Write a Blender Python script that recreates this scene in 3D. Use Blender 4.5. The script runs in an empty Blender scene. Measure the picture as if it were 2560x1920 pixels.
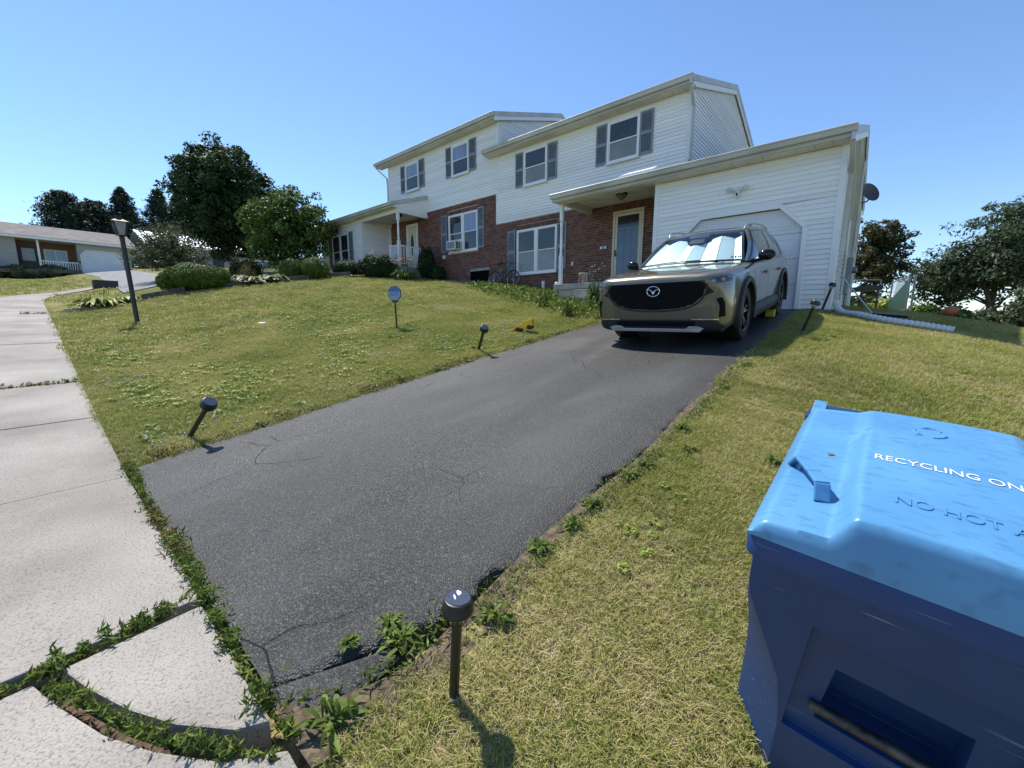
import bpy, bmesh, math, random
import numpy as np
from mathutils import Vector, Matrix, geometry
from mathutils.bvhtree import BVHTree

random.seed(11)
RS = np.random.RandomState(5)
scene = bpy.context.scene
col = scene.collection
PI = math.pi

# ------------------------------------------------------------------ camera, world, sun, exposure
# world frame: X along the house front (to the right), Y away from the street, Z up; the lens is at the origin
yaw, pitch, roll = -0.71065, 0.155477, 0.00428
fw = Vector((math.sin(yaw) * math.cos(pitch), math.cos(yaw) * math.cos(pitch), -math.sin(pitch)))
rt = Vector((math.cos(yaw), -math.sin(yaw), 0))
up = rt.cross(fw)
rt2 = rt * math.cos(roll) + up * math.sin(roll)
up2 = up * math.cos(roll) - rt * math.sin(roll)
cam_data = bpy.data.cameras.new("camera")
cam_data.sensor_width = 36.0
cam_data.lens = 1022.88 / 2560 * 36.0
cam_data.clip_start = 0.02
cam_data.clip_end = 2000
cam = bpy.data.objects.new("camera", cam_data)
cam.matrix_world = Matrix(((rt2.x, up2.x, -fw.x, 0), (rt2.y, up2.y, -fw.y, 0), (rt2.z, up2.z, -fw.z, 0), (0, 0, 0, 1)))
col.objects.link(cam)
scene.camera = cam

SUN_AZ, SUN_EL = math.radians(170.0), math.radians(58.5)      # azimuth counted from +X towards +Y
world = bpy.data.worlds.new("World")
scene.world = world
world.use_nodes = True
wn = world.node_tree.nodes
wn.clear()
sky = wn.new("ShaderNodeTexSky")
sky.sky_type = 'NISHITA'
sky.sun_disc = False
sky.sun_elevation = SUN_EL
sky.sun_rotation = PI / 2 - SUN_AZ
sky.altitude = 150
sky.air_density = 1.0
sky.dust_density = 0.0
sky.ozone_density = 6.5
bg = wn.new("ShaderNodeBackground")
bg.inputs["Strength"].default_value = 0.15
wo = wn.new("ShaderNodeOutputWorld")
world.node_tree.links.new(sky.outputs[0], bg.inputs[0])
world.node_tree.links.new(bg.outputs[0], wo.inputs[0])

sun_data = bpy.data.lights.new("sun", 'SUN')
sun_data.energy = 4.8
sun_data.angle = math.radians(0.53)
sun_data.color = (1.0, 0.95, 0.86)
sun = bpy.data.objects.new("sun", sun_data)
sdir = Vector((math.cos(SUN_AZ) * math.cos(SUN_EL), math.sin(SUN_AZ) * math.cos(SUN_EL), math.sin(SUN_EL)))
sun.rotation_euler = sdir.to_track_quat('Z', 'Y').to_euler()
sun.location = sdir * 60
col.objects.link(sun)

scene.view_settings.view_transform = 'Standard'
scene.view_settings.look = 'None'
scene.view_settings.gamma = 1.0
scene.view_settings.use_curve_mapping = False
scene.view_settings.exposure = 0.44
scene.render.engine = 'CYCLES'
scene.cycles.max_bounces = 8
scene.cycles.transparent_max_bounces = 12
scene.cycles.use_denoising = True
scene.cycles.sample_clamp_indirect = 6.0

# ------------------------------------------------------------------ small helpers
def tag(o, label=None, cat=None, group=None, kind=None):
    if label: o["label"] = label
    if cat: o["category"] = cat
    if group: o["group"] = group
    if kind: o["kind"] = kind
    return o

def thing(name, loc, label, cat, group=None, rot=(0, 0, 0)):
    o = bpy.data.objects.new(name, None)
    o.empty_display_size = 0.2
    o.location = loc
    o.rotation_euler = rot
    col.objects.link(o)
    return tag(o, label, cat, group)

def pmat(o):
    m = Matrix.LocRotScale(o.location, o.rotation_euler, o.scale)
    if o.parent:
        m = pmat(o.parent) @ o.matrix_parent_inverse @ m
    return m

def adopt(o, parent, local=False):
    """parent a part; its mesh is in world coordinates unless local"""
    if parent is not None:
        o.parent = parent
        if not local:
            o.matrix_parent_inverse = pmat(parent).inverted()
    return o

def mesh_obj(name, me, mat=None, parent=None, local=False):
    o = bpy.data.objects.new(name, me)
    if mat is not None and len(me.materials) == 0:
        me.materials.append(mat)
    col.objects.link(o)
    return adopt(o, parent, local)

class MB:
    def __init__(self):
        self.v = []; self.f = []
    def add(self, vs, fs):
        n = len(self.v)
        self.v += [tuple(p) for p in vs]
        self.f += [tuple(i + n for i in q) for q in fs]
        return self
    def box(self, x0, x1, y0, y1, z0, z1):
        vs = [(x0, y0, z0), (x1, y0, z0), (x1, y1, z0), (x0, y1, z0), (x0, y0, z1), (x1, y0, z1), (x1, y1, z1), (x0, y1, z1)]
        return self.add(vs, [(0, 3, 2, 1), (4, 5, 6, 7), (0, 1, 5, 4), (1, 2, 6, 5), (2, 3, 7, 6), (3, 0, 4, 7)])
    def obox(self, c, ax, ay, az):
        c, ax, ay, az = Vector(c), Vector(ax), Vector(ay), Vector(az)
        vs = [c + sx * ax + sy * ay + sz * az for sz in (-1, 1) for sx, sy in ((-1, -1), (1, -1), (1, 1), (-1, 1))]
        return self.add(vs, [(0, 3, 2, 1), (4, 5, 6, 7), (0, 1, 5, 4), (1, 2, 6, 5), (2, 3, 7, 6), (3, 0, 4, 7)])
    def bar(self, p, q, w, h=None, upv=(0, 0, 1)):
        p, q = Vector(p), Vector(q)
        d = (q - p)
        L = d.length
        d.normalize()
        u = Vector(upv)
        s = d.cross(u)
        if s.length < 1e-4:
            s = d.cross(Vector((1, 0, 0)))
        s.normalize()
        u = s.cross(d)
        return self.obox((p + q) / 2, d * L / 2, s * w / 2, u * (h or w) / 2)
    def prism(self, pts, d):
        """pts: planar polygon (3D), extruded by vector d"""
        n = len(pts)
        d = Vector(d)
        vs = [Vector(p) for p in pts] + [Vector(p) + d for p in pts]
        fs = [tuple(range(n))[::-1], tuple(range(n, 2 * n))] + [(i, (i + 1) % n, n + (i + 1) % n, n + i) for i in range(n)]
        return self.add(vs, fs)
    def tube(self, pts, r, n=8, cap=True):
        pts = [Vector(p) for p in pts]
        rs = r if isinstance(r, (list, tuple)) else [r] * len(pts)
        base = len(self.v)
        prev = None
        vs = []
        for i, p in enumerate(pts):
            a = pts[max(i - 1, 0)]; b = pts[min(i + 1, len(pts) - 1)]
            t = (b - a).normalized()
            if prev is None:
                s = t.cross(Vector((0, 0, 1)))
                if s.length < 1e-3: s = t.cross(Vector((1, 0, 0)))
            else:
                s = prev - t * prev.dot(t)
            s.normalize(); prev = s
            k = t.cross(s)
            for j in range(n):
                an = 2 * PI * j / n
                vs.append(p + (s * math.cos(an) + k * math.sin(an)) * rs[i])
        fs = []
        for i in range(len(pts) - 1):
            for j in range(n):
                fs.append((i * n + j, i * n + (j + 1) % n, (i + 1) * n + (j + 1) % n, (i + 1) * n + j))
        if cap:
            fs.append(tuple(range(n))[::-1]); fs.append(tuple(range((len(pts) - 1) * n, len(pts) * n)))
        return self.add(vs, fs)
    def lathe(self, prof, c=(0, 0, 0), n=24, axis=(0, 0, 1), cap=True):
        """prof: list of (radius, height)"""
        az = Vector(axis).normalized()
        ax = az.cross(Vector((0, 0, 1)))
        if ax.length < 1e-4: ax = Vector((1, 0, 0))
        ax.normalize(); ay = az.cross(ax)
        c = Vector(c)
        vs = [c + az * h + (ax * math.cos(2 * PI * j / n) + ay * math.sin(2 * PI * j / n)) * r for r, h in prof for j in range(n)]
        m = len(prof)
        fs = [(i * n + j, i * n + (j + 1) % n, (i + 1) * n + (j + 1) % n, (i + 1) * n + j) for i in range(m - 1) for j in range(n)]
        if cap:
            if prof[0][0] > 1e-5: fs.append(tuple(range(n))[::-1])
            if prof[-1][0] > 1e-5: fs.append(tuple(range((m - 1) * n, m * n)))
        return self.add(vs, fs)
    def grid(self, P):
        """P[i][j] points"""
        a, b = len(P), len(P[0])
        vs = [p for row in P for p in row]
        fs = [(i * b + j, i * b + j + 1, (i + 1) * b + j + 1, (i + 1) * b + j) for i in range(a - 1) for j in range(b - 1)]
        return self.add(vs, fs)
    def mesh(self, name):
        me = bpy.data.meshes.new(name)
        me.from_pydata([tuple(p) for p in self.v], [], self.f)
        me.validate(clean_customdata=False)
        return me
    def build(self, name, mat, parent=None, smooth=False, bevel=0, local=False, weld=False, angle=35):
        me = self.mesh(name)
        bm = bmesh.new(); bm.from_mesh(me)
        if weld: bmesh.ops.remove_doubles(bm, verts=bm.verts, dist=1e-5)
        bmesh.ops.recalc_face_normals(bm, faces=bm.faces)
        if bevel:
            es = [e for e in bm.edges if e.is_manifold and e.calc_face_angle(0) > 0.5]
            bmesh.ops.bevel(bm, geom=es, offset=bevel, segments=2, affect='EDGES', profile=0.6)
        bm.to_mesh(me); bm.free()
        if smooth:
            me.polygons.foreach_set("use_smooth", [True] * len(me.polygons))
            me.set_sharp_from_angle(angle=math.radians(angle))
        return mesh_obj(name, me, mat, parent, local)

def np_mesh(name, V, F, mat, parent=None, smooth=False):
    V = np.asarray(V, np.float32); F = np.asarray(F, np.int32)
    k = F.shape[1]
    me = bpy.data.meshes.new(name)
    me.vertices.add(len(V)); me.vertices.foreach_set("co", V.ravel())
    me.loops.add(F.size); me.loops.foreach_set("vertex_index", F.ravel())
    me.polygons.add(len(F)); me.polygons.foreach_set("loop_start", np.arange(0, F.size, k, dtype=np.int32))
    me.update(calc_edges=True)
    if smooth: me.polygons.foreach_set("use_smooth", np.ones(len(F), bool))
    return mesh_obj(name, me, mat, parent)

def text_mesh(body, size, extrude=0.0):
    cu = bpy.data.curves.new("t", 'FONT')
    cu.body = body; cu.size = size; cu.align_x = 'CENTER'; cu.align_y = 'CENTER'; cu.extrude = extrude
    cu.resolution_u = 4
    o = bpy.data.objects.new("t", cu)
    me = bpy.data.meshes.new_from_object(o)
    bpy.data.objects.remove(o); bpy.data.curves.remove(cu)
    return me

# ------------------------------------------------------------------ materials
def rgb(*c): return (c[0], c[1], c[2], 1.0)

def pm(name, c1, c2=None, scale=4.0, rough=0.6, metal=0.0, spec=0.5, bump=0.0, bscale=60.0, rnd=0.0, coat=0.0,
       stretch=None, detail=6.0, mid=(0.35, 0.65), transl=0.0, rvar=0.0):
    m = bpy.data.materials.new(name)
    m.use_nodes = True
    nt = m.node_tree; N = nt.nodes; L = nt.links
    b = N["Principled BSDF"]
    b.inputs["Roughness"].default_value = rough
    b.inputs["Metallic"].default_value = metal
    b.inputs["Specular IOR Level"].default_value = spec
    b.inputs["Coat Weight"].default_value = coat
    b.inputs["Coat Roughness"].default_value = 0.04
    geo = N.new("ShaderNodeNewGeometry")
    src = geo.outputs["Position"]
    if stretch:
        mp = N.new("ShaderNodeMapping"); mp.inputs["Scale"].default_value = stretch
        L.new(src, mp.inputs[0]); src = mp.outputs[0]
    cout = None
    if c2 is not None:
        n = N.new("ShaderNodeTexNoise"); n.inputs["Scale"].default_value = scale; n.inputs["Detail"].default_value = detail
        L.new(src, n.inputs["Vector"])
        r = N.new("ShaderNodeValToRGB")
        r.color_ramp.elements[0].position = mid[0]; r.color_ramp.elements[1].position = mid[1]
        r.color_ramp.elements[0].color = rgb(*c1); r.color_ramp.elements[1].color = rgb(*c2)
        L.new(n.outputs[0], r.inputs[0]); cout = r.outputs[0]
        if rvar:
            mr = N.new("ShaderNodeMapRange"); mr.inputs[3].default_value = rough - rvar; mr.inputs[4].default_value = rough + rvar
            L.new(n.outputs[0], mr.inputs[0]); L.new(mr.outputs[0], b.inputs["Roughness"])
    if rnd:
        oi = N.new("ShaderNodeObjectInfo")
        ad = N.new("ShaderNodeMath"); ad.operation = 'ADD'
        L.new(oi.outputs["Random"], ad.inputs[0]); L.new(geo.outputs["Random Per Island"], ad.inputs[1])
        fr = N.new("ShaderNodeMath"); fr.operation = 'FRACT'; L.new(ad.outputs[0], fr.inputs[0])
        mr = N.new("ShaderNodeMapRange"); mr.inputs[3].default_value = 1 - rnd; mr.inputs[4].default_value = 1 + rnd
        L.new(fr.outputs[0], mr.inputs[0])
        hs = N.new("ShaderNodeHueSaturation")
        if cout is not None: L.new(cout, hs.inputs["Color"])
        else: hs.inputs["Color"].default_value = rgb(*c1)
        L.new(mr.outputs[0], hs.inputs["Value"])
        cout = hs.outputs[0]
    if cout is not None: L.new(cout, b.inputs["Base Color"])
    else: b.inputs["Base Color"].default_value = rgb(*c1)
    if bump:
        n2 = N.new("ShaderNodeTexNoise"); n2.inputs["Scale"].default_value = bscale; n2.inputs["Detail"].default_value = 5
        L.new(src, n2.inputs["Vector"])
        bp = N.new("ShaderNodeBump"); bp.inputs["Strength"].default_value = bump; bp.inputs["Distance"].default_value = 0.01
        L.new(n2.outputs[0], bp.inputs["Height"]); L.new(bp.outputs[0], b.inputs["Normal"])
    if transl:
        tr = N.new("ShaderNodeBsdfTranslucent")
        if cout is not None: L.new(cout, tr.inputs[0])
        else: tr.inputs[0].default_value = rgb(*c1)
        mx = N.new("ShaderNodeMixShader"); mx.inputs[0].default_value = transl
        L.new(b.outputs[0], mx.inputs[1]); L.new(tr.outputs[0], mx.inputs[2])
        L.new(mx.outputs[0], N["Material Output"].inputs[0])
    return m

def leafmat(name, c1, c2, rnd=0.35, transl=0.35, rough=0.5, scale=1.5):
    return pm(name, c1, c2, scale=scale, rough=rough, rnd=rnd, transl=transl, spec=0.15, detail=3)

def glassmat(name, tint=(0.9, 0.95, 0.95), mixf=0.12):
    """thin clear glazing: mirror by Fresnel, else see-through"""
    m = bpy.data.materials.new(name); m.use_nodes = True
    nt = m.node_tree; N = nt.nodes; L = nt.links
    N.remove(N["Principled BSDF"])
    gl = N.new("ShaderNodeBsdfGlossy"); gl.inputs["Roughness"].default_value = 0.02
    tr = N.new("ShaderNodeBsdfTransparent"); tr.inputs[0].default_value = rgb(*tint)
    lw = N.new("ShaderNodeLayerWeight"); lw.inputs[0].default_value = 0.5
    pw = N.new("ShaderNodeMath"); pw.operation = 'POWER'; pw.inputs[1].default_value = 4.0; L.new(lw.outputs["Facing"], pw.inputs[0])
    fr = N.new("ShaderNodeMapRange"); fr.inputs[3].default_value = 0.05; fr.inputs[4].default_value = 0.9; L.new(pw.outputs[0], fr.inputs[0])
    mx = N.new("ShaderNodeMixShader")
    L.new(fr.outputs[0], mx.inputs[0]); L.new(tr.outputs[0], mx.inputs[1]); L.new(gl.outputs[0], mx.inputs[2])
    L.new(mx.outputs[0], N["Material Output"].inputs[0])
    return m

M = {}
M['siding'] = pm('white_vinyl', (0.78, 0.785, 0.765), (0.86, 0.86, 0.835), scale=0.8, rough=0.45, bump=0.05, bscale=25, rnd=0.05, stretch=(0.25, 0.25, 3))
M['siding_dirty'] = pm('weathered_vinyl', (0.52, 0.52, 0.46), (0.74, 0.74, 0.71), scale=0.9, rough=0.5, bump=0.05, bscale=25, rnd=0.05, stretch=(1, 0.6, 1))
M['trim'] = pm('white_trim', (0.76, 0.77, 0.76), (0.82, 0.82, 0.80), scale=3, rough=0.4)
M['soffit'] = pm('cream_soffit', (0.64, 0.62, 0.50), (0.74, 0.72, 0.61), scale=2, rough=0.5, rnd=0.05)
M['gutter'] = pm('gutter_metal', (0.42, 0.42, 0.38), (0.55, 0.55, 0.52), scale=2.2, rough=0.4, stretch=(0.5, 1, 1))
M['brick'] = pm('red_brick', (0.115, 0.050, 0.038), (0.19, 0.082, 0.060), scale=9, rough=0.85, bump=0.4, bscale=90, rnd=0.38)
M['mortar'] = pm('mortar', (0.36, 0.28, 0.245), (0.46, 0.37, 0.33), scale=20, rough=0.95, bump=0.3, bscale=120)
M['shutter'] = pm('blue_grey_shutter', (0.18, 0.22, 0.285), (0.225, 0.27, 0.335), scale=6, rough=0.5)
M['shingle'] = pm('dark_shingle', (0.028, 0.024, 0.024), (0.06, 0.05, 0.048), scale=14, rough=0.9, bump=0.5, bscale=60)
M['pane_dark'] = pm('dark_glass', (0.02, 0.026, 0.032), (0.045, 0.05, 0.055), scale=1.2, rough=0.06, spec=0.7)
M['pane_shade'] = pm('glass_over_blind', (0.17, 0.19, 0.18), (0.24, 0.26, 0.25), scale=1.3, rough=0.10, spec=0.6)
M['pane_blue'] = pm('glass_over_curtain', (0.16, 0.21, 0.32), (0.24, 0.30, 0.42), scale=2.0, rough=0.06, spec=0.7, stretch=(4, 1, 0.3))
M['concrete_old'] = pm('old_concrete', (0.27, 0.26, 0.23), (0.40, 0.39, 0.35), scale=6, rough=0.9, bump=0.4, bscale=70)
M['white_plastic'] = pm('white_plastic', (0.66, 0.67, 0.66), rough=0.35)
M['black_plastic'] = pm('black_plastic', (0.012, 0.012, 0.013), rough=0.4)
M['black_metal'] = pm('black_metal', (0.010, 0.010, 0.012), (0.022, 0.022, 0.024), scale=12, rough=0.45)
M['door_white'] = pm('garage_door_paint', (0.60, 0.62, 0.66), (0.68, 0.70, 0.72), scale=1.6, rough=0.4)
M['alu'] = pm('brushed_metal', (0.55, 0.56, 0.57), rough=0.35, metal=1.0)
M['grey_metal'] = pm('grey_metal', (0.22, 0.23, 0.24), rough=0.45, metal=0.6)
M['rubber'] = pm('tyre_rubber', (0.012, 0.012, 0.012), (0.02, 0.02, 0.02), scale=30, rough=0.8)
M['bark'] = pm('bark', (0.05, 0.04, 0.03), (0.11, 0.09, 0.07), scale=14, rough=0.95, bump=0.6, bscale=30, stretch=(3, 3, 0.6))
M['timber'] = pm('weathered_timber', (0.07, 0.06, 0.05), (0.15, 0.13, 0.11), scale=8, rough=0.9, bump=0.4, bscale=30)
M['mulch'] = pm('mulch', (0.05, 0.032, 0.022), (0.15, 0.10, 0.075), scale=40, rough=1.0, bump=1.0, bscale=60)
M['wood_white'] = M['trim']

# ------------------------------------------------------------------ terrain height (metres, relative to the lens)
def _zp(y): return np.interp(y, [-6, -1, .4, 1.6, 3, 6.58, 9.37, 10.85, 14, 18, 22, 26, 40, 80, 200],
                             [-1.3, -1.23, -1.2, -1.02, -.80, -.27, .11, .26, .40, .52, .56, .42, -1.0, -6, -12])
def _za(y): return np.interp(y, [-6, -1, .35, .63, 1.4, 2.1, 2.8, 3.7, 4.6, 6.5, 7.5, 9.1, 10.9, 12.5, 20, 40, 80],
                             [.0, .1, .14, .18, .3, .48, .70, .91, 1.1, 1.4, 1.54, 1.84, 2.02, 2.15, 2.6, 4.2, 6])
def _terr1(x, y):
    tl = np.clip((-4.4 - x) / 13.1, 0, 1)
    z = _zp(y) * (1 - tl) + _za(y) * tl
    z = z + np.clip(np.clip(-17.5 - x, 0, None), 0, 60) * .085
    d = np.clip(x + 1.05, 0, None)
    k = np.interp(y, [0, 9, 12, 16, 24], [1, 1, .95, .78, .72])
    dip = .10 * np.exp(-((y - 10.2) / 2.0) ** 2) * np.clip(d / 1.2, 0, 1)
    return z - dip - k * (.085 * np.minimum(d, 14) + .028 * np.minimum(d, 5.5) ** 2)
def terr(x, y):
    x = np.asarray(x, float); y = np.asarray(y, float)
    s = 0
    for dx, dy, w in ((0, 0, .2), (.15, .25, .2), (-.15, -.25, .2), (.15, -.25, .2), (-.15, .25, .2)):
        s = s + w * _terr1(x + dx, y + dy)
    return s
def tz(x, y): return float(terr(x, y))
# ------------------------------------------------------------------ setting: ground, driveway, sidewalk
def lawn_soil():
    m = bpy.data.materials.new('lawn_soil'); m.use_nodes = True
    nt = m.node_tree; N = nt.nodes; L = nt.links
    b = N["Principled BSDF"]; b.inputs["Roughness"].default_value = 0.95; b.inputs["Specular IOR Level"].default_value = 0.1
    g = N.new("ShaderNodeNewGeometry")
    def noise(s, d=5):
        n = N.new("ShaderNodeTexNoise"); n.inputs["Scale"].default_value = s; n.inputs["Detail"].default_value = d
        L.new(g.outputs["Position"], n.inputs["Vector"]); return n.outputs[0]
    def ramp(src, cs):
        r = N.new("ShaderNodeValToRGB")
        while len(r.color_ramp.elements) < len(cs): r.color_ramp.elements.new(0.5)
        for e, (p, c) in zip(r.color_ramp.elements, cs): e.position = p; e.color = rgb(*c)
        L.new(src, r.inputs[0]); return r.outputs[0]
    big = ramp(noise(0.45, 6), [(0.34, (0.115, 0.135, 0.035)), (0.52, (0.20, 0.195, 0.068)), (0.68, (0.28, 0.235, 0.11))])
    fine = ramp(noise(26, 8), [(0.30, (0.35, 0.35, 0.35)), (0.5, (1, 1, 1)), (0.72, (1.6, 1.5, 1.3))])
    mx = N.new("ShaderNodeMix"); mx.data_type = 'RGBA'; mx.blend_type = 'MULTIPLY'; mx.inputs[0].default_value = 1.0
    L.new(big, mx.inputs[6]); L.new(fine, mx.inputs[7])
    L.new(mx.outputs[2], b.inputs["Base Color"])
    bp = N.new("ShaderNodeBump"); bp.inputs["Strength"].default_value = 1.0; bp.inputs["Distance"].default_value = 0.03
    L.new(noise(30, 8), bp.inputs["Height"]); L.new(bp.outputs[0], b.inputs["Normal"])
    return m
M['soil'] = lawn_soil()

def asphalt():
    m = bpy.data.materials.new('asphalt'); m.use_nodes = True
    nt = m.node_tree; N = nt.nodes; L = nt.links
    b = N["Principled BSDF"]; b.inputs["Specular IOR Level"].default_value = 0.42
    g = N.new("ShaderNodeNewGeometry"); P = g.outputs["Position"]
    def noise(s, d=5, vec=None, dist=0.0):
        n = N.new("ShaderNodeTexNoise"); n.inputs["Scale"].default_value = s; n.inputs["Detail"].default_value = d
        n.inputs["Distortion"].default_value = dist
        L.new(vec or P, n.inputs["Vector"]); return n.outputs[0]
    def mapr(src, a, b_, c, d):
        r = N.new("ShaderNodeMapRange"); L.new(src, r.inputs[0])
        for i, v in enumerate((a, b_, c, d)): r.inputs[i + 1].default_value = v
        return r.outputs[0]
    def math_(op, a, b_):
        n = N.new("ShaderNodeMath"); n.operation = op
        for i, s in enumerate((a, b_)):
            if isinstance(s, (int, float)): n.inputs[i].default_value = s
            else: L.new(s, n.inputs[i])
        return n.outputs[0]
    mp = N.new("ShaderNodeMapping"); mp.inputs["Scale"].default_value = (1.3, 0.22, 1); L.new(P, mp.inputs[0])
    streak = noise(1.2, 6, mp.outputs[0], 0.4)            # dusty wheel tracks along the drive
    patch = noise(0.9, 6)
    dust = math_('MULTIPLY', mapr(streak, 0.42, 0.72, 0, 1), mapr(patch, 0.35, 0.65, 0.3, 1))
    r = N.new("ShaderNodeValToRGB")
    r.color_ramp.elements[0].color = rgb(0.036, 0.035, 0.033); r.color_ramp.elements[1].color = rgb(0.105, 0.103, 0.099)
    L.new(dust, r.inputs[0])
    vor = N.new("ShaderNodeTexVoronoi"); vor.inputs["Scale"].default_value = 120; L.new(P, vor.inputs["Vector"])
    stone = mapr(vor.outputs["Distance"], 0.0, 0.55, 1.22, 0.80)
    sp = N.new("ShaderNodeTexVoronoi"); sp.inputs["Scale"].default_value = 150; L.new(P, sp.inputs["Vector"])
    spk = N.new("ShaderNodeSeparateColor"); L.new(sp.outputs["Color"], spk.inputs[0])
    painted_glint = mapr(spk.outputs[0], 0.955, 1.0, 0.0, 1.0)  # pale specks mixed into the colour stand in for sun glints
    mx = N.new("ShaderNodeMix"); mx.data_type = 'RGBA'; mx.blend_type = 'MULTIPLY'; mx.inputs[0].default_value = 1.0
    L.new(r.outputs[0], mx.inputs[6]); cmb = N.new("ShaderNodeCombineColor")
    for i in range(3): L.new(stone, cmb.inputs[i])
    L.new(cmb.outputs[0], mx.inputs[7])
    m2 = N.new("ShaderNodeMix"); m2.data_type = 'RGBA'; L.new(math_('MULTIPLY', painted_glint, 0.35), m2.inputs[0])
    L.new(mx.outputs[2], m2.inputs[6]); m2.inputs[7].default_value = rgb(0.32, 0.31, 0.30)
    st = noise(0.55, 3, None, 0.6)                       # old oil stains and sealed patches
    stain = mapr(st, 0.58, 0.66, 1.0, 0.62)
    m2b = N.new("ShaderNodeMix"); m2b.data_type = 'RGBA'; m2b.blend_type = 'MULTIPLY'; m2b.inputs[0].default_value = 1.0
    cm2 = N.new("ShaderNodeCombineColor")
    for i in range(3): L.new(stain, cm2.inputs[i])
    L.new(m2.outputs[2], m2b.inputs[6]); L.new(cm2.outputs[0], m2b.inputs[7])
    m2 = m2b
    # hairline cracks
    dst = N.new("ShaderNodeTexNoise"); dst.inputs["Scale"].default_value = 2.5; L.new(P, dst.inputs["Vector"])
    ad = N.new("ShaderNodeVectorMath"); ad.operation = 'MULTIPLY_ADD'
    L.new(dst.outputs["Color"], ad.inputs[0]); ad.inputs[1].default_value = (0.35, 0.35, 0.0); L.new(P, ad.inputs[2])
    ck = N.new("ShaderNodeTexVoronoi"); ck.feature = 'DISTANCE_TO_EDGE'; ck.inputs["Scale"].default_value = 1.15
    L.new(ad.outputs[0], ck.inputs["Vector"])
    line = mapr(ck.outputs["Distance"], 0.0, 0.006, 1.0, 0.0)
    crack = math_('MULTIPLY', line, mapr(noise(0.7, 3), 0.50, 0.60, 0, 1))
    m3 = N.new("ShaderNodeMix"); m3.data_type = 'RGBA'; L.new(math_('MULTIPLY', crack, 0.75), m3.inputs[0])
    L.new(m2.outputs[2], m3.inputs[6]); m3.inputs[7].default_value = rgb(0.012, 0.012, 0.012)
    L.new(m3.outputs[2], b.inputs["Base Color"])
    L.new(mapr(patch, 0.3, 0.7, 0.42, 0.60), b.inputs["Roughness"])
    hs = math_('ADD', math_('MULTIPLY', vor.outputs["Distance"], -0.9), math_('MULTIPLY', noise(180, 3), 0.5))
    hs = math_('SUBTRACT', hs, math_('MULTIPLY', crack, 1.2))
    bp = N.new("ShaderNodeBump"); bp.inputs["Strength"].default_value = 0.9; bp.inputs["Distance"].default_value = 0.006
    L.new(hs, bp.inputs["Height"]); L.new(bp.outputs[0], b.inputs["Normal"])
    return m
M['asphalt'] = asphalt()

def concrete():
    m = bpy.data.materials.new('sidewalk_concrete'); m.use_nodes = True
    nt = m.node_tree; N = nt.nodes; L = nt.links
    b = N["Principled BSDF"]; b.inputs["Roughness"].default_value = 0.85; b.inputs["Specular IOR Level"].default_value = 0.25
    g = N.new("ShaderNodeNewGeometry"); P = g.outputs["Position"]
    def noise(s, d=5):
        n = N.new("ShaderNodeTexNoise"); n.inputs["Scale"].default_value = s; n.inputs["Detail"].default_value = d
        L.new(P, n.inputs["Vector"]); return n.outputs[0]
    r = N.new("ShaderNodeValToRGB"); L.new(noise(1.1, 8), r.inputs[0])
    r.color_ramp.elements[0].position = 0.3; r.color_ramp.elements[0].color = rgb(0.235, 0.215, 0.195)
    r.color_ramp.elements[1].position = 0.7; r.color_ramp.elements[1].color = rgb(0.385, 0.36, 0.33)
    r2 = N.new("ShaderNodeValToRGB"); L.new(noise(120, 6), r2.inputs[0])
    r2.color_ramp.elements[0].position = 0.33; r2.color_ramp.elements[0].color = rgb(0.62, 0.60, 0.57)
    r2.color_ramp.elements[1].position = 0.50; r2.color_ramp.elements[1].color = rgb(1.04, 1.03, 1.01)
    mx = N.new("ShaderNodeMix"); mx.data_type = 'RGBA'; mx.blend_type = 'MULTIPLY'; mx.inputs[0].default_value = 1
    L.new(r.outputs[0], mx.inputs[6]); L.new(r2.outputs[0], mx.inputs[7]); L.new(mx.outputs[2], b.inputs["Base Color"])
    bp = N.new("ShaderNodeBump"); bp.inputs["Strength"].default_value = 0.8; bp.inputs["Distance"].default_value = 0.006
    L.new(noise(110, 6), bp.inputs["Height"]); L.new(bp.outputs[0], b.inputs["Normal"])
    return m
M['concrete'] = concrete()

DX0, DX1, DY0, DY1 = -4.38, -1.05, 0.36, 10.80
def ax(parts):
    a = []
    for lo, hi, st in parts: a += list(np.arange(lo, hi, st))
    return np.array(a)
gx = ax([(-260, -60, 10), (-60, -32, 2), (-32, -20, 1), (-20, -5, .25), (-5, 2, .1), (2, 8, .25), (8, 30, 2), (30, 261, 15)])
gy = ax([(-80, -8, 8), (-8, -2, 1), (-2, 0.2, .2), (0.2, 5, .1), (5, 14, .2), (14, 30, 1), (30, 60, 3), (60, 401, 20)])
GX, GY = np.meshgrid(gx, gy, indexing='ij')
GZ = terr(GX, GY) + 0.012
jx = (RS.rand(*GX.shape) - .5) * .012
nearm = (np.abs(GX + 6) < 13) & (GY > -1) & (GY < 13)
GZ = GZ + np.where(nearm, jx, 0)
on_drive = (GX > DX0 - .02) & (GX < DX1 - .0) & (GY > .3) & (GY < 10.9)
on_walk = (GY < 0.36) & (GY > -0.95) & (GX > -22) & (GX < 8)
GZ = np.where(on_drive | on_walk, GZ - .085, GZ)
far_walk = (GX < -21) & (GX > -31) & (GY > -1.2) & (GY < 8)
GZ = np.where(far_walk, GZ - .03, GZ)
nx, ny = GX.shape
idx = np.arange(nx * ny).reshape(nx, ny)
F = np.stack([idx[:-1, :-1].ravel(), idx[1:, :-1].ravel(), idx[1:, 1:].ravel(), idx[:-1, 1:].ravel()], 1)
V = np.stack([GX.ravel(), GY.ravel(), GZ.ravel()], 1)
tag(np_mesh('ground', V, F, M['soil'], smooth=True), kind='structure')

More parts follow.
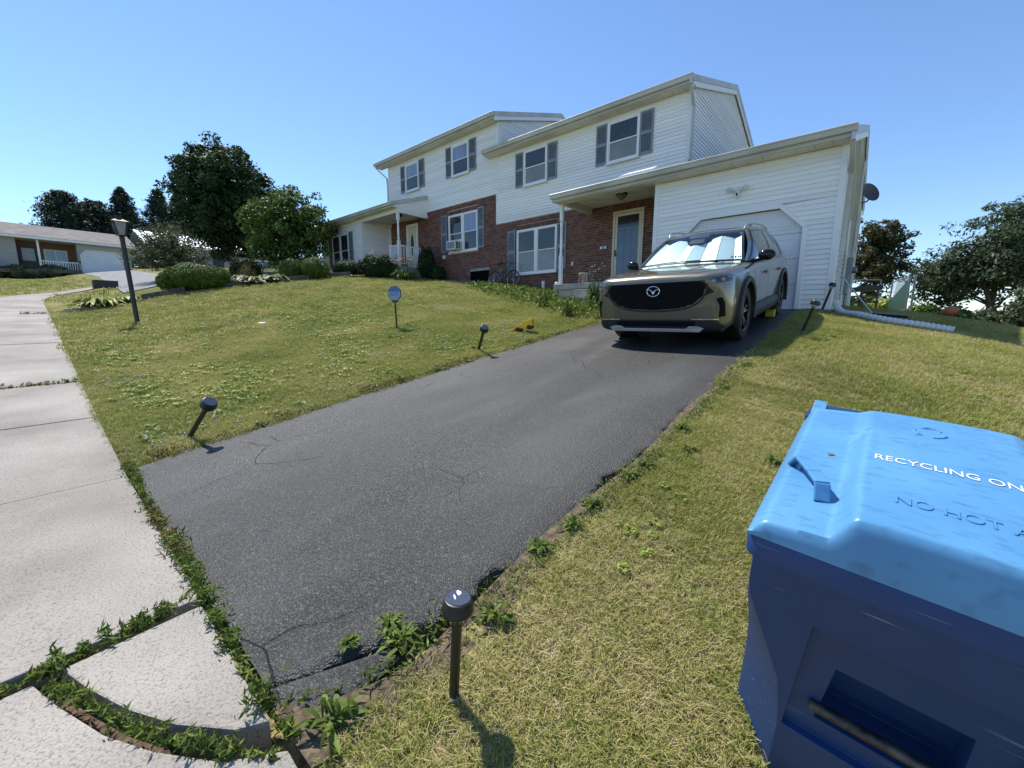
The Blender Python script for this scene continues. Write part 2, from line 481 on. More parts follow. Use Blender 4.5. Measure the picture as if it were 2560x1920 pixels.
# driveway: one asphalt sheet with a worn right edge, plus the corner piece that has broken off
def redge(y):
    b = -1.05 - 0.10 * math.exp(-max(y - .7, 0) / .6)
    if y < .70: b = -1.38 + (y - .33) * 0.50
    n = 0.025 * math.sin(y * 5.1) + 0.02 * math.sin(y * 13.7 + 1) + 0.014 * math.sin(y * 31 + .4) + 0.010 * math.sin(y * 67)
    return b + n * (0.35 if y < .7 else 1)
def ledge(y): return -4.37 + 0.012 * math.sin(y * 4.3) + .012 * math.sin(y * 17) + (0.16 * max(0, .75 - y) if y < .75 else 0)
rows = []
yy = np.concatenate([np.arange(.362, 2.5, .02), np.arange(2.5, 10.83, .06)])
for y in yy:
    a, b = ledge(y), redge(y)
    xs = np.concatenate([[a - .01, a], np.linspace(a + .05, b - .12, 40), [b - .06, b - .02, b, b + .012]])
    zz = terr(xs, np.full_like(xs, y)) + 0.014
    zz = zz + 0.006 * np.sin(xs * 2.1 + y) * np.sin(y * 1.7)
    zz[0] -= .07; zz[-1] -= .08; zz[-2] -= .012; zz[-3] -= .002
    rows.append([(float(x), float(y), float(z)) for x, z in zip(xs, zz)])
first = [(p[0], p[1] - .004, p[2] - .07) for p in rows[0]]
drv = MB().grid([first] + rows).build('driveway', M['asphalt'], smooth=True, angle=50)
tag(drv, kind='structure')
frag = [(-1.345, .365), (-1.285, .475), (-1.215, .60), (-1.165, .695), (-1.09, .70), (-1.095, .60), (-1.13, .50), (-1.17, .42), (-1.19, .37)]
mbf = MB(); mbf.prism([(x, y, tz(x, y) + .008) for x, y in frag], (0, 0, -.07))
mbf.build('broken_asphalt_piece', M['asphalt'], parent=drv, bevel=.006)

def drape(name, poly, mat, dz, step=.5, parent=None, kind='structure'):
    pts = [Vector(p) for p in poly]
    xs = [p[0] for p in poly]; ys = [p[1] for p in poly]
    vs = list(pts)
    def inside(x, y):
        c = False; n = len(poly)
        for i in range(n):
            x1, y1 = poly[i]; x2, y2 = poly[(i + 1) % n]
            if (y1 > y) != (y2 > y) and x < (x2 - x1) * (y - y1) / (y2 - y1) + x1: c = not c
        return c
    x = min(xs) + step / 2
    while x < max(xs):
        y = min(ys) + step / 2
        while y < max(ys):
            if inside(x, y): vs.append(Vector((x, y)))
            y += step
        x += step
    n = len(pts)
    r = geometry.delaunay_2d_cdt(vs, [], [list(range(n))], 1, 1e-5)
    mb = MB(); mb.add([(p.x, p.y, tz(p.x, p.y) + dz) for p in r[0]], [tuple(f) for f in r[2]])
    o = mb.build(name, mat, parent, smooth=True)
    if kind and parent is None: tag(o, kind=kind)
    return o

# sidewalk: every slab a piece of its own
walk = drape('sidewalk', [(-20.8, -.88), (4, -.88), (4, .33), (-20.8, .33)], M['mulch'], -.045, .4)
def slab(poly, dz=0.0, tilt=0.0):
    mb = MB()
    top = [(x, y, tz(x, y if y > -.3 else -.3) + .016 + dz + tilt * (x - poly[0][0])) for x, y in poly]
    mb.prism(top, (0, 0, -.11))
    return mb.build('slab', M['concrete'], parent=walk, bevel=.008)
E0, E1 = -0.90, 0.335
joints = [4.0, 2.05, -0.06, -2.0, -4.10, -5.98, -7.80, -9.63, -11.46, -13.30, -15.10, -17.0, -18.9, -20.8]
for i in range(len(joints) - 1):
    a, b = joints[i], joints[i + 1]
    gp = .010 if joints[i] != -2.0 else .010
    a2 = a - (.03 if a == -2.0 else gp); b2 = b + (.03 if b == -2.0 else gp)
    if b == -2.0:
        # the slab beside the driveway mouth has cracked across; the triangular corner sits apart
        slab([(b2, -.135), (-1.80, -.085), (-1.56, .0), (-1.39, .085), (-1.21, .20), (-1.10, .33), (a2, E1), (a2, E0), (b2, E0)], dz=-.004)
        slab([(b2, -.07), (-1.80, -.02), (-1.60, .055), (-1.43, .14), (-1.27, .25), (-1.22, E1 - .01), (b2, E1 - .01)][::-1], dz=.006, tilt=-.006)
    else:
        slab([(a2, E0), (a2, E1), (b2, E1 + .0), (b2, E0)][::-1], dz=random.uniform(-.006, .006))
ctr = [(-20.8, -.28), (-22.7, -.22), (-24.6, -.08), (-26.4, .32), (-27.7, 1.15), (-28.5, 2.6), (-28.9, 4.4), (-29.0, 6.3)]
for i in range(len(ctr) - 1):
    p, q = Vector(ctr[i]), Vector(ctr[i + 1])
    def nrm(k):
        a_ = Vector(ctr[max(k - 1, 0)]); b_ = Vector(ctr[min(k + 1, len(ctr) - 1)])
        d = (b_ - a_).normalized(); return Vector((d.y, -d.x))
    n0, n1 = nrm(i), nrm(i + 1); w = .61
    e = (q - p).normalized() * .012
    c4 = [p + n0 * w + e, p - n0 * w + e, q - n1 * w - e, q + n1 * w - e]
    mb = MB(); mb.prism([(c.x, c.y, tz(c.x, c.y) + .02) for c in c4], (0, 0, -.1))
    mb.build('slab', M['concrete'], parent=walk, bevel=.008)

# bare soil and thatch along the worn right edge of the drive
M['bare_soil'] = pm('bare_soil', (.055, .04, .028), (.17, .125, .08), scale=28, rough=1.0, bump=1.0, bscale=50)
es = [(-1.06 + .05 * math.sin(y * 3.1) * .5, y) for y in np.arange(.72, 6.2, .25)]
ee = [(-.93 + .05 * math.sin(y * 2.3 + 1) + .03 * math.sin(y * 7), y) for y in np.arange(.72, 6.2, .25)]
drape('bare_edge_soil', [(-1.30, .345), (-1.0, .35), (-.93, .60)] + ee + es[::-1] + [(-1.08, .60), (-1.16, .42)], M['bare_soil'], .016, .12)
# the street and its kerb, out of view, added to bounce light onto the fronts
M['street'] = pm('street_asphalt', (.15, .148, .142), (.21, .206, .198), scale=1.2, rough=.9, bump=.5, bscale=80)
drape('street', [(-20, -9.5), (30, -9.5), (30, -2.05), (-20, -2.05)], M['street'], .02, 1.0)
kb = MB()
for i in range(25):
    xa = -20 + i * 2.0; kb.obox((xa + 1, -1.97, tz(xa + 1, -1.97) + .05), (.99, 0, (tz(xa + 2, -1.97) - tz(xa, -1.97)) / 2), (0, .075, 0), (0, 0, .09))
tag(kb.build('kerb', M['concrete'], None), kind='structure')
# neighbours' drive across the lawn, planting beds
M['old_asphalt'] = pm('grey_asphalt', (0.16, 0.16, 0.165), (0.24, 0.24, 0.245), scale=2, rough=0.9, bump=0.4, bscale=60)
drape('neighbor_driveway', [(-54.6, 3.5), (-54.6, 6.6), (-40, 6.0), (-30, 5.3), (-23.2, 4.1), (-21.5, 2.4), (-27, 2.7), (-40, 3.3)], M['old_asphalt'], .035, 1.2)
drape('flower_bed', [(-13.9, 12.4), (-14.1, 11.2), (-15.2, 10.2), (-16.6, 9.35), (-17.4, 9.2), (-17.6, 8.0), (-17.6, 5.2), (-18.4, 5.1), (-19.6, 7.5), (-20.6, 9.6), (-22, 10.8), (-18.9, 10.8), (-15.9, 10.8), (-15.9, 12.4)], M['mulch'], .05, .4)
drape('flower_bed', [(-17.1, 1.0), (-17.2, 4.9), (-17.7, 4.9), (-18.1, 1.0)], M['mulch'], .05, .3)
drape('flower_bed', [(-11.7, 12.4), (-12.1, 11.8), (-13.9, 11.2), (-14.1, 12.4)], M['concrete_old'], .05, .3)
# ------------------------------------------------------------------ houses
YH, YG, YB = 12.48, 10.85, 20.35          # front wall, garage / wing front, back wall
SID = 0.1016
PITCH = 0.33

def boards(wall, axis, plane, sgn, z0, z1, ext, mat, step=SID):
    """lapped siding courses. axis 'x': boards run along X on a wall at y=plane; 'y': along Y at x=plane. sgn: outward.
       ext(z) -> list of (lo, hi) runs at height z"""
    z = z0
    while z < z1 - .02:
        zt = min(z + step, z1)
        rb, rt_ = ext(z + .002), ext(zt - .002)
        for k, (lo, hi) in enumerate(rb):
            lt, ht = rt_[k] if k < len(rt_) else (lo, hi)
            if hi - lo < .03: continue
            if ht - lt < .01: lt = ht = (lt + ht) / 2; lt -= .005; ht += .005
            prof = [(0.0, z - .004, lo, hi), (.026, z - .002, lo, hi), (.026, z + .010, lo, hi), (.0045, zt, lt, ht), (0.0, zt, lt, ht)]
            vs = []
            for o_, zz, a, b in prof:
                for c in (a, b):
                    vs.append((c, plane + sgn * o_, zz) if axis == 'x' else (plane + sgn * o_, c, zz))
            fs = [(2 * i, 2 * i + 1, 2 * i + 3, 2 * i + 2) for i in range(4)] + [(0, 2, 4, 6, 8), (1, 9, 7, 5, 3)]
            MB().add(vs, fs).build('siding_board', mat, wall)
        z = zt

def soffit(parent, x0, x1, y0, y1, z, w=.305):
    n = max(1, round((x1 - x0) / w)); w = (x1 - x0) / n
    for i in range(n):
        mb = MB()
        a, b = x0 + i * w + .004, x0 + (i + 1) * w - .004
        mb.box(a, b, y0, y1, z, z + .012)
        mb.box(a + w * .32, a + w * .36, y0, y1, z - .004, z)
        mb.box(a + w * .64, a + w * .68, y0, y1, z - .004, z)
        mb.build('soffit_panel', M['soffit'], parent)

def gutter(parent, x0, x1, y, z):
    """K-style gutter with its back on plane y, hanging forward"""
    prof = [(0, 0), (0, .115), (-.012, .125), (-.115, .125), (-.125, .115), (-.12, .095), (-.10, .07), (-.095, .03), (-.08, 0)]
    mb = MB(); mb.prism([(x0, y + a, z + b) for a, b in prof], (x1 - x0, 0, 0))
    return mb.build('gutter', M['gutter'], parent, smooth=True, angle=30)

def window(house, x0, x1, z0, z1, y, twin=False, panes=('pane_dark', 'pane_shade'), axis='x', sill=True, meet=.5):
    """double-hung window proud of the wall at y (outward -Y)"""
    t = .055
    mb = MB()
    mb.box(x0, x1, y - .05, y - .0, z1 - t, z1); mb.box(x0, x1, y - .05, y, z0, z0 + t * .8)
    mb.box(x0, x0 + t, y - .05, y, z0 + t * .8, z1 - t); mb.box(x1 - t, x1, y - .05, y, z0 + t * .8, z1 - t)
    units = [(x0 + t, x1 - t)]
    if twin:
        xm = (x0 + x1) / 2
        mb.box(xm - .06, xm + .06, y - .055, y, z0 + t * .8, z1 - t)
        units = [(x0 + t, xm - .06), (xm + .06, x1 - t)]
    w = mb.build('window', M['trim'], house, bevel=.004)
    if sill:
        MB().box(x0 - .02, x1 + .02, y - .085, y - .0, z0 - .045, z0 - .001).build('sill', M['trim'], w, bevel=.006)
    for k, (a, b) in enumerate(units):
        lo, hi = z0 + t * .8, z1 - t
        zm = lo + (hi - lo) * meet
        s = MB(); q = .032
        for (c0, c1, yo) in ((zm - .015, hi, -.032), (lo, zm + .015, -.018)):
            s.box(a, b, y + yo - .008, y + yo + .01, c1 - q, c1); s.box(a, b, y + yo - .008, y + yo + .01, c0, c0 + q)
            s.box(a, a + q, y + yo - .008, y + yo + .01, c0 + q, c1 - q); s.box(b - q, b, y + yo - .008, y + yo + .01, c0 + q, c1 - q)
        s.build('sash', M['trim'], w)
        pu, pl = panes[k] if isinstance(panes[0], tuple) else panes
        MB().box(a + q, b - q, y - .027, y - .022, zm, hi - q).build('pane', M[pu], w)
        MB().box(a + q, b - q, y - .012, y - .008, lo + q, zm).build('pane', M[pl], w)
    return w

def shutter(house, x0, x1, z0, z1, y):
    mb = MB(); f = .045
    zm = z0 + (z1 - z0) * .50
    mb.box(x0, x0 + f, y - .035, y, z0, z1); mb.box(x1 - f, x1, y - .035, y, z0, z1)
    mb.box(x0 + f, x1 - f, y - .035, y, z1 - f * 1.2, z1); mb.box(x0 + f, x1 - f, y - .035, y, z0, z0 + f * 1.6)
    mb.box(x0 + f, x1 - f, y - .035, y, zm - .05, zm + .05)
    mb.box(x0 + f, x1 - f, y - .008, y, z0 + f, z1 - f)
    sh = mb.build('shutter', M['shutter'], house)
    lv = MB()
    for a, b in ((z0 + f * 1.6, zm - .05), (zm + .05, z1 - f * 1.2)):
        z = a + .012
        while z < b - .01:
            lv.obox(((x0 + x1) / 2, y - .017, z), ((x1 - x0) / 2 - f, 0, 0), (0, .011, .008), (0, .0015, -.002))
            z += .028
    tag(lv.build('louver', M['shutter'], sh), kind='stuff')
    return sh

def bricks(house, x0, x1, z0, ztop, openings, y, keep=300, soldiers=()):
    """running-bond face brick standing proud of the mortar; ztop(x) the height of the field"""
    wall = MB().box(x0, x1, y + .004, y + .12, z0, max(ztop(x0 + .01), ztop(x1 - .01))).build('brick_wall', M['mortar'], house)
    H, Lm, g = .0813, .2032, .014
    base = MB().box(0, Lm - g, -.011, .02, 0, H - g).mesh('brick')
    base.materials.append(M['brick'])
    full, rest = [], MB()
    def solid(a, b, c, d):
        segs = [(a, b)]
        for (ox0, ox1, oz0, oz1) in openings:
            if d <= oz0 or c >= oz1: continue
            ns = []
            for s0, s1 in segs:
                if s1 <= ox0 or s0 >= ox1: ns.append((s0, s1)); continue
                if s0 < ox0: ns.append((s0, ox0))
                if s1 > ox1: ns.append((ox1, s1))
            segs = ns
        return segs
    n = 0
    zc = z0
    while zc < 6:
        off = (n % 2) * Lm / 2
        x = x0 - off
        while x < x1:
            a, b = max(x, x0), min(x + Lm - g, x1)
            if b - a > .03 and zc + H - g <= ztop((a + b) / 2) + .02:
                for s0, s1 in solid(a, b, zc, zc + H - g):
                    if s1 - s0 < .03: continue
                    dy = random.uniform(-.0025, .0025)
                    if s1 - s0 > Lm - g - .002: full.append((s0, zc, dy))
                    else: rest.box(s0, s1, y - .011 + dy, y + .02, zc, zc + H - g)
            x += Lm
        zc += H; n += 1
    for (a, b, c, hh) in soldiers:
        x = a
        while x < b - .03:
            rest.box(x, min(x + .068, b), y - .0115, y + .02, c + .004, c + hh - .006)
            x += .078
    full.sort(key=lambda q: (q[0]) ** 2 + q[1] ** 2)
    for (s0, zc, dy) in full[:keep]:
        o = bpy.data.objects.new('brick', base); o.location = (s0, y + dy, zc)
        col.objects.link(o); o.parent = wall; o.matrix_parent_inverse = Matrix.Identity(4)
    for (s0, zc, dy) in full[keep:]:
        rest.box(s0, s0 + Lm - g, y - .011 + dy, y + .02, zc, zc + H - g)
    tag(rest.build('brick_field', M['brick'], wall), kind='stuff')
    return wall

def roof_slab(house, name, x0, x1, yf, zf, yr, yb, th=.13, mat='shingle'):
    """gable roof: eave underside at (yf, zf), ridge at yr, back eave at yb"""
    zr = zf + PITCH * (yr - yf); zb = zr - PITCH * (yb - yr)
    prof = [(yf, zf), (yr, zr), (yb, zb), (yb, zb + th), (yr, zr + th), (yf, zf + th)]
    mb = MB(); mb.prism([(x0, a, b) for a, b in prof], (x1 - x0, 0, 0))
    return mb.build(name, M[mat], house), zr

def rake_board(parent, x, yf, zf, yr, yb, w=.155, t=.03):
    zr = zf + PITCH * (yr - yf); zb = zr - PITCH * (yb - yr)
    for (a, za, b, zb_) in ((yf, zf, yr, zr), (yr, zr, yb, zb)):
        mb = MB(); mb.prism([(x, a, za - .04), (x, b, zb_ - .04), (x, b, zb_ - .04 + w), (x, a, za - .04 + w)], (t, 0, 0))
        mb.build('rake_board', M['gutter'], parent)
        mb = MB(); mb.prism([(x - .012, a, za - .18), (x - .012, b, zb_ - .18), (x - .012, b, zb_ - .045), (x - .012, a, za - .045)], (t, 0, 0))
        mb.build('frieze_board', M['trim'], parent)

# ============ right house (with garage and porch)
rh = thing('house', (-6.0, YH, .9), 'white two storey house with brick ground floor and attached garage at the driveway', 'house')
# --- brick floor
bw_r = bricks(rh, -11.57, -4.55, .95, lambda x: 3.735 if x < -7.2 else 3.60,
       [(-10.50, -8.65, 1.70, 3.52), (-6.49, -5.47, 1.0, 3.55)], YH, 300,
       [(-10.50, -8.65, 3.36, .165), (-6.49, -5.47, 3.39, .165)])
MB().box(-11.57, -4.55, YH - .01, YH + .1, .2, .95).build('foundation', M['concrete_old'], rh)
# --- upper siding, front
wall = MB().box(-11.572, -4.29, YH + .002, YH + .12, 3.735, 6.28).build('front_siding_wall', M['siding'], rh)
boards(wall, 'x', YH, -1, 3.74, 6.24, lambda z: [(-11.57 if z < 4.87 else -11.455, -4.36)], M['siding'])
MB().box(-4.37, -4.255, YH - .03, YH + .10, 3.9, 6.22).build('corner_post', M['trim'], rh, bevel=.004)
# --- gable end wall facing right
ZF = 6.30                                   # underside of eave at y = 12.13
gab = lambda y: ZF + PITCH * (min(y, 16.5) - 12.13) - PITCH * max(0, y - 16.5)
def gable_ext(x):
    def f(z):
        # run of the gable at height z
        lo = 12.58 if z < gab(12.58) else 12.13 + (z - ZF) / PITCH
        hi = YB if z < gab(YB) else 16.5 + (gab(16.5) - z) / PITCH
        return [(lo, max(hi, lo + .02))]
    return f
wall = MB(); wall.prism([(-4.42, YH + .1, .3), (-4.42, YB, .3), (-4.42, YB, gab(YB) - .02), (-4.42, 16.5, gab(16.5) - .02), (-4.42, YH + .1, gab(YH + .1) - .02)], (.135, 0, 0))
wall = wall.build('gable_wall', M['siding'], rh)
boards(wall, 'y', -4.285, 1, 4.2, gab(16.5) - .1, gable_ext(-4.285), M['siding'])
MB().box(-4.29, -4.252, YH + .10, YH + .19, 3.9, 6.2).build('corner_post', M['trim'], rh)
# --- main roof
rf, zr = roof_slab(rh, 'roof', -11.46, -4.21, 12.13, ZF + .02, 16.5, 20.7)
rake_board(rf, -4.209, 12.13, ZF + .02, 16.5, 20.7)
gutter(rf, -11.98, -4.16, 12.13, ZF + .0)
MB().box(-11.98, -4.16, 12.131, 12.16, ZF - .06, ZF + .15).build('fascia', M['gutter'], rf)
MB().box(-11.98, -11.46, 12.16, 12.6, ZF - .055, ZF + .16).build('roof_return', M['shingle'], rf)
soffit(rf, -11.95, -4.17, 12.16, YH - .02, ZF - .075)
# --- downspout at the upper right corner
ds = MB()
def spout(mb, pts, w=.075, d=.055):
    for p, q in zip(pts[:-1], pts[1:]): mb.bar(p, q, w, d)
spout(ds, [(-4.20, 12.06, 6.30), (-4.20, 12.06, 6.17), (-4.205, 12.43, 5.75), (-4.205, 12.43, 4.42), (-4.20, 12.30, 4.35)])
ds.build('downspout', M['gutter'], rh)
# --- upper windows and shutters
for x0, x1 in ((-10.17, -9.11), (-6.79, -5.73)):
    window(rh, x0, x1, 4.86, 6.07, YH - .032, panes=('pane_dark', 'pane_shade'))
    shutter(rh, x0 - .40, x0 - .012, 4.87, 6.07, YH - .027); shutter(rh, x1 + .012, x1 + .40, 4.87, 6.07, YH - .027)
# --- lower double window
w = window(rh, -10.50, -8.65, 1.73, 3.35, YH - .0, twin=True, panes=(('pane_dark', 'pane_shade'), ('pane_dark', 'pane_shade')))
shutter(rh, -10.96, -10.58, 1.80, 3.37, YH - .014); shutter(rh, -8.63, -8.26, 1.80, 3.37, YH - .014)

# --- garage
gx0, gx1 = -4.49, -.645
ZGE = 3.50                                  # underside of garage eave at y = 10.5
ggab = lambda y: ZGE + PITCH * (min(y, 16.45) - 10.5) - PITCH * max(0, y - 16.45)
DOOR = (-3.78, -1.26, .26, 2.40)            # opening, with clipped corners .42
def door_half(z):
    c = .45
    dz = DOOR[3] - z
    cut = max(0, c - dz) if z > DOOR[3] - c else 0
    return DOOR[0] + cut, DOOR[1] - cut
def gar_ext(z):
    if z >= DOOR[3] + .0: return [(gx0 + .10, gx1 - .10)]
    a, b = door_half(z)
    return [(gx0 + .10, a - .02), (b + .02, gx1 - .10)]
wall = MB().box(gx0, gx1, YG + .11, YG + .16, .1, 3.5)
mbw = MB()
mbw.box(gx0, DOOR[0] - .0, YG + .002, YG + .11, .1, 3.5); mbw.box(DOOR[1], gx1, YG + .002, YG + .11, .1, 3.5); mbw.box(DOOR[0], DOOR[1], YG + .002, YG + .11, DOOR[3], 3.5)
for s, xc in ((1, DOOR[0]), (-1, DOOR[1])):
    mbw.prism([(xc, YG + .002, DOOR[3] - .45), (xc, YG + .002, DOOR[3]), (xc + s * .45, YG + .002, DOOR[3])], (0, .108, 0))
wall = mbw.build('garage_front_wall', M['siding'], rh)
boards(wall, 'x', YG, -1, .26, 3.44, gar_ext, M['siding'])
for a, b in ((gx0 - .01, gx0 + .10), (gx1 - .10, gx1 + .012)):
    MB().box(a, b, YG - .032, YG + .08, .24, 3.44).build('corner_post', M['trim'], rh, bevel=.004)
# door trim
mb = MB(); t = .09; c = .45
A, B, Z0, Z1 = DOOR
mb.box(A - t, A, YG - .045, YG + .06, Z0, Z1 - c); mb.box(B, B + t, YG - .045, YG + .06, Z0, Z1 - c)
mb.box(A + c, B - c, YG - .045, YG + .06, Z1, Z1 + t)
for s, xc in ((1, A), (-1, B)):
    mb.prism([(xc, YG - .045, Z1 - c), (xc - s * t, YG - .045, Z1 - c + t * .414 * .3), (xc + s * (c - t * .35), YG - .045, Z1 + t), (xc + s * c, YG - .045, Z1 + t), (xc + s * c, YG - .045, Z1)], (0, .105, 0))
mb.build('garage_door_trim', M['trim'], rh, bevel=.004)
gd = MB().box(A, B, YG + .085, YG + .108, Z0, Z1).build('garage_door', M['door_white'], rh)
for r in range(4):
    za, zb_ = Z0 + r * .535, Z0 + (r + 1) * .535 - .008
    mb = MB(); mb.box(A, B, YG + .05, YG + .086, za, zb_)
    sec = mb.build('door_section', M['door_white'], gd, bevel=.004)
    for k in range(4):
        xa = A + .10 + k * .59; xb = xa + .50
        mb = MB()
        f = .05
        P0 = [(xa, za + .09), (xb, za + .09), (xb, zb_ - .09), (xa, zb_ - .09)]
        def ring(off, yy_): return [(P0[0][0] + off, yy_, P0[0][1] + off), (P0[1][0] - off, yy_, P0[1][1] + off), (P0[2][0] - off, yy_, P0[2][1] - off), (P0[3][0] + off, yy_, P0[3][1] - off)]
        rr = [ring(0, YG + .0501), ring(.004, YG + .043), ring(.02, YG + .043), ring(.05, YG + .051), ring(.075, YG + .044)]
        vs = [p for q in rr for p in q]; fs = []
        for i in range(len(rr) - 1):
            for j in range(4): fs.append((i * 4 + j, i * 4 + (j + 1) % 4, i * 4 + 4 + (j + 1) % 4, i * 4 + 4 + j))
        fs.append((16, 17, 18, 19))
        mb.add(vs, fs).build('raised_panel', M['door_white'], sec)
# black stick-on numerals on the door
me = text_mesh('18', .15, .004); me.materials.append(M['black_plastic'])
o = mesh_obj('house_number', me, None, gd, local=True); o.matrix_parent_inverse = Matrix.Identity(4)
o.location = (-2.30, YG + .037, 2.10); o.rotation_euler = (PI / 2, 0, 0)
# garage side wall
def gside_ext(z):
    lo = YG + .10 if z < ggab(YG + .1) else 10.5 + (z - ZGE) / PITCH
    hi = YB - .05 if z < ggab(YB) else 16.45 + (ggab(16.45) - z) / PITCH
    return [(lo, max(hi, lo + .02))]
wall = MB(); wall.prism([(gx1 - .13, YG + .08, .0), (gx1 - .13, YB, .0), (gx1 - .13, YB, ggab(YB) - .02), (gx1 - .13, 16.45, ggab(16.45) - .02), (gx1 - .13, YG + .08, ggab(YG) - .02)], (.125, 0, 0))
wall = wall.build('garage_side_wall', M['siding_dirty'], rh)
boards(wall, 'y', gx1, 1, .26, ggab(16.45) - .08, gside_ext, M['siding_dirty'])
MB().box(gx1 - .002, gx1 + .034, YG + .081, YG + .17, .24, 3.6).build('corner_post', M['trim'], rh)
MB().box(gx1 - .002, gx1 + .034, YB - .08, YB + .02, .24, 4.3).build('corner_post', M['trim'], rh)
MB().box(gx0, gx1 - .002, YG + .0, YG + .08, -.1, .256).build('foundation', M['concrete_old'], rh)
MB().box(gx1 - .1, gx1 - .002, YG + .08, YB, -.1, .256).build('foundation', M['concrete_old'], rh)
MB().box(-20, -4.5, YB - .1, YB, 0, 6.2).build('back_wall', M['siding'], rh)
# garage + porch roof, eave runs right across the porch
rf2, zr2 = roof_slab(rh, 'garage_roof', -7.50, gx1 + .06, 10.5, ZGE + .02, 16.45, 20.7)
rake_board(rf2, gx1 + .061, 10.5, ZGE + .02, 16.45, 20.7)
gutter(rf2, -7.52, gx1 + .12, 10.5, ZGE + .02)
MB().box(-7.5, gx1 + .09, 10.501, 10.53, ZGE - .05, ZGE + .16).build('fascia', M['gutter'], rf2)
soffit(rf2, -7.45, gx1 + .06, 10.53, YG - .02, ZGE - .065)
MB().box(-7.5, -4.40, 10.55, YG + .1, 3.62, 3.70).build('porch_roof_end', M['trim'], rf2)
MB().prism([(-7.5, 10.53, 3.44), (-7.5, YH, 3.62), (-7.5, YH, ZGE + PITCH * 1.98), (-7.5, 10.53, ZGE)], (.03, 0, 0)).build('porch_gable', M['siding'], rh)
# white flashing patch lying on the roof edge
mb = MB(); mb.prism([(-5.35, 10.47, 3.70), (-5.28, 10.95, 3.90), (-4.52, 10.98, 3.91), (-4.42, 10.47, 3.70)], (0, -.01, .02)); mb.build('roof_flashing', M['trim'], rf2)
# vertical downspout at the garage corner
ds = MB(); spout(ds, [(gx1 + .07, 10.44, 3.50), (gx1 + .07, 10.44, 3.36), (gx1 + .08, 10.80, 3.05), (gx1 + .08, 11.0, 2.9), (gx1 + .075, 11.0, .36)], .085, .06)
ds.build('downspout', M['gutter'], rh)
# --- porch
MB().box(-7.40, gx0 - .003, YG - .05, YG + .06, 3.44, 3.615).build('porch_beam', M['soffit'], rh, bevel=.004)
MB().box(-7.39, -7.27, YG + .06, YH - .012, 3.43, 3.615).build('porch_beam', M['soffit'], rh, bevel=.004)
pc = MB().box(-7.27, -4.4, YG + .06, YH + .0, 3.645, 3.66).build('porch_ceiling', M['soffit'], rh)
x = -7.268
while x < -4.42:
    MB().box(x, min(x + .148, -4.41), YG + .062, YH - .015, 3.62, 3.645).build('ceiling_board', M['soffit'], pc); x += .152
pp = MB(); pp.box(-7.425, -7.33, YG - .04, YG + .055, 1.095, 1.95); pp.box(-7.425, -7.33, YG - .04, YG + .055, 2.98, 3.438)
pp.lathe([(.048, 1.95), (.036, 1.98), (.044, 2.02), (.033, 2.06), (.040, 2.3), (.036, 2.8), (.044, 2.9), (.034, 2.94), (.048, 2.98)], (-7.378, YG + .008, 0), 14, cap=False)
pp.build('porch_post', M['trim'], rh, smooth=True)
MB().box(-7.55, -4.48, YG - .12, YH - .0, .93, 1.09).build('porch_slab', M['concrete_old'], rh, bevel=.012)
MB().box(-7.40, -4.50, YG - .05, YH, .2, .93).build('porch_base', M['concrete_old'], rh)
MB().box(-6.55, -4.6, YG - .50, YG - .122, .5, .87).build('step', M['concrete_old'], rh, bevel=.012)
MB().box(-6.40, -4.6, YG - .88, YG - .502, .3, .66).build('step', M['concrete_old'], rh, bevel=.012)
# storm door: cream frame, dark transom lite over a blue panel door seen through the glass
fd = MB(); a, b, z0, z1 = -6.49, -5.47, 1.09, 3.39
M['cream'] = pm('cream_paint', (0.56, 0.53, 0.40), (0.62, 0.59, 0.47), scale=3, rough=0.45)
fd.box(a, a + .07, YH - .05, YH + .05, z0, z1 - .07); fd.box(b - .07, b, YH - .05, YH + .05, z0, z1 - .07); fd.box(a, b, YH - .05, YH + .05, z1 - .07, z1)
sd = fd.build('front_door', M['cream'], rh, bevel=.004)
mb = MB(); a2, b2 = a + .075, b - .075; q = .085
mb.box(a2, a2 + q, YH - .035, YH - .005, z0 + .02, z1 - .08); mb.box(b2 - q, b2, YH - .035, YH - .005, z0 + .02, z1 - .08)
mb.box(a2 + q, b2 - q, YH - .035, YH - .005, z1 - .165, z1 - .08); mb.box(a2 + q, b2 - q, YH - .035, YH - .005, z0 + .02, z0 + .2)
mb.build('storm_door_frame', M['cream'], sd, bevel=.004)
M['door_blue'] = pm('blue_door_behind_glass', (0.085, 0.135, 0.20), (0.105, 0.16, 0.235), scale=1.5, rough=0.12, spec=0.6)
MB().box(a2 + q, b2 - q, YH - .022, YH - .016, z0 + .2, 2.88).build('pane', M['door_blue'], sd)
MB().box(a2 + q, b2 - q, YH - .022, YH - .016, 2.88, z1 - .165).build('pane', M['pane_dark'], sd)
mb = MB()
for u in (.33, .67): mb.box(a2 + q + u * (b2 - a2 - 2 * q) - .006, a2 + q + u * (b2 - a2 - 2 * q) + .006, YH - .025, YH - .0222, z0 + .2, 2.88)
for zz in (1.55, 1.98, 2.42, 2.78): mb.box(a2 + q, b2 - q, YH - .025, YH - .0222, zz - .006, zz + .006)
mb.build('door_grid', pm('grid_line', (0.05, 0.085, 0.14), rough=.3), sd)
mb = MB(); mb.box(a2 + .02, a2 + .06, YH - .06, YH - .036, 2.02, 2.22); mb.tube([(a2 + .04, YH - .06, 2.06), (a2 + .04, YH - .10, 2.06), (a2 + .12, YH - .10, 2.06)], .008, 6)
mb.build('handle', M['black_metal'], sd)
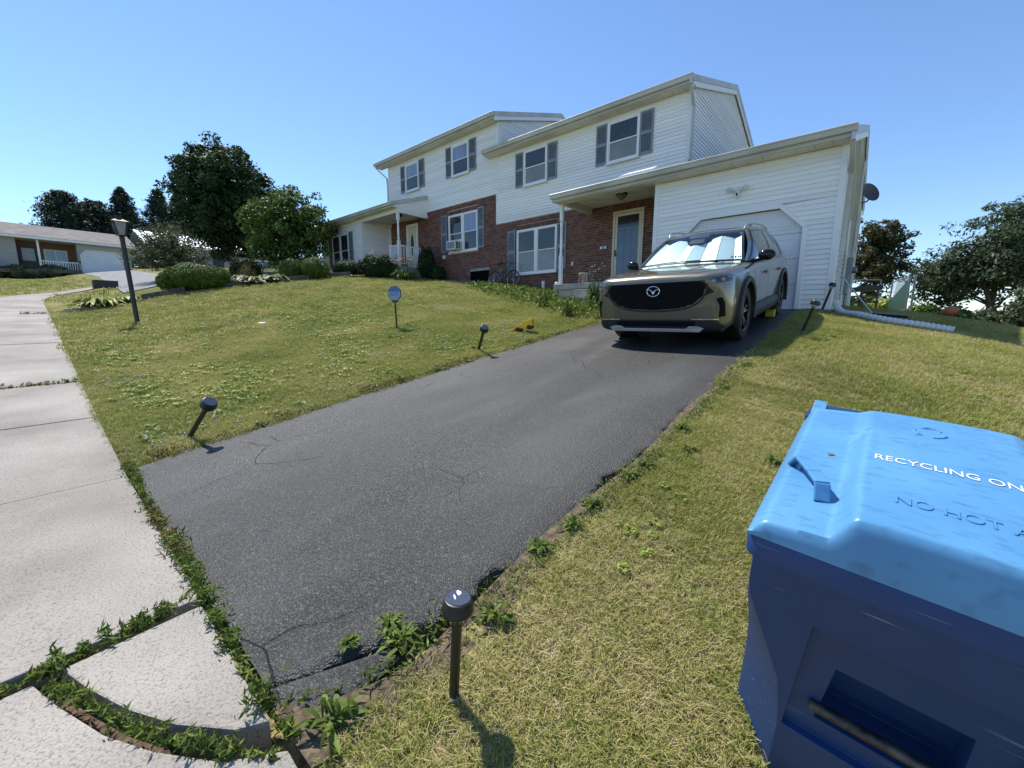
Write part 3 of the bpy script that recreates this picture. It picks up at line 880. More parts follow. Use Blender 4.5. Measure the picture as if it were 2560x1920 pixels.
# chimney-less end of right house. number plaque and boxes on the brick
mb = MB(); mb.box(-6.95, -6.68, YH - .03, YH - .013, 2.28, 2.40)
pl = mb.build('number_plaque', M['black_metal'], rh)
MB().box(-6.93, -6.845, YH - .034, YH - .0302, 2.295, 2.385).build('plaque_tile', M['white_plastic'], pl)
MB().box(-6.785, -6.70, YH - .034, YH - .0302, 2.295, 2.385).build('plaque_tile', M['white_plastic'], pl)
me = text_mesh('18', .085, .002); me.materials.append(M['white_plastic'])
o = mesh_obj('plaque_number', me, None, pl, local=True); o.matrix_parent_inverse = Matrix.Identity(4)
o.location = (-6.815, YH - .033, 2.34); o.rotation_euler = (PI / 2, 0, 0)
MB().box(-8.02, -7.93, YH - .06, YH - .013, 1.86, 1.99).build('outlet_cover', M['cream'], rh, bevel=.01)
MB().lathe([(.04, 0), (.05, .02), (.04, .05), (0, .055)], (-6.80, YH - .012, 1.84), 12, (0, -1, 0)).build('vent_cover', M['grey_metal'], rh, smooth=True)
# basement window well under the left unit is part of the left house

M['well_shade_black'] = pm('painted_well_shade', (.006, .006, .007), rough=1.0, spec=0.0)  # flat near-black colour painted for the shade inside the basement window well
# ============ left house (attached, one step up the hill)
lh = thing('house', (-15.5, YH, 2.0), 'higher white two storey house on the left with railed porch and brick ground floor', 'house')
bricks(lh, -18.94, -11.575, 1.28, lambda x: 4.88, [(-14.44, -12.61, 2.86, 4.64), (-17.58, -16.66, 1.5, 4.70), (-13.1, -12.0, 1.2, 2.02)], YH, 300,
       [(-14.44, -12.61, 4.48, .165), (-17.58, -16.66, 4.53, .165)])
MB().box(-13.12, -11.95, YH - .03, YH + .05, 2.02, 2.12).build('window_well_lintel', M['concrete_old'], lh, bevel=.01)
MB().box(-13.10, -12.0, YH - .012, YH + .1, 1.15, 2.018).build('basement_window', M['well_shade_black'], lh)
wl = MB().box(-18.9, -11.47, YH + .002, YH + .12, 4.88, 7.48).build('front_siding_wall', M['siding'], lh)
boards(wl, 'x', YH, -1, 4.88, 7.44, lambda z: [(-18.82, -11.58 if z > 6.7 else -11.462)], M['siding'])
MB().box(-18.93, -18.82, YH - .03, YH + .08, 4.6, 7.44).build('corner_post', M['trim'], lh)
MB().box(-11.58, -11.463, YH - .03, YH + .098, 6.3, 7.44).build('corner_post', M['trim'], lh)
MB().box(-11.592, -11.572, YH - .022, YH + .0, 3.73, 4.88).build('edge_trim', M['trim'], lh)
ZL = 7.52
lgab = lambda y: ZL + PITCH * (min(y, 16.5) - 12.13) - PITCH * max(0, y - 16.5)
def lgext(z):
    lo = YH + .1 if z < lgab(YH + .1) else 12.13 + (z - ZL) / PITCH
    hi = YB if z < lgab(YB) else 16.5 + (lgab(16.5) - z) / PITCH
    return [(lo, max(hi, lo + .02))]
wl = MB(); wl.prism([(-11.62, YH + .1, 5.8), (-11.62, YB, 5.8), (-11.62, YB, lgab(YB) - .02), (-11.62, 16.5, lgab(16.5) - .02), (-11.62, YH + .1, lgab(YH) - .02)], (.135, 0, 0))
wl = wl.build('gable_wall', M['siding'], lh)
MB().box(-11.484, -11.452, YH + .10, YH + .19, 6.5, 7.46).build('corner_post', M['trim'], lh)
boards(wl, 'y', -11.485, 1, 6.3, lgab(16.5) - .1, lgext, M['siding'])
lrf, _ = roof_slab(lh, 'roof', -19.5, -11.36, 12.13, ZL + .02, 16.5, 20.7)
rake_board(lrf, -11.359, 12.13, ZL + .02, 16.5, 20.7)
gutter(lrf, -19.55, -11.36, 12.13, ZL)
MB().box(-19.5, -11.36, 12.131, 12.16, ZL - .06, ZL + .15).build('fascia', M['gutter'], lrf)
soffit(lrf, -19.48, -11.37, 12.16, YH - .02, ZL - .075)
MB().prism([(-18.9, YH + .08, 4.5), (-18.9, YB, 4.5), (-18.9, YB, lgab(YB)), (-18.9, 16.5, lgab(16.5)), (-18.9, YH + .08, lgab(YH))], (.1, 0, 0)).build('gable_wall', M['siding'], lh)
ds = MB(); spout(ds, [(-19.35, 12.06, 7.50), (-19.35, 12.06, 7.40), (-18.98, 12.40, 6.95), (-18.98, 12.44, 6.6), (-18.98, 12.44, 5.0)]); ds.build('downspout', M['gutter'], lh)
for x0, x1 in ((-17.46, -16.43), (-14.13, -13.08)):
    window(lh, x0, x1, 6.0, 7.21, YH - .032, panes=('pane_blue', 'pane_dark'))
    shutter(lh, x0 - .39, x0 - .012, 6.02, 7.23, YH - .027); shutter(lh, x1 + .012, x1 + .40, 6.02, 7.23, YH - .027)
window(lh, -14.43, -12.62, 2.90, 4.47, YH, twin=True, panes=(('pane_dark', 'pane_dark'), ('pane_blue', 'pane_dark')))
shutter(lh, -14.93, -14.56, 2.94, 4.54, YH - .014); shutter(lh, -12.60, -12.26, 2.94, 4.54, YH - .014)
MB().box(-14.82, -14.66, YH - .10, YH - .013, 2.68, 2.84).build('outlet_cover', M['white_plastic'], lh, bevel=.01)
# entry door with oval glass
fd = MB(); a, b, z0, z1 = -17.56, -16.68, 2.37, 4.52
fd.box(a, a + .10, YH - .04, YH + .05, z0, z1 - .1); fd.box(b - .10, b, YH - .04, YH + .05, z0, z1 - .1); fd.box(a, b, YH - .04, YH + .05, z1 - .1, z1)
ed = fd.build('front_door', M['trim'], lh)
MB().box(a + .1, b - .1, YH - .012, YH + .02, z0, z1 - .1).build('door_leaf', M['cream'], ed)
ov = MB(); ov.add([(-17.12 + .155 * math.cos(t_), YH - .018, 3.55 + .52 * math.sin(t_)) for t_ in np.linspace(0, 2 * PI, 24, endpoint=False)], [tuple(range(24))])
ov.build('oval_glass', M['pane_dark'], ed)
ov = MB(); ov.tube([(-17.12 + .165 * math.cos(t_), YH - .018, 3.55 + .53 * math.sin(t_)) for t_ in np.linspace(0, 2 * PI, 25)], .018, 6); ov.build('oval_frame', M['trim'], ed, smooth=True)
# wing at far left with its own window, and porch in between
YL = 10.90
wx0, wx1 = -23.2, -18.95
wl = MB().box(wx0, wx1, YL + .002, YL + .12, 1.6, 4.80).build('wing_front_wall', M['siding'], lh)
boards(wl, 'x', YL, -1, 2.0, 4.74, lambda z: [(wx0, wx1 - .10)], M['siding'])
MB().box(wx1 - .10, wx1 + .012, YL - .03, YL + .08, 2.0, 4.76).build('corner_post', M['trim'], lh)
wl = MB().box(wx1 - .12, wx1 - .002, YL + .12, YH, 1.8, 4.80).build('porch_side_wall', M['siding'], lh)
boards(wl, 'y', wx1, 1, 2.3, 4.74, lambda z: [(YL + .085, YH - .0)], M['siding'])
MB().box(wx1 + .018, wx1 + .07, YH - .08, YH - .013, 2.3, 4.74).build('corner_post', M['trim'], lh)
window(lh, -21.9, -20.2, 2.62, 4.28, YL - .032, twin=True, panes=(('pane_dark', 'pane_dark'), ('pane_dark', 'pane_dark')))
shutter(lh, -20.18, -19.80, 2.62, 4.30, YL - .027); shutter(lh, -22.32, -21.92, 2.62, 4.30, YL - .027)
ZW = 4.80
wrf, _ = roof_slab(lh, 'wing_roof', -23.6, -18.9, 10.55, ZW + .02, 16.4, 20.6)
mb = MB(); mb.prism([(-18.9, 10.55, ZW + .02), (-18.9, YH, ZW + .02 + PITCH * 1.93), (-18.9, YH, ZW + .14 + PITCH * 1.93), (-18.9, 10.55, ZW + .14)], (2.995, 0, 0)); mb.build('porch_roof', M['shingle'], lh)
gutter(wrf, -23.6, -15.80, 10.55, ZW - .0)
MB().box(-23.6, -15.82, 10.551, 10.58, ZW - .06, ZW + .14).build('fascia', M['gutter'], wrf)
soffit(wrf, -23.5, -15.9, 10.58, YL - .02, ZW - .06)
MB().box(wx1 + .013, -15.90, YL - .05, YL + .06, 4.585, 4.765).build('porch_beam', M['trim'], lh)
MB().box(-16.02, -15.90, YL + .061, YH - .012, 4.585, 4.765).build('porch_beam', M['trim'], lh)
MB().box(wx1, -16.03, YL + .06, YH, 4.74, 4.76).build('porch_ceiling', M['soffit'], lh)
pg = MB(); pg.prism([(-15.99, YL - .3, 4.77), (-15.99, YH - .01, 4.77), (-15.99, YH - .01, ZW + PITCH * 1.93), (-15.99, YL - .3, ZW + .03)], (.06, 0, 0)); pg = pg.build('porch_gable', M['siding'], lh)
boards(pg, 'y', -15.93, 1, 4.77, 5.42, lambda z: [(max(YL - .28, 10.55 + (z - ZW) / PITCH), YH - .03)], M['siding'])
mb = MB(); mb.prism([(-15.905, 10.5, ZW - .02), (-15.905, YH - .0, ZW - .02 + PITCH * 1.98), (-15.905, YH, ZW + .15 + PITCH * 1.98), (-15.905, 10.5, ZW + .15)], (.03, 0, 0)); mb.build('rake_board', M['gutter'], lh)
pp = MB(); pp.box(-16.03, -15.92, YL - .05, YL + .06, 2.0, 3.42); pp.box(-16.03, -15.92, YL - .05, YL + .06, 4.26, 4.584)
pp.lathe([(.054, 3.42), (.040, 3.46), (.052, 3.52), (.036, 3.58), (.048, 3.8), (.040, 4.12), (.052, 4.18), (.038, 4.22), (.054, 4.26)], (-15.975, YL + .005, 0), 14, cap=False)
pp.build('porch_post', M['trim'], lh, smooth=True)
MB().box(wx1, -15.85, YL - .1, YH, 1.7, 2.33).build('porch_slab', M['concrete_old'], lh)
def railing(p, q, n, zb, zt):
    mb = MB(); mb.bar((p[0], p[1], zt), (q[0], q[1], zt), .06, .05); mb.bar((p[0], p[1], zb), (q[0], q[1], zb), .05, .04)
    r = mb.build('railing', M['trim'], lh)
    for i in range(n):
        f = (i + .5) / n
        x_, y_ = p[0] + (q[0] - p[0]) * f, p[1] + (q[1] - p[1]) * f
        MB().box(x_ - .018, x_ + .018, y_ - .018, y_ + .018, zb + .02, zt - .025).build('baluster', M['trim'], r)
    return r
railing((-15.97, YL + .06), (-15.97, YH - .1), 11, 2.46, 3.22)
railing((-16.55, YL), (-16.03, YL), 5, 2.46, 3.22)
MB().box(-16.64, -16.55, YL - .045, YL + .045, 2.33, 3.30).build('railing_post', M['trim'], lh)
railing((-18.9, YL), (-18.13, YL), 7, 2.46, 3.14)
MB().box(-18.13, -18.04, YL - .045, YL + .045, 2.33, 3.24).build('railing_post', M['trim'], lh)
# ------------------------------------------------------------------ the parked car (local frame: x across, y from nose to tail, z up)
CAR_X, CAR_Y = -2.25, 5.66
slope = math.atan2(.38, 2.79)
CAR_Z = tz(CAR_X, CAR_Y + .93) + .016 - math.sin(slope) * .93
car = thing('parked_car', (CAR_X, CAR_Y, CAR_Z), 'tan sport utility vehicle with silver sunshade in windscreen parked nose-out on the driveway', 'car', rot=(slope, 0, 0))
def carpaint():
    m = bpy.data.materials.new('tan_metallic_paint'); m.use_nodes = True
    nt = m.node_tree; N = nt.nodes; L = nt.links
    b = N["Principled BSDF"]
    b.inputs["Base Color"].default_value = rgb(0.135, 0.118, 0.083)
    b.inputs["Metallic"].default_value = 0.35; b.inputs["Roughness"].default_value = 0.34
    b.inputs["Coat Weight"].default_value = 1.0; b.inputs["Coat Roughness"].default_value = 0.03
    n = N.new("ShaderNodeTexNoise"); n.inputs["Scale"].default_value = 900
    tc = N.new("ShaderNodeTexCoord"); L.new(tc.outputs["Object"], n.inputs["Vector"])
    bp = N.new("ShaderNodeBump"); bp.inputs["Strength"].default_value = 0.06; bp.inputs["Distance"].default_value = 0.002
    L.new(n.outputs[0], bp.inputs["Height"]); L.new(bp.outputs[0], b.inputs["Normal"])
    return m
M['paint'] = carpaint()
M['clad'] = pm('grey_cladding', (0.018, 0.020, 0.023), (0.026, 0.029, 0.033), scale=30, rough=0.5, spec=.3)
M['gloss_black'] = pm('gloss_black', (0.006, 0.006, 0.007), rough=0.15, spec=.4)
M['mesh_black'] = pm('grille_black', (0.004, 0.004, 0.005), rough=0.6, spec=.12)
M['silver'] = pm('satin_silver', (0.48, 0.49, 0.50), rough=0.3, metal=0.85)
M['chrome'] = pm('chrome', (0.75, 0.76, 0.77), rough=0.12, metal=1.0)
M['tint'] = pm('tinted_glass', (0.012, 0.013, 0.015), rough=0.03, spec=0.8, coat=0.5)
M['lens'] = pm('lamp_lens', (0.012, 0.013, 0.015), (0.05, 0.052, 0.055), scale=24, rough=0.1, coat=.6)
M['lamp_white'] = pm('lamp_reflector', (0.34, 0.35, 0.36), rough=0.25, metal=0.4)
M['clear'] = glassmat('windscreen_glass', (0.88, 0.94, 0.93))

def crom(P, n):
    """Catmull-Rom through rows of control points"""
    P = np.asarray(P, float)
    out = []
    m = len(P)
    ts = np.linspace(0, m - 1, n)
    for t in ts:
        i = min(int(t), m - 2); f = t - i
        p0 = P[max(i - 1, 0)]; p1 = P[i]; p2 = P[i + 1]; p3 = P[min(i + 2, m - 1)]
        if i == 0: p0 = 2 * p1 - p2
        if i == m - 2: p3 = 2 * p2 - p1
        out.append(0.5 * ((2 * p1) + (-p0 + p2) * f + (2 * p0 - 5 * p1 + 4 * p2 - p3) * f ** 2 + (-p0 + 3 * p1 - 3 * p2 + p3) * f ** 3))
    return np.array(out)

# stations: v, bottom z, half width, shoulder z, hood-edge z, top-centre z
ST = [(0.000, .34, .64, .82, .895, .918), (0.030, .26, .80, .86, .935, .958), (0.09, .225, .875, .895, .962, .988), (0.25, .215, .925, .925, .987, 1.013),
      (0.50, .21, .935, .950, 1.010, 1.040), (0.93, .21, .955, .985, 1.035, 1.072), (1.25, .21, .945, 1.00, 1.05, 1.092), (1.55, .21, .935, 1.01, 1.05, 1.075),
      (2.30, .21, .930, 1.02, 1.045, 1.06), (3.10, .21, .938, 1.04, 1.06, 1.07), (3.745, .215, .958, 1.05, 1.075, 1.085), (4.25, .23, .930, 1.05, 1.08, 1.09),
      (4.58, .28, .86, 1.02, 1.07, 1.09), (4.70, .36, .76, .95, 1.02, 1.05)]
def ring(s):
    v, zb, bw, zs, ze, zt = s
    hh = zs - zb
    return [(0, v, zb), (.45 * bw, v, zb), (.84 * bw, v, zb + .01), (.955 * bw, v, zb + .09 * hh), (.985 * bw, v, zb + .27 * hh), (1.0 * bw, v, zb + .50 * hh),
            (.998 * bw, v, zb + .72 * hh), (.985 * bw, v, zb + .88 * hh), (.955 * bw, v, zs), (.86 * bw, v, ze), (.62 * bw, v, ze + .55 * (zt - ze)), (.30 * bw, v, zt - .004), (0, v, zt)]
rings = np.array([ring(s) for s in ST])                       # (S, 13, 3)
dense = np.array([crom(rings[:, k, :], 70) for k in range(13)]).transpose(1, 0, 2)
dense = np.array([crom(r, 44) for r in dense])                # (70, 44, 3)
full = np.concatenate([dense, dense[:, -2:0:-1] * np.array([-1, 1, 1])], axis=1)
mb = MB()
nr, nc = full.shape[:2]
vs = full.reshape(-1, 3).tolist()
fs = [(i * nc + j, i * nc + (j + 1) % nc, (i + 1) * nc + (j + 1) % nc, (i + 1) * nc + j) for i in range(nr - 1) for j in range(nc)]
fs += [tuple(range(nc))[::-1], tuple(range((nr - 1) * nc, nr * nc))]
mb.add(vs, fs)
body = mb.build('body', M['paint'], car, smooth=True, local=True, angle=60)
WR = .365
AX = (.93, 3.745)
# cut the wheel arches out of the body and keep the evaluated mesh
cut = MB()
for v in AX:
    for s in (-1, 1): cut.lathe([(.415, .50), (.415, 1.2)], (0, v, WR + .02), 36, (s, 0, 0))
cutter = cut.build('cutter_tmp', None)
md = body.modifiers.new('b', 'BOOLEAN'); md.object = cutter; md.operation = 'DIFFERENCE'; md.solver = 'EXACT'
tmp_m = cutter.matrix_world.copy()
cutter.parent = car; cutter.matrix_parent_inverse = Matrix.Identity(4)
bpy.context.view_layer.update()
me = bpy.data.meshes.new_from_object(body.evaluated_get(bpy.context.evaluated_depsgraph_get()))
body.modifiers.clear()
me.name = 'body'; body.data = me
me.materials.clear(); me.materials.append(M['paint'])
me.polygons.foreach_set("material_index", [0] * len(me.polygons))
bpy.data.objects.remove(cutter)
me.polygons.foreach_set("use_smooth", [True] * len(me.polygons)); me.set_sharp_from_angle(angle=math.radians(50))
bvh = BVHTree.FromPolygons([v.co.copy() for v in me.vertices], [tuple(p.vertices) for p in me.polygons])

def decal(name, poly, mat, off=.004, axis='front', step=.02, parent=None, side=1, thick=.012):
    """panel cut to a 2-D outline, laid on the body surface. front: poly in (x,z); side: poly in (y,z); top: (x,y)"""
    n = len(poly)
    xs = [p[0] for p in poly]; ys = [p[1] for p in poly]
    vs = [Vector(p) for p in poly]
    # densify the outline
    ring_ = []
    for i in range(n):
        a, b = vs[i], vs[(i + 1) % n]
        k = max(1, int((b - a).length / step))
        for j in range(k): ring_.append(a.lerp(b, j / k))
    pts = list(ring_)
    def inside(x, y):
        c = False
        for i in range(n):
            x1, y1 = poly[i]; x2, y2 = poly[(i + 1) % n]
            if (y1 > y) != (y2 > y) and x < (x2 - x1) * (y - y1) / (y2 - y1) + x1: c = not c
        return c
    x = min(xs) + step / 2
    while x < max(xs):
        y = min(ys) + step / 2
        while y < max(ys):
            if inside(x, y): pts.append(Vector((x, y)))
            y += step
        x += step
    r = geometry.delaunay_2d_cdt(pts, [], [list(range(len(ring_)))], 1, 1e-6)
    out = []; last = None
    for p in r[0]:
        if axis == 'front': o_, d_ = Vector((p.x, -1, p.y)), Vector((0, 1, 0))
        elif axis == 'side': o_, d_ = Vector((side * 2, p.x, p.y)), Vector((-side, 0, 0))
        else: o_, d_ = Vector((p.x, p.y, 3)), Vector((0, 0, -1))
        h = bvh.ray_cast(o_, d_)
        if h[0] is None:
            q = bvh.find_nearest(o_ + d_ * (1.2 if axis != 'top' else 2)); hit, nr_ = q[0], q[1]
        else: hit, nr_ = h[0], h[1]
        if nr_.dot(d_) > 0: nr_ = -nr_
        out.append((hit, hit + (nr_ * .5 - d_ * .5).normalized() * off))
    mb = MB()
    mb.add([o_[1] for o_ in out], [tuple(f) for f in r[2]])
    o = mb.build(name, mat, parent or car, smooth=True, local=True, angle=70)
    return o
def sub(o, parent):
    """second-level part in the same local frame"""
    o.parent = parent; o.matrix_parent_inverse = Matrix.Identity(4); return o
def mir(poly): return [(-x, y) for x, y in poly][::-1]

# grille and lower front
gr = decal('grille', [(-.60, .885), (.60, .885), (.665, .835), (.63, .70), (.52, .60), (.34, .545), (0, .525), (-.34, .545), (-.52, .60), (-.63, .70), (-.665, .835)], M['mesh_black'], .006)
gt = MB()
pts = []
for (x, z) in [(-.69, .80), (-.64, .69), (-.53, .585), (-.34, .528), (0, .508), (.34, .528), (.53, .585), (.64, .69), (.69, .80)]:
    h = bvh.ray_cast(Vector((x, -1, z)), Vector((0, 1, 0))); pts.append(h[0] + Vector((0, -.010, 0)))
gt.tube([Vector(p) for p in crom([tuple(p) for p in pts], 30)], .011, 8)
sub(gt.build('grille_surround', M['gloss_black'], None, smooth=True), gr)
cells = MB()
for r_ in range(9):
    for c_ in range(-9, 10):
        x = c_ * .068 + (.034 if r_ % 2 else 0); z = .565 + r_ * .036
        if abs(x) > .60 - max(0, (.70 - z)) * 1.35 or (abs(x) < .11 and .66 < z < .86): continue
        h = bvh.ray_cast(Vector((x, -1, z)), Vector((0, 1, 0)))
        if h[0] is None: continue
        p = h[0] + Vector((0, -.008, 0))
        cells.obox(p, (.016, 0, 0), (0, .003, .002), (0, -.001, .005))
tag(sub(cells.build('grille_bar', M['gloss_black'], None), gr), kind='stuff')
# emblem: winged letter in an oval ring
ye = bvh.ray_cast(Vector((0, -1, .775)), Vector((0, 1, 0)))[0].y - .020
em = MB()
em.tube([(.086 * math.cos(t), ye, .775 + .066 * math.sin(t)) for t in np.linspace(0, 2 * PI, 33)], .0075, 8)
wing = crom([(-.083, ye, .800), (-.045, ye, .795), (-.018, ye, .775), (0, ye, .742), (.018, ye, .775), (.045, ye, .795), (.083, ye, .800)], 25)
em.tube([Vector(p) for p in wing], [.004 + .007 * math.sin(PI * i / 24) for i in range(25)], 8)
sub(em.build('emblem', M['chrome'], None, smooth=True), gr)
# lower intake, bumper cladding and skid plate
lower = decal('bumper_cladding', [(-.80, .385), (-.55, .395), (.55, .395), (.80, .385), (.87, .30), (.80, .235), (.6, .225), (-.6, .225), (-.80, .235), (-.87, .30)], M['clad'], .006)
sub(decal('lower_intake', [(-.56, .375), (.56, .375), (.52, .305), (-.52, .305)], M['mesh_black'], .011), lower)
sk = MB()
prof = [(-.66, .285), (-.58, .31), (-.48, .31), (-.43, .275), (.43, .275), (.48, .31), (.58, .31), (.66, .285), (.60, .232), (-.60, .232)]
def fronty(x, z):
    h = bvh.ray_cast(Vector((x, -1, z)), Vector((0, 1, 0))); return h[0].y if h[0] is not None else .1
n_ = len(prof)
vs = [(x, fronty(x, max(z, .30)) - .028, z) for x, z in prof] + [(x, fronty(x, max(z, .30)) + .04, z - .01) for x, z in prof]
sk.add(vs, [(0, 1, 2, 3, 9), (9, 3, 4, 8), (8, 4, 5, 6, 7)] + [(i, n_ + i, n_ + (i + 1) % n_, (i + 1) % n_) for i in range(n_)])
sub(sk.build('skid_plate', M['silver'], None, bevel=.004), lower)
for s in (1, -1):
    pl = [(s * x, z) for x, z in ((.50, .408), (.82, .402), (.82, .390), (.50, .394))]
    sub(decal('chrome_strip', pl if s > 0 else pl[::-1], M['chrome'], .012, step=.03), lower)
    vent = [(s * x, z) for x, z in ((.785, .655), (.845, .67), (.872, .60), (.878, .43), (.815, .42), (.825, .56))]
    decal('side_vent', vent, M['mesh_black'], .005)
    hl = [(s * x, z) for x, z in ((.645, .895), (.70, .905), (.80, .915), (.885, .925), (.925, .905), (.905, .858), (.80, .838), (.70, .832), (.665, .845))]
    L_ = decal('headlight', hl, M['lens'], .006)
    bz = [(s * x, z) for x, z in ((.60, .885), (.64, .90), (.70, .80), (.76, .74), (.66, .70), (.655, .83))]
    decal('headlight_bezel', bz, M['gloss_black'], .0045)
    for (hx, hz, rr) in ((.745, .870, .022), (.835, .880, .026)):
        h = bvh.ray_cast(Vector((s * hx, -1, hz)), Vector((0, 1, 0)))
        lm = MB(); lm.lathe([(rr, 0), (rr, .012), (rr * .72, .014), (rr * .6, .004), (0, .006)], h[0] + h[1] * .002 if h[1].y < 0 else h[0] - h[1] * .002, 20, (s * .35, -1, .1))
        sub(lm.build('projector', M['lamp_white'], None, smooth=True), L_)
    dr = MB(); pts = []
    for (x, z) in ((.865, .912), (.900, .890), (.893, .852), (.85, .836), (.79, .833)):
        h = bvh.ray_cast(Vector((s * x, -1, z)), Vector((0, 1, 0))); pts.append(h[0] + Vector((s * .006, -.010, 0)))
    dr.tube(pts, .006, 6); sub(dr.build('signature_light', M['lamp_white'], None, smooth=True), L_)
    fl = MB()
# hood shut lines
for s in (1, -1):
    sl = MB(); pts = []
    for (x, y) in ((.10, .062), (.40, .085), (.62, .15), (.74, .30), (.80, .60), (.82, 1.0), (.815, 1.28)):
        h = bvh.ray_cast(Vector((s * x, y, 3)), Vector((0, 0, -1)))
        if h[0] is not None: pts.append(h[0] + Vector((0, 0, -.001)))
    sl.tube([Vector(p) for p in crom([tuple(p) for p in pts], 30)], .0035, 5)
    sub(sl.build('hood_gap', M['black_plastic'], None), body)
    cr = MB(); pts = []
    for (x, y) in ((.30, .16), (.40, .50), (.50, .95), (.56, 1.20)):
        h = bvh.ray_cast(Vector((s * x, y, 3)), Vector((0, 0, -1))); pts.append(h[0] + Vector((0, 0, -.004)))
    cr.tube([Vector(p) for p in crom([tuple(p) for p in pts], 16)], .010, 8); sub(cr.build('hood_crease', M['paint'], None, smooth=True), body)
# arch and sill cladding
for s in (1, -1):
    for v in AX:
        mb = MB(); P = []
        for t in np.linspace(-.32, PI + .32, 34):
            row = []
            for (rr, uo) in ((.405, .86), (.405, .972), (.425, .982), (.472, .976), (.488, .955), (.488, .90)):
                z = WR + .02 + rr * math.sin(t); y = v + rr * math.cos(t)
                row.append((s * uo * (1 if v > 2 else 1.0), y, max(z, .225)))
            P.append(row)
        mb.grid(P); mb.build('wheel_arch_trim', M['clad'], car, smooth=True, local=True, angle=40)
        # dark inner arch
        mb = MB(); mb.lathe([(.412, .52), (.412, .90)], (0, v, WR + .02), 30, (s, 0, 0), cap=False)
        mb.add([(s * .52, v + .412 * math.cos(t), WR + .02 + .412 * math.sin(t)) for t in np.linspace(0, 2 * PI, 30, endpoint=False)], [tuple(range(30))])
        mb.build('wheel_well', M['black_plastic'], car, local=True)
    mb = MB(); mb.prism([(s * .85, 1.30, .205), (s * .925, 1.30, .225), (s * .966, 1.30, .31), (s * .960, 1.30, .40), (s * .945, 1.30, .43), (s * .85, 1.30, .43)], (0, 2.09, 0))
    mb.build('sill_trim', M['clad'], car, smooth=True, local=True, angle=30)
    # door gaps and handles
    for (y0, z0, y1, z1) in ((1.36, .44, 1.42, 1.0), (2.42, .44, 2.40, 1.03), (3.36, .52, 3.62, 1.05)):
        mb = MB(); pts = []
        for f in np.linspace(0, 1, 8):
            h = bvh.ray_cast(Vector((s * 2, y0 + (y1 - y0) * f, z0 + (z1 - z0) * f)), Vector((-s, 0, 0))); pts.append(h[0] - Vector((s * .001, 0, 0)))
        mb.tube(pts, .0035, 5); sub(mb.build('door_gap', M['black_plastic'], None), body)
    for y in (2.22, 3.30):
        h = bvh.ray_cast(Vector((s * 2, y, .865)), Vector((-s, 0, 0)))
        decal('door_handle_recess', [(y - .085, .835), (y + .085, .84), (y + .09, .895), (y - .075, .89)], M['clad'], .003, 'side', side=s)
        mb = MB(); x = h[0].x
        mb.tube([(x, y - .10, .872), (x + s * .03, y - .085, .872), (x + s * .038, y, .875), (x + s * .03, y + .085, .876), (x, y + .10, .876)], .013, 8)
        mb.build('door_handle', M['paint'], car, smooth=True, local=True)

# greenhouse
SB = [(.800, 1.31, 1.075), (.872, 1.72, 1.035), (.885, 2.90, 1.050), (.880, 3.80, 1.080), (.820, 4.46, 1.110)]
STp = [(.605, 2.10, 1.535), (.630, 2.36, 1.583), (.640, 2.95, 1.603), (.625, 3.70, 1.570), (.590, 4.28, 1.485)]
SBd, STd = crom(SB, 41), crom(STp, 41)
def side_pt(s, t, sg=1, off=0.0):
    i = s * 10
    k = min(int(i), 39); f = i - k
    b = SBd[k] * (1 - f) + SBd[k + 1] * f; tp = STd[k] * (1 - f) + STd[k + 1] * f
    p = b * (1 - t) + tp * t
    bul = .045 * math.sin(PI * min(t, 1)) + off
    return Vector((sg * (p[0] + bul), p[1], p[2] + off * .3))
for sg in (1, -1):
    mb = MB(); mb.grid([[side_pt(s, t, sg) for t in np.linspace(0, 1, 12)] for s in np.linspace(0, 4, 41)])
    mb.build('roof_side', M['paint'], car, smooth=True, local=True, angle=70)
    def glass(name, quad, mat, off, n=14):
        (s0, t0), (s1, t1), (s2, t2), (s3, t3) = quad
        P = []
        for i in range(n + 1):
            a = i / n; row = []
            for j in range(9):
                c = j / 8
                s_ = (s0 * (1 - a) + s1 * a) * (1 - c) + (s3 * (1 - a) + s2 * a) * c
                t_ = (t0 * (1 - a) + t1 * a) * (1 - c) + (t3 * (1 - a) + t2 * a) * c
                row.append(side_pt(s_, t_, sg, off))
            P.append(row)
        m_ = MB(); m_.grid(P); return m_.build(name, mat, car, smooth=True, local=True, angle=70)
    glass('window_trim', [(.30, .00), (3.72, .03), (3.40, .90), (.62, .92)], M['gloss_black'], .004, 24)
    glass('side_window', [(.46, .05), (1.72, .05), (1.78, .85), (.72, .86)], M['tint'], .007)
    glass('side_window', [(1.86, .05), (2.78, .05), (2.86, .85), (1.92, .85)], M['tint'], .007)
    glass('quarter_window', [(2.90, .06), (3.52, .10), (3.28, .82), (2.98, .84)], M['tint'], .007)
    rail = MB(); pts = []
    for s_ in np.linspace(.30, 3.5, 16):
        p = side_pt(s_, 1.0, sg); e = min(1, min(s_ - .30, 3.5 - s_) * 3.0)
        pts.append((p.x - sg * .02, p.y, p.z + .004 + .042 * e ** .5))
    rail.tube(pts, .014, 8); rail.build('roof_rail', M['silver'], car, smooth=True, local=True)
rows = []
for k in range(41):
    a = STd[k]
    crown = .030
    e0 = max(0, 1 - k / 6)
    rows.append([(a[0] * c, a[1] - (1 - c * c) * .085 * e0, a[2] + crown * (1 - c * c)) for c in np.linspace(-1, 1, 21)])
roof = MB().grid(rows).build('roof', M['paint'], car, smooth=True, local=True, angle=70)
M['sunroof'] = M['tint']
rows = []
for k in range(6, 24):
    a = STd[k]; rows.append([(a[0] * c * .68, a[1], a[2] + .030 * (1 - (c * .68) ** 2) + .004) for c in np.linspace(-1, 1, 9)])
sub(MB().grid(rows).build('sunroof', M['tint'], None, smooth=True), roof)
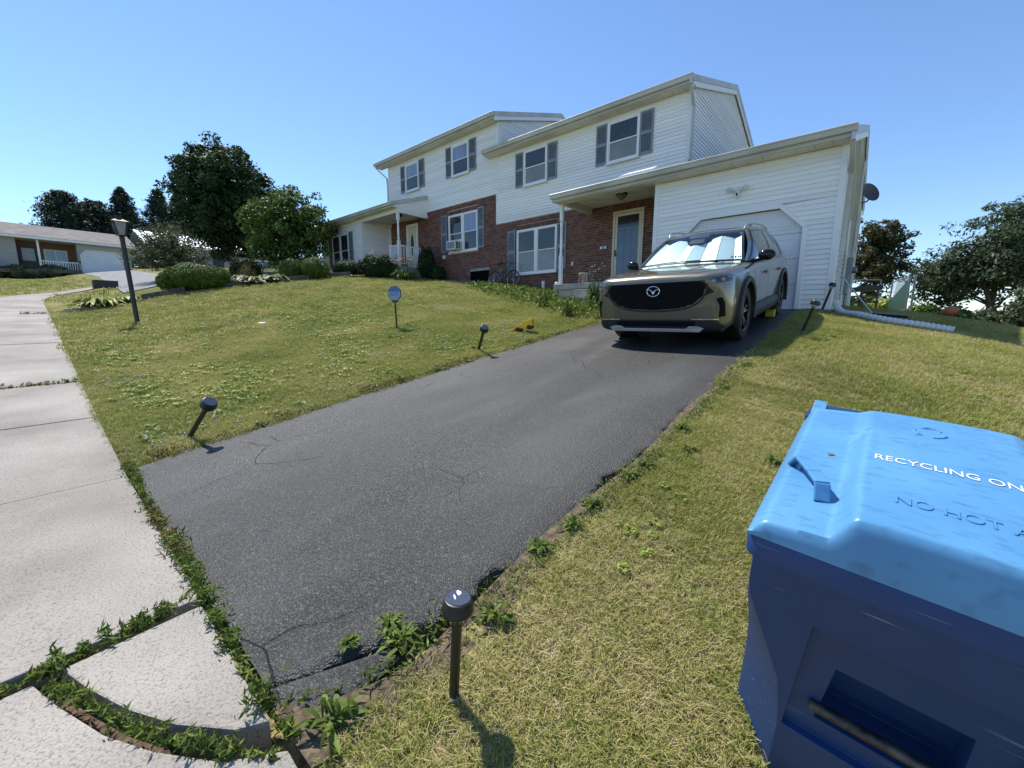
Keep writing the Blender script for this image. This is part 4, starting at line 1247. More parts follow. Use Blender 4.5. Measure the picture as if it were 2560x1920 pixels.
# windscreen
wb = np.array([(-.80, 1.31, 1.075), (-.66, 1.225, 1.083), (-.33, 1.155, 1.095), (0, 1.135, 1.10), (.33, 1.155, 1.095), (.66, 1.225, 1.083), (.80, 1.31, 1.075)])
wt = np.array([(-.605, 2.10, 1.535), (-.48, 2.055, 1.551), (-.24, 2.022, 1.562), (0, 2.013, 1.566), (.24, 2.022, 1.562), (.48, 2.055, 1.551), (.605, 2.10, 1.535)])
wbd, wtd = crom(wb, 31), crom(wt, 31)
nrm_ws = Vector((0, -.48, .87)).normalized()
def ws_pt(a, t, off=0.0):
    i = a * 30; k = min(int(i), 29); f = i - k
    p = (wbd[k] * (1 - f) + wbd[k + 1] * f) * (1 - t) + (wtd[k] * (1 - f) + wtd[k + 1] * f) * t
    return Vector(p) + nrm_ws * (.03 * math.sin(PI * t) * .8 + off)
ws = MB().grid([[ws_pt(a, t) for t in np.linspace(0, 1, 14)] for a in np.linspace(0, 1, 31)]).build('windscreen', M['clear'], car, smooth=True, local=True, angle=70)
fr = MB()
def wsq(a0, a1, t0, t1, off=-.004, n=20):
    fr.grid([[ws_pt(a0 + (a1 - a0) * i / n, t0 + (t1 - t0) * j / 6, off) for j in range(7)] for i in range(n + 1)])
wsq(0, 1, .90, 1.0); wsq(0, 1, 0, .045); wsq(0, .035, .045, .90); wsq(.965, 1, .045, .90); wsq(.40, .60, .80, .90)
sub(fr.build('windscreen_border', M['black_plastic'], None, smooth=True), ws)
sub(MB().grid([[ws_pt(.43 + .14 * i / 8, .62 + .2 * j / 6, -.02) for j in range(7)] for i in range(9)]).build('mirror_housing', M['black_plastic'], None, smooth=True), ws)
stk = MB().grid([[ws_pt(.93 + .03 * i, .865 + .025 * j, -.006) for j in range(2)] for i in range(2)])
sub(stk.build('windscreen_sticker', M['white_plastic'], None), ws)
for k_, a_ in enumerate((.82, .855, .895, .925)):
    q = MB().grid([[ws_pt(a_ + .022 * i, .085 + .055 * j, -.006) for j in range(2)] for i in range(2)])
    sub(q.build('inspection_sticker', M['black_plastic'] if k_ % 2 else M['grey_metal'], None), ws)
# cabin floor and seats are in the dark behind the sunshade
cab = MB(); cab.box(-.70, .70, 1.5, 4.2, 1.02, 1.06)
cab.prism([(-.62, 2.35, 1.05), (-.62, 2.28, 1.5), (-.62, 2.45, 1.5), (-.62, 2.5, 1.05)], (.5, 0, 0)); cab.prism([(.12, 2.35, 1.05), (.12, 2.28, 1.5), (.12, 2.45, 1.5), (.12, 2.5, 1.05)], (.5, 0, 0))
cab.build('seat', M['black_plastic'], car, local=True)
dash = MB().grid([[ws_pt(a, t, -.10 - .05 * t) for t in np.linspace(.0, .25, 4)] for a in np.linspace(.02, .98, 16)])
dash.build('dashboard', M['black_plastic'], car, local=True)
wp = MB(); wp.tube([ws_pt(a, .03 + .02 * math.sin(a * 3), .006) for a in np.linspace(.06, .62, 12)], .007, 6); wp.tube([ws_pt(a, .022, .008) for a in np.linspace(.52, .93, 10)], .007, 6)
sub(wp.build('wiper', M['black_plastic'], None, smooth=True), ws)
# rear closure
rows = []
for t in np.linspace(0, 1, 8):
    b, tp = SBd[-1], STd[-1]
    p = b * (1 - t) + tp * t
    rows.append([(p[0] * c, p[1] + .10 * (1 - c * c) * (1 - t * .6), p[2] + .03 * (1 - c * c) * t) for c in np.linspace(-1, 1, 15)])
MB().grid(rows).build('rear_window', M['tint'], car, smooth=True, local=True)
# mirrors
for sg in (1, -1):
    mb = MB()
    mb.tube([(sg * .86, 1.60, 1.06), (sg * .94, 1.59, 1.075), (sg * .98, 1.59, 1.09)], [.035, .03, .04], 8)
    P = []
    for t in np.linspace(0, PI, 9):
        row = []
        for a in np.linspace(0, 2 * PI, 17):
            rx, rz = .105 * math.sin(t) ** .6, .078 * math.sin(t) ** .6
            row.append((sg * (1.03 + rx * math.cos(a) + .02 * math.cos(t)), 1.60 + .075 * math.cos(t), 1.13 + rz * math.sin(a)))
        P.append(row)
    mb.grid(P)
    mb.build('side_mirror', M['gloss_black'], car, smooth=True, local=True, angle=60)
# wheels
def wheel(v, sg):
    w0 = MB()
    c = (sg * .815, v, WR)
    w0.lathe([(.235, -.105), (.30, -.118), (.345, -.112), (.362, -.085), (.365, -.03), (.365, .03), (.362, .085), (.345, .112), (.30, .118), (.235, .105)], c, 48, (sg, 0, 0), cap=False)
    wh = bpy.data.objects.new('wheel', None); col.objects.link(wh); wh.parent = car
    t_ = w0.build('tyre', M['rubber'], None, smooth=True, angle=30); sub(t_, wh)
    r0 = MB(); r0.lathe([(.238, -.09), (.245, .10), (.240, .113), (.225, .105), (.215, .03), (.215, -.08)], c, 48, (sg, 0, 0), cap=False)
    r0.lathe([(.215, -.05), (0, -.05)], c, 30, (sg, 0, 0))
    sub(r0.build('rim', M['gloss_black'], None, smooth=True, angle=40), wh)
    sp = MB(); ed = MB()
    for k in range(5):
        for dlt in (-.16, .16):
            a = 2 * PI * k / 5 + .3
            def pt(r_, da, x): return Vector((c[0] + sg * x, v + r_ * math.cos(a + da), WR + r_ * math.sin(a + da)))
            p, q = pt(.045, dlt * .9, .075), pt(.228, dlt * 1.15, .088)
            sp.bar(p - Vector((sg * .02, 0, 0)), q - Vector((sg * .02, 0, 0)), .034, .040, (sg, 0, 0))
            ed.bar(p + Vector((sg * .004, 0, 0)), q + Vector((sg * .004, 0, 0)), .011, .006, (sg, 0, 0))
    sp.lathe([(.055, .03), (.052, .082), (.03, .09), (0, .09)], c, 20, (sg, 0, 0))
    sub(sp.build('spoke', M['gloss_black'], None), wh); sub(ed.build('spoke_edge', M['silver'], None), wh)
    br = MB(); br.lathe([(.17, -.02), (.17, .0), (.05, .0)], c, 30, (sg, 0, 0), cap=False); sub(br.build('brake_disc', M['grey_metal'], None, smooth=True), wh)
for v in AX:
    for sg in (1, -1): wheel(v, sg)
ub = MB().box(-.80, .80, .3, 4.5, .20, .24); ub.build('underbody', M['black_plastic'], car, local=True)

# folding sunshade standing behind the windscreen, a thing of its own
shade = thing('sunshade', (CAR_X, CAR_Y + 1.4, CAR_Z + 1.3), 'silver accordion sunshade spread behind the windscreen of the tan car', 'sunshade')
Mcar = Matrix.LocRotScale(car.location, car.rotation_euler, None)
M['foil'] = pm('silver_foil', (0.55, 0.78, 0.80), (0.80, 0.88, 0.88), scale=60, rough=0.4, metal=0.25, bump=0.5, bscale=160)
edges = [.045, .165, .285, .40, .50, .60, .72, .84, .955]
def top_t(a):
    return .86 if abs(a - .5) > .13 else (.60 + (abs(a - .5) / .13) ** 2 * .24)
for i in range(8):
    a0, a1 = edges[i] + .002, edges[i + 1] - .002
    rows = []
    for j in range(7):
        a = a0 + (a1 - a0) * j / 6
        row = []
        for t in np.linspace(.055, top_t(a), 8):
            f = j / 6 if i % 2 == 0 else 1 - j / 6
            row.append(Mcar @ ws_pt(a, float(t), -.035 - .045 * f))
        rows.append(row)
    MB().grid(rows).build('shade_panel', M['foil'], shade, smooth=True)
# ------------------------------------------------------------------ blue wheeled recycling cart (local: x across, y front to back, z up from its foot)
W, D, H = .60, .72, .86
ROLL, PIT = math.atan(-.085), math.atan(.150)
corner = Vector((-.148, .950, -.445))                       # front left corner of the rim
Rb = Matrix.Rotation(math.radians(-1.5), 3, 'Z') @ Matrix.Rotation(PIT, 3, 'X') @ Matrix.Rotation(-ROLL, 3, 'Y')
origin = corner - Rb @ Vector((0, 0, H))
cart = thing('recycling_cart', origin, 'large blue recycling cart with light blue lid standing on the lawn in front', 'recycling bin', rot=Rb.to_euler())
def scuffed(name, c1, c2, rough, scr=0.12, sc=18):
    m = pm(name, c1, c2, scale=3.5, rough=rough, rvar=.06)
    nt = m.node_tree; N = nt.nodes; L = nt.links
    b = N["Principled BSDF"]
    src = b.inputs["Base Color"].links[0].from_socket
    tc = N.new("ShaderNodeTexCoord")
    tot = None
    for rot_, s_ in ((.5, sc), (2.1, sc * 1.4), (1.2, sc * .7)):
        mp = N.new("ShaderNodeMapping"); mp.inputs["Scale"].default_value = (s_ * .08, s_ * 1.6, s_ * 1.6); mp.inputs["Rotation"].default_value = (rot_, rot_ * .7, rot_ * 1.3)
        L.new(tc.outputs["Object"], mp.inputs[0])
        n = N.new("ShaderNodeTexNoise"); n.inputs["Scale"].default_value = 2.2; n.inputs["Detail"].default_value = 2
        L.new(mp.outputs[0], n.inputs["Vector"])
        r = N.new("ShaderNodeMapRange"); r.inputs[1].default_value = .70; r.inputs[2].default_value = .76
        L.new(n.outputs[0], r.inputs[0])
        if tot is None: tot = r.outputs[0]
        else:
            a = N.new("ShaderNodeMath"); a.operation = 'MAXIMUM'; L.new(tot, a.inputs[0]); L.new(r.outputs[0], a.inputs[1]); tot = a.outputs[0]
    mu = N.new("ShaderNodeMath"); mu.operation = 'MULTIPLY'; mu.inputs[1].default_value = scr; L.new(tot, mu.inputs[0])
    mx = N.new("ShaderNodeMix"); mx.data_type = 'RGBA'; L.new(mu.outputs[0], mx.inputs[0]); L.new(src, mx.inputs[6]); mx.inputs[7].default_value = rgb(.45, .55, .62)
    L.new(mx.outputs[2], b.inputs["Base Color"])
    return m
M['cart'] = scuffed('dark_blue_plastic', (0.008, 0.038, 0.13), (0.012, 0.050, 0.165), 0.5, .3)
M['lid'] = pm('light_blue_plastic', (0.080, 0.25, 0.46), (0.105, 0.30, 0.52), scale=5, rough=0.40, rvar=.07)
def dirty_lid():
    m = M['lid']; nt = m.node_tree; N = nt.nodes; L = nt.links; b = N["Principled BSDF"]
    src = b.inputs["Base Color"].links[0].from_socket
    tc = N.new("ShaderNodeTexCoord")
    mp = N.new("ShaderNodeMapping"); mp.inputs["Scale"].default_value = (14, 40, 10); L.new(tc.outputs["Object"], mp.inputs[0])
    n = N.new("ShaderNodeTexNoise"); n.inputs["Scale"].default_value = 2.0; n.inputs["Detail"].default_value = 8; L.new(mp.outputs[0], n.inputs["Vector"])
    r = N.new("ShaderNodeMapRange"); r.inputs[1].default_value = .54; r.inputs[2].default_value = .70; r.inputs[4].default_value = .55; L.new(n.outputs[0], r.inputs[0])
    mx = N.new("ShaderNodeMix"); mx.data_type = 'RGBA'; L.new(r.outputs[0], mx.inputs[0]); L.new(src, mx.inputs[6]); mx.inputs[7].default_value = rgb(.05, .15, .27)
    L.new(mx.outputs[2], b.inputs["Base Color"])
dirty_lid()
def lp(o): o.parent = cart; o.matrix_parent_inverse = Matrix.Identity(4); return o
# body: the two front corners are cut back in facets that widen towards the foot
def cring(z):
    f = z / (H - .055)
    x0, x1 = .012, W - .012
    y0, y1 = .105 * (1 - f) + .020 * f, D - .05 * (1 - f) - .02 * f
    c = .004 + .15 * min(1, max(0, (.86 - f) / .36))
    r = .03
    return [(x0, y1 - r, z), (x0, y0 + c, z), (x0 + c * .72, y0, z), (x1 - c * .72, y0, z), (x1, y0 + c, z), (x1, y1 - r, z), (x1 - r, y1, z), (x0 + r, y1, z)]
zs = [0, .02, .15, .30, .45, .60, .675, .72, .805]
rg = [cring(z) for z in zs]
mb = MB(); vs = [p for r in rg for p in r]; fs = []
for i in range(len(rg) - 1):
    for j in range(8): fs.append((i * 8 + j, i * 8 + (j + 1) % 8, (i + 1) * 8 + (j + 1) % 8, (i + 1) * 8 + j))
fs += [tuple(range(8))[::-1], tuple(range((len(rg) - 1) * 8, len(rg) * 8))]
mb.add(vs, fs)
cb = lp(mb.build('cart_body', M['cart'], None, smooth=True, angle=22, bevel=0))
cut = MB()
def fy(z): return .105 * (1 - z / (H - .055)) + .020 * (z / (H - .055))
def cutbox(xa, xb, za, zb, d):
    cut.add([(xa, fy(za) - .1, za), (xb, fy(za) - .1, za), (xb, fy(za) + d, za), (xa, fy(za) + d, za), (xa + .012, fy(zb) - .1, zb), (xb - .012, fy(zb) - .1, zb), (xb - .012, fy(zb) + d * .6, zb), (xa + .012, fy(zb) + d * .6, zb)],
            [(0, 3, 2, 1), (4, 5, 6, 7), (0, 1, 5, 4), (1, 2, 6, 5), (2, 3, 7, 6), (3, 0, 4, 7)])
cutbox(.13, W - .13, .31, .665, .022)
ct = cut.build('cutter_tmp', None)
cut = MB(); cutbox(.185, W - .185, .37, .56, .115)
ct2 = cut.build('cutter_tmp2', None)
for c_ in (ct, ct2):
    c_.parent = cart
    md = cb.modifiers.new('b', 'BOOLEAN'); md.object = c_; md.solver = 'EXACT'
bv = cb.modifiers.new('v', 'BEVEL'); bv.width = .010; bv.segments = 3; bv.limit_method = 'ANGLE'; bv.angle_limit = math.radians(24)
bpy.context.view_layer.update()
me = bpy.data.meshes.new_from_object(cb.evaluated_get(bpy.context.evaluated_depsgraph_get()))
cb.modifiers.clear(); cb.data = me; me.name = 'cart_body'
me.materials.clear(); me.materials.append(M['cart'])
me.polygons.foreach_set("material_index", [0] * len(me.polygons))
me.polygons.foreach_set("use_smooth", [True] * len(me.polygons)); me.set_sharp_from_angle(angle=math.radians(28))
bpy.data.objects.remove(ct); bpy.data.objects.remove(ct2)
# rim band
def rrect(x0, x1, y0, y1, r, z, n=6):
    out = []
    for cx, cy, a0 in ((x0 + r, y0 + r, PI), (x1 - r, y0 + r, 1.5 * PI), (x1 - r, y1 - r, 0), (x0 + r, y1 - r, .5 * PI)):
        for k in range(n + 1): out.append((cx + r * math.cos(a0 + k * PI / 2 / n), cy + r * math.sin(a0 + k * PI / 2 / n), z))
    return out
rr = [rrect(.012, W - .012, .012, D - .012, .03, H - .062), rrect(-.004, W + .004, -.004, D + .004, .035, H - .055), rrect(-.006, W + .006, -.006, D + .006, .035, H - .012), rrect(-.001, W + .001, -.001, D + .001, .033, H - .003), rrect(.012, W - .012, .012, D - .012, .03, H - .002)]
mb = MB(); k = len(rr[0]); vs = [p for r in rr for p in r]; fs = []
for i in range(len(rr) - 1):
    for j in range(k): fs.append((i * k + j, i * k + (j + 1) % k, (i + 1) * k + (j + 1) % k, (i + 1) * k + j))
mb.add(vs, fs); mb.f.append(tuple(range(k))); 
lp(mb.build('rim', M['cart'], None, smooth=True, angle=40))
# lid
def sst(a, b, x):
    t = min(1, max(0, (x - a) / (b - a))); return t * t * (3 - 2 * t)
def lid_z(x, y):
    ex = min(x + .002, W + .002 - x)
    e = sst(0, .030, ex) ** .6
    fr = sst(-.006, .010, y) ** .5
    bk = sst(0, .025, D + .012 - y)
    plate = sst(.125, .165, x) * sst(.125, .165, W - x) * sst(-.004, .020, y) ** .6 * (1 - .75 * sst(.46, .50, y))
    bead = (math.exp(-((x - .150) / .009) ** 2) + math.exp(-((W - x - .150) / .009) ** 2)) * sst(.09, .14, y) * (1 - sst(.43, .48, y))
    stepb = math.exp(-((y - .475) / .010) ** 2) * sst(.12, .16, x) * sst(.12, .16, W - x)
    arch = .018 * (1 - ((x - W / 2) / (W / 2)) ** 2)
    return .006 + (.026 + .052 * plate) * e * fr * bk + .030 * (y / D) * e * bk + arch * fr * bk + .007 * bead + .005 * stepb
LZ = H - .001
us = np.linspace(-.002, W + .002, 104); ws_ = np.linspace(-.004, D + .012, 116)
top = [[(x, y, LZ + lid_z(x, y)) for y in ws_] for x in us]
mb = MB(); mb.grid(top)
edge = [top[0], [r[-1] for r in top], top[-1][::-1], [r[0] for r in top][::-1]]
loop = [p for e in edge for p in e[:-1]]
n0 = len(loop)
vs = loop + [(p[0], p[1], LZ - .0005) for p in loop]
mb.add(vs, [(i, (i + 1) % n0, n0 + (i + 1) % n0, n0 + i) for i in range(n0)])
lid = lp(mb.build('lid', M['lid'], None, smooth=True, weld=True, angle=50))
# grab handle on the left of the lid
for sx in (0, 1):
    h0 = MB(); X = (lambda a: a) if sx == 0 else (lambda a: W - a)
    P = [(X(.030), .285), (X(.045), .262), (X(.078), .195), (X(.098), .155), (X(.104), .135)]
    hz = [0, .034, .036, .034, 0]
    pts = [(x, y, LZ + lid_z(x, y) + z_) for (x, y), z_ in zip(P, hz)]
    for p, q in zip(pts[:-1], pts[1:]): h0.bar(p, q, .030, .008)
    h0.prism([(pts[0][0], pts[0][1], pts[0][2]), (pts[1][0], pts[1][1], pts[1][2]), (pts[1][0] + .004, pts[1][1] - .012, pts[1][2]), (pts[0][0] + .012, pts[0][1] - .028, pts[0][2])], (.006, 0, 0))
    sub_ = h0.build('grab_handle', M['lid'], None, bevel=.003); sub_.parent = lid; sub_.matrix_parent_inverse = Matrix.Identity(4)
# hinge bar and lugs
hb = MB(); hb.tube([(.03, D + .050, H + .040), (W - .03, D + .050, H + .040)], .018, 12); hb.box(.0, .03, D - .01, D + .06, H - .06, H + .03); hb.box(W - .03, W, D - .01, D + .06, H - .06, H + .03)
lp(hb.build('handle_bar', M['cart'], None, smooth=True, angle=40))
for xa, xb in ((.012, .048), (W / 2 - .035, W / 2 + .035), (W - .048, W - .012)):
    lg = MB(); lg.prism([(xa, D - .02, H + .040), (xa, D + .03, H + .056), (xa, D + .066, H + .066), (xa, D + .074, H + .040), (xa, D + .05, H + .014), (xa, D - .02, H + .014)], (xb - xa, 0, 0))
    q = lg.build('hinge_lug', M['lid'], None, bevel=.003); q.parent = lid; q.matrix_parent_inverse = Matrix.Identity(4)
def lid_text(body, size, cx, cy, mat, dz, name, squash=1.0, ex=0.0):
    me = text_mesh(body, size, ex)
    for v in me.vertices:
        x, y = cx + v.co.x * squash, cy + v.co.y
        v.co = (x, y, LZ + lid_z(x, y) + dz + v.co.z)
    me.materials.append(mat)
    o = bpy.data.objects.new(name, me); col.objects.link(o); o.parent = lid; o.matrix_parent_inverse = Matrix.Identity(4); return o
M['print'] = pm('white_print', (0.80, 0.82, 0.82), rough=0.5)
lid_text('RECYCLING ONLY', .036, .302, .300, M['print'], .0016, 'lid_lettering', .86)
lid_text('NO HOT ASHES', .040, .335, .125, M['lid'], .0008, 'embossed_lettering', .88, .0012)
# embossed recycling arrows near the hinge
em = MB()
for k in range(3):
    a = PI / 2 + k * 2 * PI / 3
    p = [(W / 2 - .02 + .030 * math.cos(a + d), .60 + .030 * math.sin(a + d)) for d in (-.85, -.5, -.1, .25, .6)]
    em.tube([(x, y, LZ + lid_z(x, y)) for x, y in p], [.003, .003, .003, .006, .001], 6)
q = em.build('embossed_symbol', M['lid'], None, smooth=True); q.parent = lid; q.matrix_parent_inverse = Matrix.Identity(4)
gb = MB(); gb.tube([(.17, fy(.42) + .012, .42), (W - .17, fy(.42) + .012, .42)], .013, 12)
lp(gb.build('catch_bar', pm('worn_steel_bar', (0.03, 0.03, 0.035), (0.14, 0.12, 0.10), scale=30, rough=.45, metal=.7), None, smooth=True, angle=40))
for sx in (-.012, W - .055):
    wh = MB(); wh.lathe([(.03, 0), (.125, .002), (.13, .02), (.13, .05), (.12, .066), (.03, .066)], (sx, D - .03, .125), 28, (1, 0, 0))
    lp(wh.build('wheel', M['black_plastic'], None, smooth=True, angle=40))
# dry leaf scraps lying on the lid
def scrap(x, y, s, nm, lab):
    mb = MB(); vs = []
    for k in range(7):
        a = k * 2 * PI / 7 + random.random(); r = s * random.uniform(.4, 1)
        vs.append((x + r * math.cos(a), y + r * .6 * math.sin(a), LZ + lid_z(x, y) + .002 + random.uniform(0, .004)))
    mb.add(vs, [tuple(range(7))])
    o = mb.build(nm, pm('dry_leaf', (0.22, 0.11, 0.05), rough=.9), None)
    for v in o.data.vertices: v.co = Rb @ v.co + origin
    tag(o, lab, 'leaf')
scrap(.095, .375, .012, 'dry_leaf', 'small brown leaf scrap on the left of the blue lid')
scrap(.245, .475, .010, 'dry_leaf', 'thin brown leaf scrap in the groove behind the lid lettering')

# ------------------------------------------------------------------ solar path lights
M['solar'] = pm('solar_cell', (0.035, 0.04, 0.06), (0.08, 0.085, 0.11), scale=200, rough=0.15, coat=.5)
M['clear_plastic'] = glassmat('clear_lens', (.9, .9, .82))
def path_light(x, y, lean, label, h=.37, spot=False, k=1.0):
    z = tz(x, y) + .01
    Lv = Vector(lean).normalized()
    q = Lv.to_track_quat('Z', 'Y')
    o = thing('path_light', (x, y, z - .03), label, 'path light', 'black solar path lights', rot=q.to_euler())
    o.scale = (k, k, k)
    def b(mb, name, mat, **k):
        e = mb.build(name, mat, None, smooth=True, **k); e.parent = o; e.matrix_parent_inverse = Matrix.Identity(4); return e
    s = h / .37
    b(MB().lathe([(.0155, 0), (.0155, .285 * s), (.018, .29 * s), (.018, .30 * s)], n=20), 'stake', M['black_plastic'])
    b(MB().lathe([(.019, 0.02), (.021, .03), (.021, .045), (.019, .05)], n=20), 'ground_collar', M['grey_metal'])
    b(MB().lathe([(.018, .30 * s), (.034, .335 * s)], n=24, cap=False), 'lens', M['clear_plastic'])
    b(MB().lathe([(.026, .318 * s), (0.012, .305 * s), (0, .305 * s)], n=20), 'reflector', M['alu'])
    b(MB().lathe([(.034, .330 * s), (.047, .333 * s), (.048, .345 * s), (.041, .372 * s), (.038, .374 * s)], n=32), 'cap', M['black_plastic'], angle=40)
    b(MB().lathe([(.0375, .3742 * s), (.036, .3765 * s), (0, .3765 * s)], n=32), 'solar_panel', M['solar'])
    if spot:
        mb = MB(); mb.add([(.020 + .011 * math.cos(t) * (1 + .3 * math.sin(3 * t)), -.006 + .007 * math.sin(t), .3772 * s) for t in np.linspace(0, 2 * PI, 14, endpoint=False)], [tuple(range(14))])
        mb.add([(.004 + .012 * math.cos(t), .010 + .003 * math.sin(t), .3772 * s) for t in np.linspace(0, 2 * PI, 10, endpoint=False)], [tuple(range(10))])
        b(mb, 'paint_splash', M['print'])
    return o
path_light(-.850, .715, (.03, .05, 1), 'upright black solar path light with white splash on its top, nearest the camera', spot=True)
path_light(-4.70, .82, (.36, .13, .40), 'black solar path light leaning over at the corner of sidewalk and driveway', h=.40, k=1.38)
path_light(-4.80, 4.72, (.38, -.22, .42), 'black solar path light leaning beside the left driveway edge near the toy', h=.40, k=1.45)
path_light(-.74, 7.42, (.28, -.05, 1), 'leaning black solar path light in the car shadow on the right lawn', h=.38, k=1.35)
path_light(-.76, 10.55, (.24, .0, 1), 'black solar path light leaning at the corner of the garage', h=.45, k=1.35)

# ------------------------------------------------------------------ security sign in the lawn
z = tz(-7.13, 4.75)
sg_ = thing('yard_sign', (-7.13, 4.75, z), 'blue and white octagonal security sign on a black stake in the lawn', 'yard sign', rot=(0, -.03, math.radians(40)))
def ls(mb, name, mat, par=None, **k):
    e = mb.build(name, mat, None, **k); e.parent = par or sg_; e.matrix_parent_inverse = Matrix.Identity(4); return e
ls(MB().box(-.014, .014, -.012, .012, -.05, .56), 'stake', M['black_metal'])
oc = [(.135 * math.cos(PI / 8 + k * PI / 4), .155 * math.sin(PI / 8 + k * PI / 4)) for k in range(8)]
ls(MB().prism([(a, -.005, .70 + b_) for a, b_ in oc], (0, .035, 0)), 'sign_back', M['black_plastic'], bevel=.004)
M['sign_blue'] = pm('sign_blue', (0.035, 0.13, 0.36), rough=.35); M['sign_white'] = pm('sign_pale', (0.24, 0.30, 0.48), rough=.35)
fc = ls(MB().prism([(a * .93, -.0085, .70 + b_ * .93) for a, b_ in oc], (0, .003, 0)), 'sign_face', M['sign_white'])
zc = .735
ls(MB().prism([(-.125, -.0105, zc), (.125, -.0105, zc), (.118, -.0105, .762), (.05, -.0105, .838), (-.05, -.0105, .838), (-.118, -.0105, .762)], (0, .0015, 0)), 'blue_band', M['sign_blue'], fc)
me = text_mesh('ADT', .085, .001); me.materials.append(M['sign_blue'])
o = bpy.data.objects.new('sign_lettering', me); col.objects.link(o); o.parent = fc; o.matrix_parent_inverse = Matrix.Identity(4); o.location = (0, -.0105, .68); o.rotation_euler = (PI / 2, 0, 0)
ls(MB().box(-.05, .05, -.02, .03, .525, .56), 'bracket', M['black_plastic'])

# ------------------------------------------------------------------ yellow toy truck on the grass
z = tz(-5.06, 6.17)
M['yellow'] = pm('yellow_plastic', (0.80, 0.44, 0.015), (0.84, 0.50, 0.02), scale=8, rough=.4)
ty = thing('toy_truck', (-5.06, 6.17, z + .05), 'yellow plastic toy truck tipped on the grass beside the driveway', 'toy', rot=(.05, -.22, math.radians(22)))
ty.scale = (1.35, 1.35, 1.25)
def lt(mb, name, mat, **k):
    e = mb.build(name, mat, None, **k); e.parent = ty; e.matrix_parent_inverse = Matrix.Identity(4); return e
lt(MB().prism([(.02, -.065, .03), (.18, -.065, .03), (.19, -.065, .13), (.06, -.065, .125), (.02, -.065, .09)], (0, .13, 0)), 'dump_bed', M['yellow'], bevel=.006)
lt(MB().prism([(-.09, -.055, .03), (.015, -.055, .03), (.015, -.055, .105), (-.03, -.055, .09), (-.09, -.055, .055)], (0, .11, 0)), 'cab', M['yellow'], bevel=.006)
lt(MB().prism([(-.20, -.07, .0), (-.10, -.07, .02), (-.10, -.07, .06), (-.19, -.07, .03)], (0, .14, 0)), 'loader_bucket', M['yellow'], bevel=.005)
for xx in (-.045, .13):
    for yy_ in (-.07, .05):
        lt(MB().lathe([(.012, 0), (.036, .001), (.038, .01), (.036, .02), (.012, .021)], (xx, yy_, .022), 18, (0, 1, 0)), 'wheel', M['black_plastic'], smooth=True)

# ------------------------------------------------------------------ litter and small finds
lit = MB(); lit.prism([(-.10, -.02, .0), (.09, -.035, .005), (.11, .02, .012), (-.07, .03, .008)], (0, 0, .006))
o = lit.build('paper_scrap', M['print'], None); o.location = (-9.75, 3.18, tz(-9.75, 3.18) + .045); o.rotation_euler = (.1, 0, .5)
tag(o, 'flat white paper scrap lying on the left lawn', 'litter')
# ------------------------------------------------------------------ lamp post
lx, ly = -13.0, 1.62
lz = tz(lx, ly)
lamp = thing('lamp_post', (lx, ly, lz - .05), 'leaning black lamp post with frosted lantern by the sidewalk', 'lamp post', rot=(math.radians(1.0), math.radians(-8.0), 0))
def ll(mb, name, mat, par=None, **k):
    e = mb.build(name, mat, None, **k); e.parent = par or lamp; e.matrix_parent_inverse = Matrix.Identity(4); return e
ll(MB().lathe([(.046, 0), (.046, 1.98), (.052, 2.0), (.05, 2.03), (.035, 2.05)], n=16), 'post', M['black_metal'], smooth=True, angle=40)
ll(MB().tube([(0, 0, 1.86), (.12, 0, 1.80), (.18, 0, 1.78), (.24, 0, 1.80)], .014, 8), 'ladder_arm', M['black_metal'], smooth=True)
ln = ll(MB().lathe([(.03, 2.03), (.07, 2.06), (.075, 2.075), (.03, 2.08)], n=4), 'lantern', M['black_metal'])
M['frost'] = pm('frosted_glass', (0.30, 0.30, 0.285), (0.40, 0.40, 0.38), scale=10, rough=.35, transl=.3)
a, b, z0, z1 = .070, .125, 2.085, 2.36
cs0 = [(-a, -a), (a, -a), (a, a), (-a, a)]; cs1 = [(-b, -b), (b, -b), (b, b), (-b, b)]
for k in range(4):
    p, q = cs0[k], cs0[(k + 1) % 4]; r_, s_ = cs1[(k + 1) % 4], cs1[k]
    ll(MB().add([(p[0] * .97, p[1] * .97, z0), (q[0] * .97, q[1] * .97, z0), (r_[0] * .97, r_[1] * .97, z1), (s_[0] * .97, s_[1] * .97, z1)], [(0, 1, 2, 3)]), 'glass', M['frost'], ln)
    ll(MB().bar((p[0], p[1], z0), (s_[0], s_[1], z1), .028), 'lantern_bar', M['black_metal'], ln)
rfm = MB(); rfm.add([(-.155, -.155, 2.36), (.155, -.155, 2.36), (.155, .155, 2.36), (-.155, .155, 2.36), (-.05, -.05, 2.44), (.05, -.05, 2.44), (.05, .05, 2.44), (-.05, .05, 2.44)], [(0, 3, 2, 1), (4, 5, 6, 7), (0, 1, 5, 4), (1, 2, 6, 5), (2, 3, 7, 6), (3, 0, 4, 7)])
rfm.lathe([(.06, 2.44), (.05, 2.46), (.05, 2.50), (.07, 2.505), (.065, 2.52), (.02, 2.53), (0, 2.54)], n=12)
ll(rfm, 'lantern_roof', pm('lantern_roof_metal', (0.03, 0.025, 0.025), rough=.6), ln)

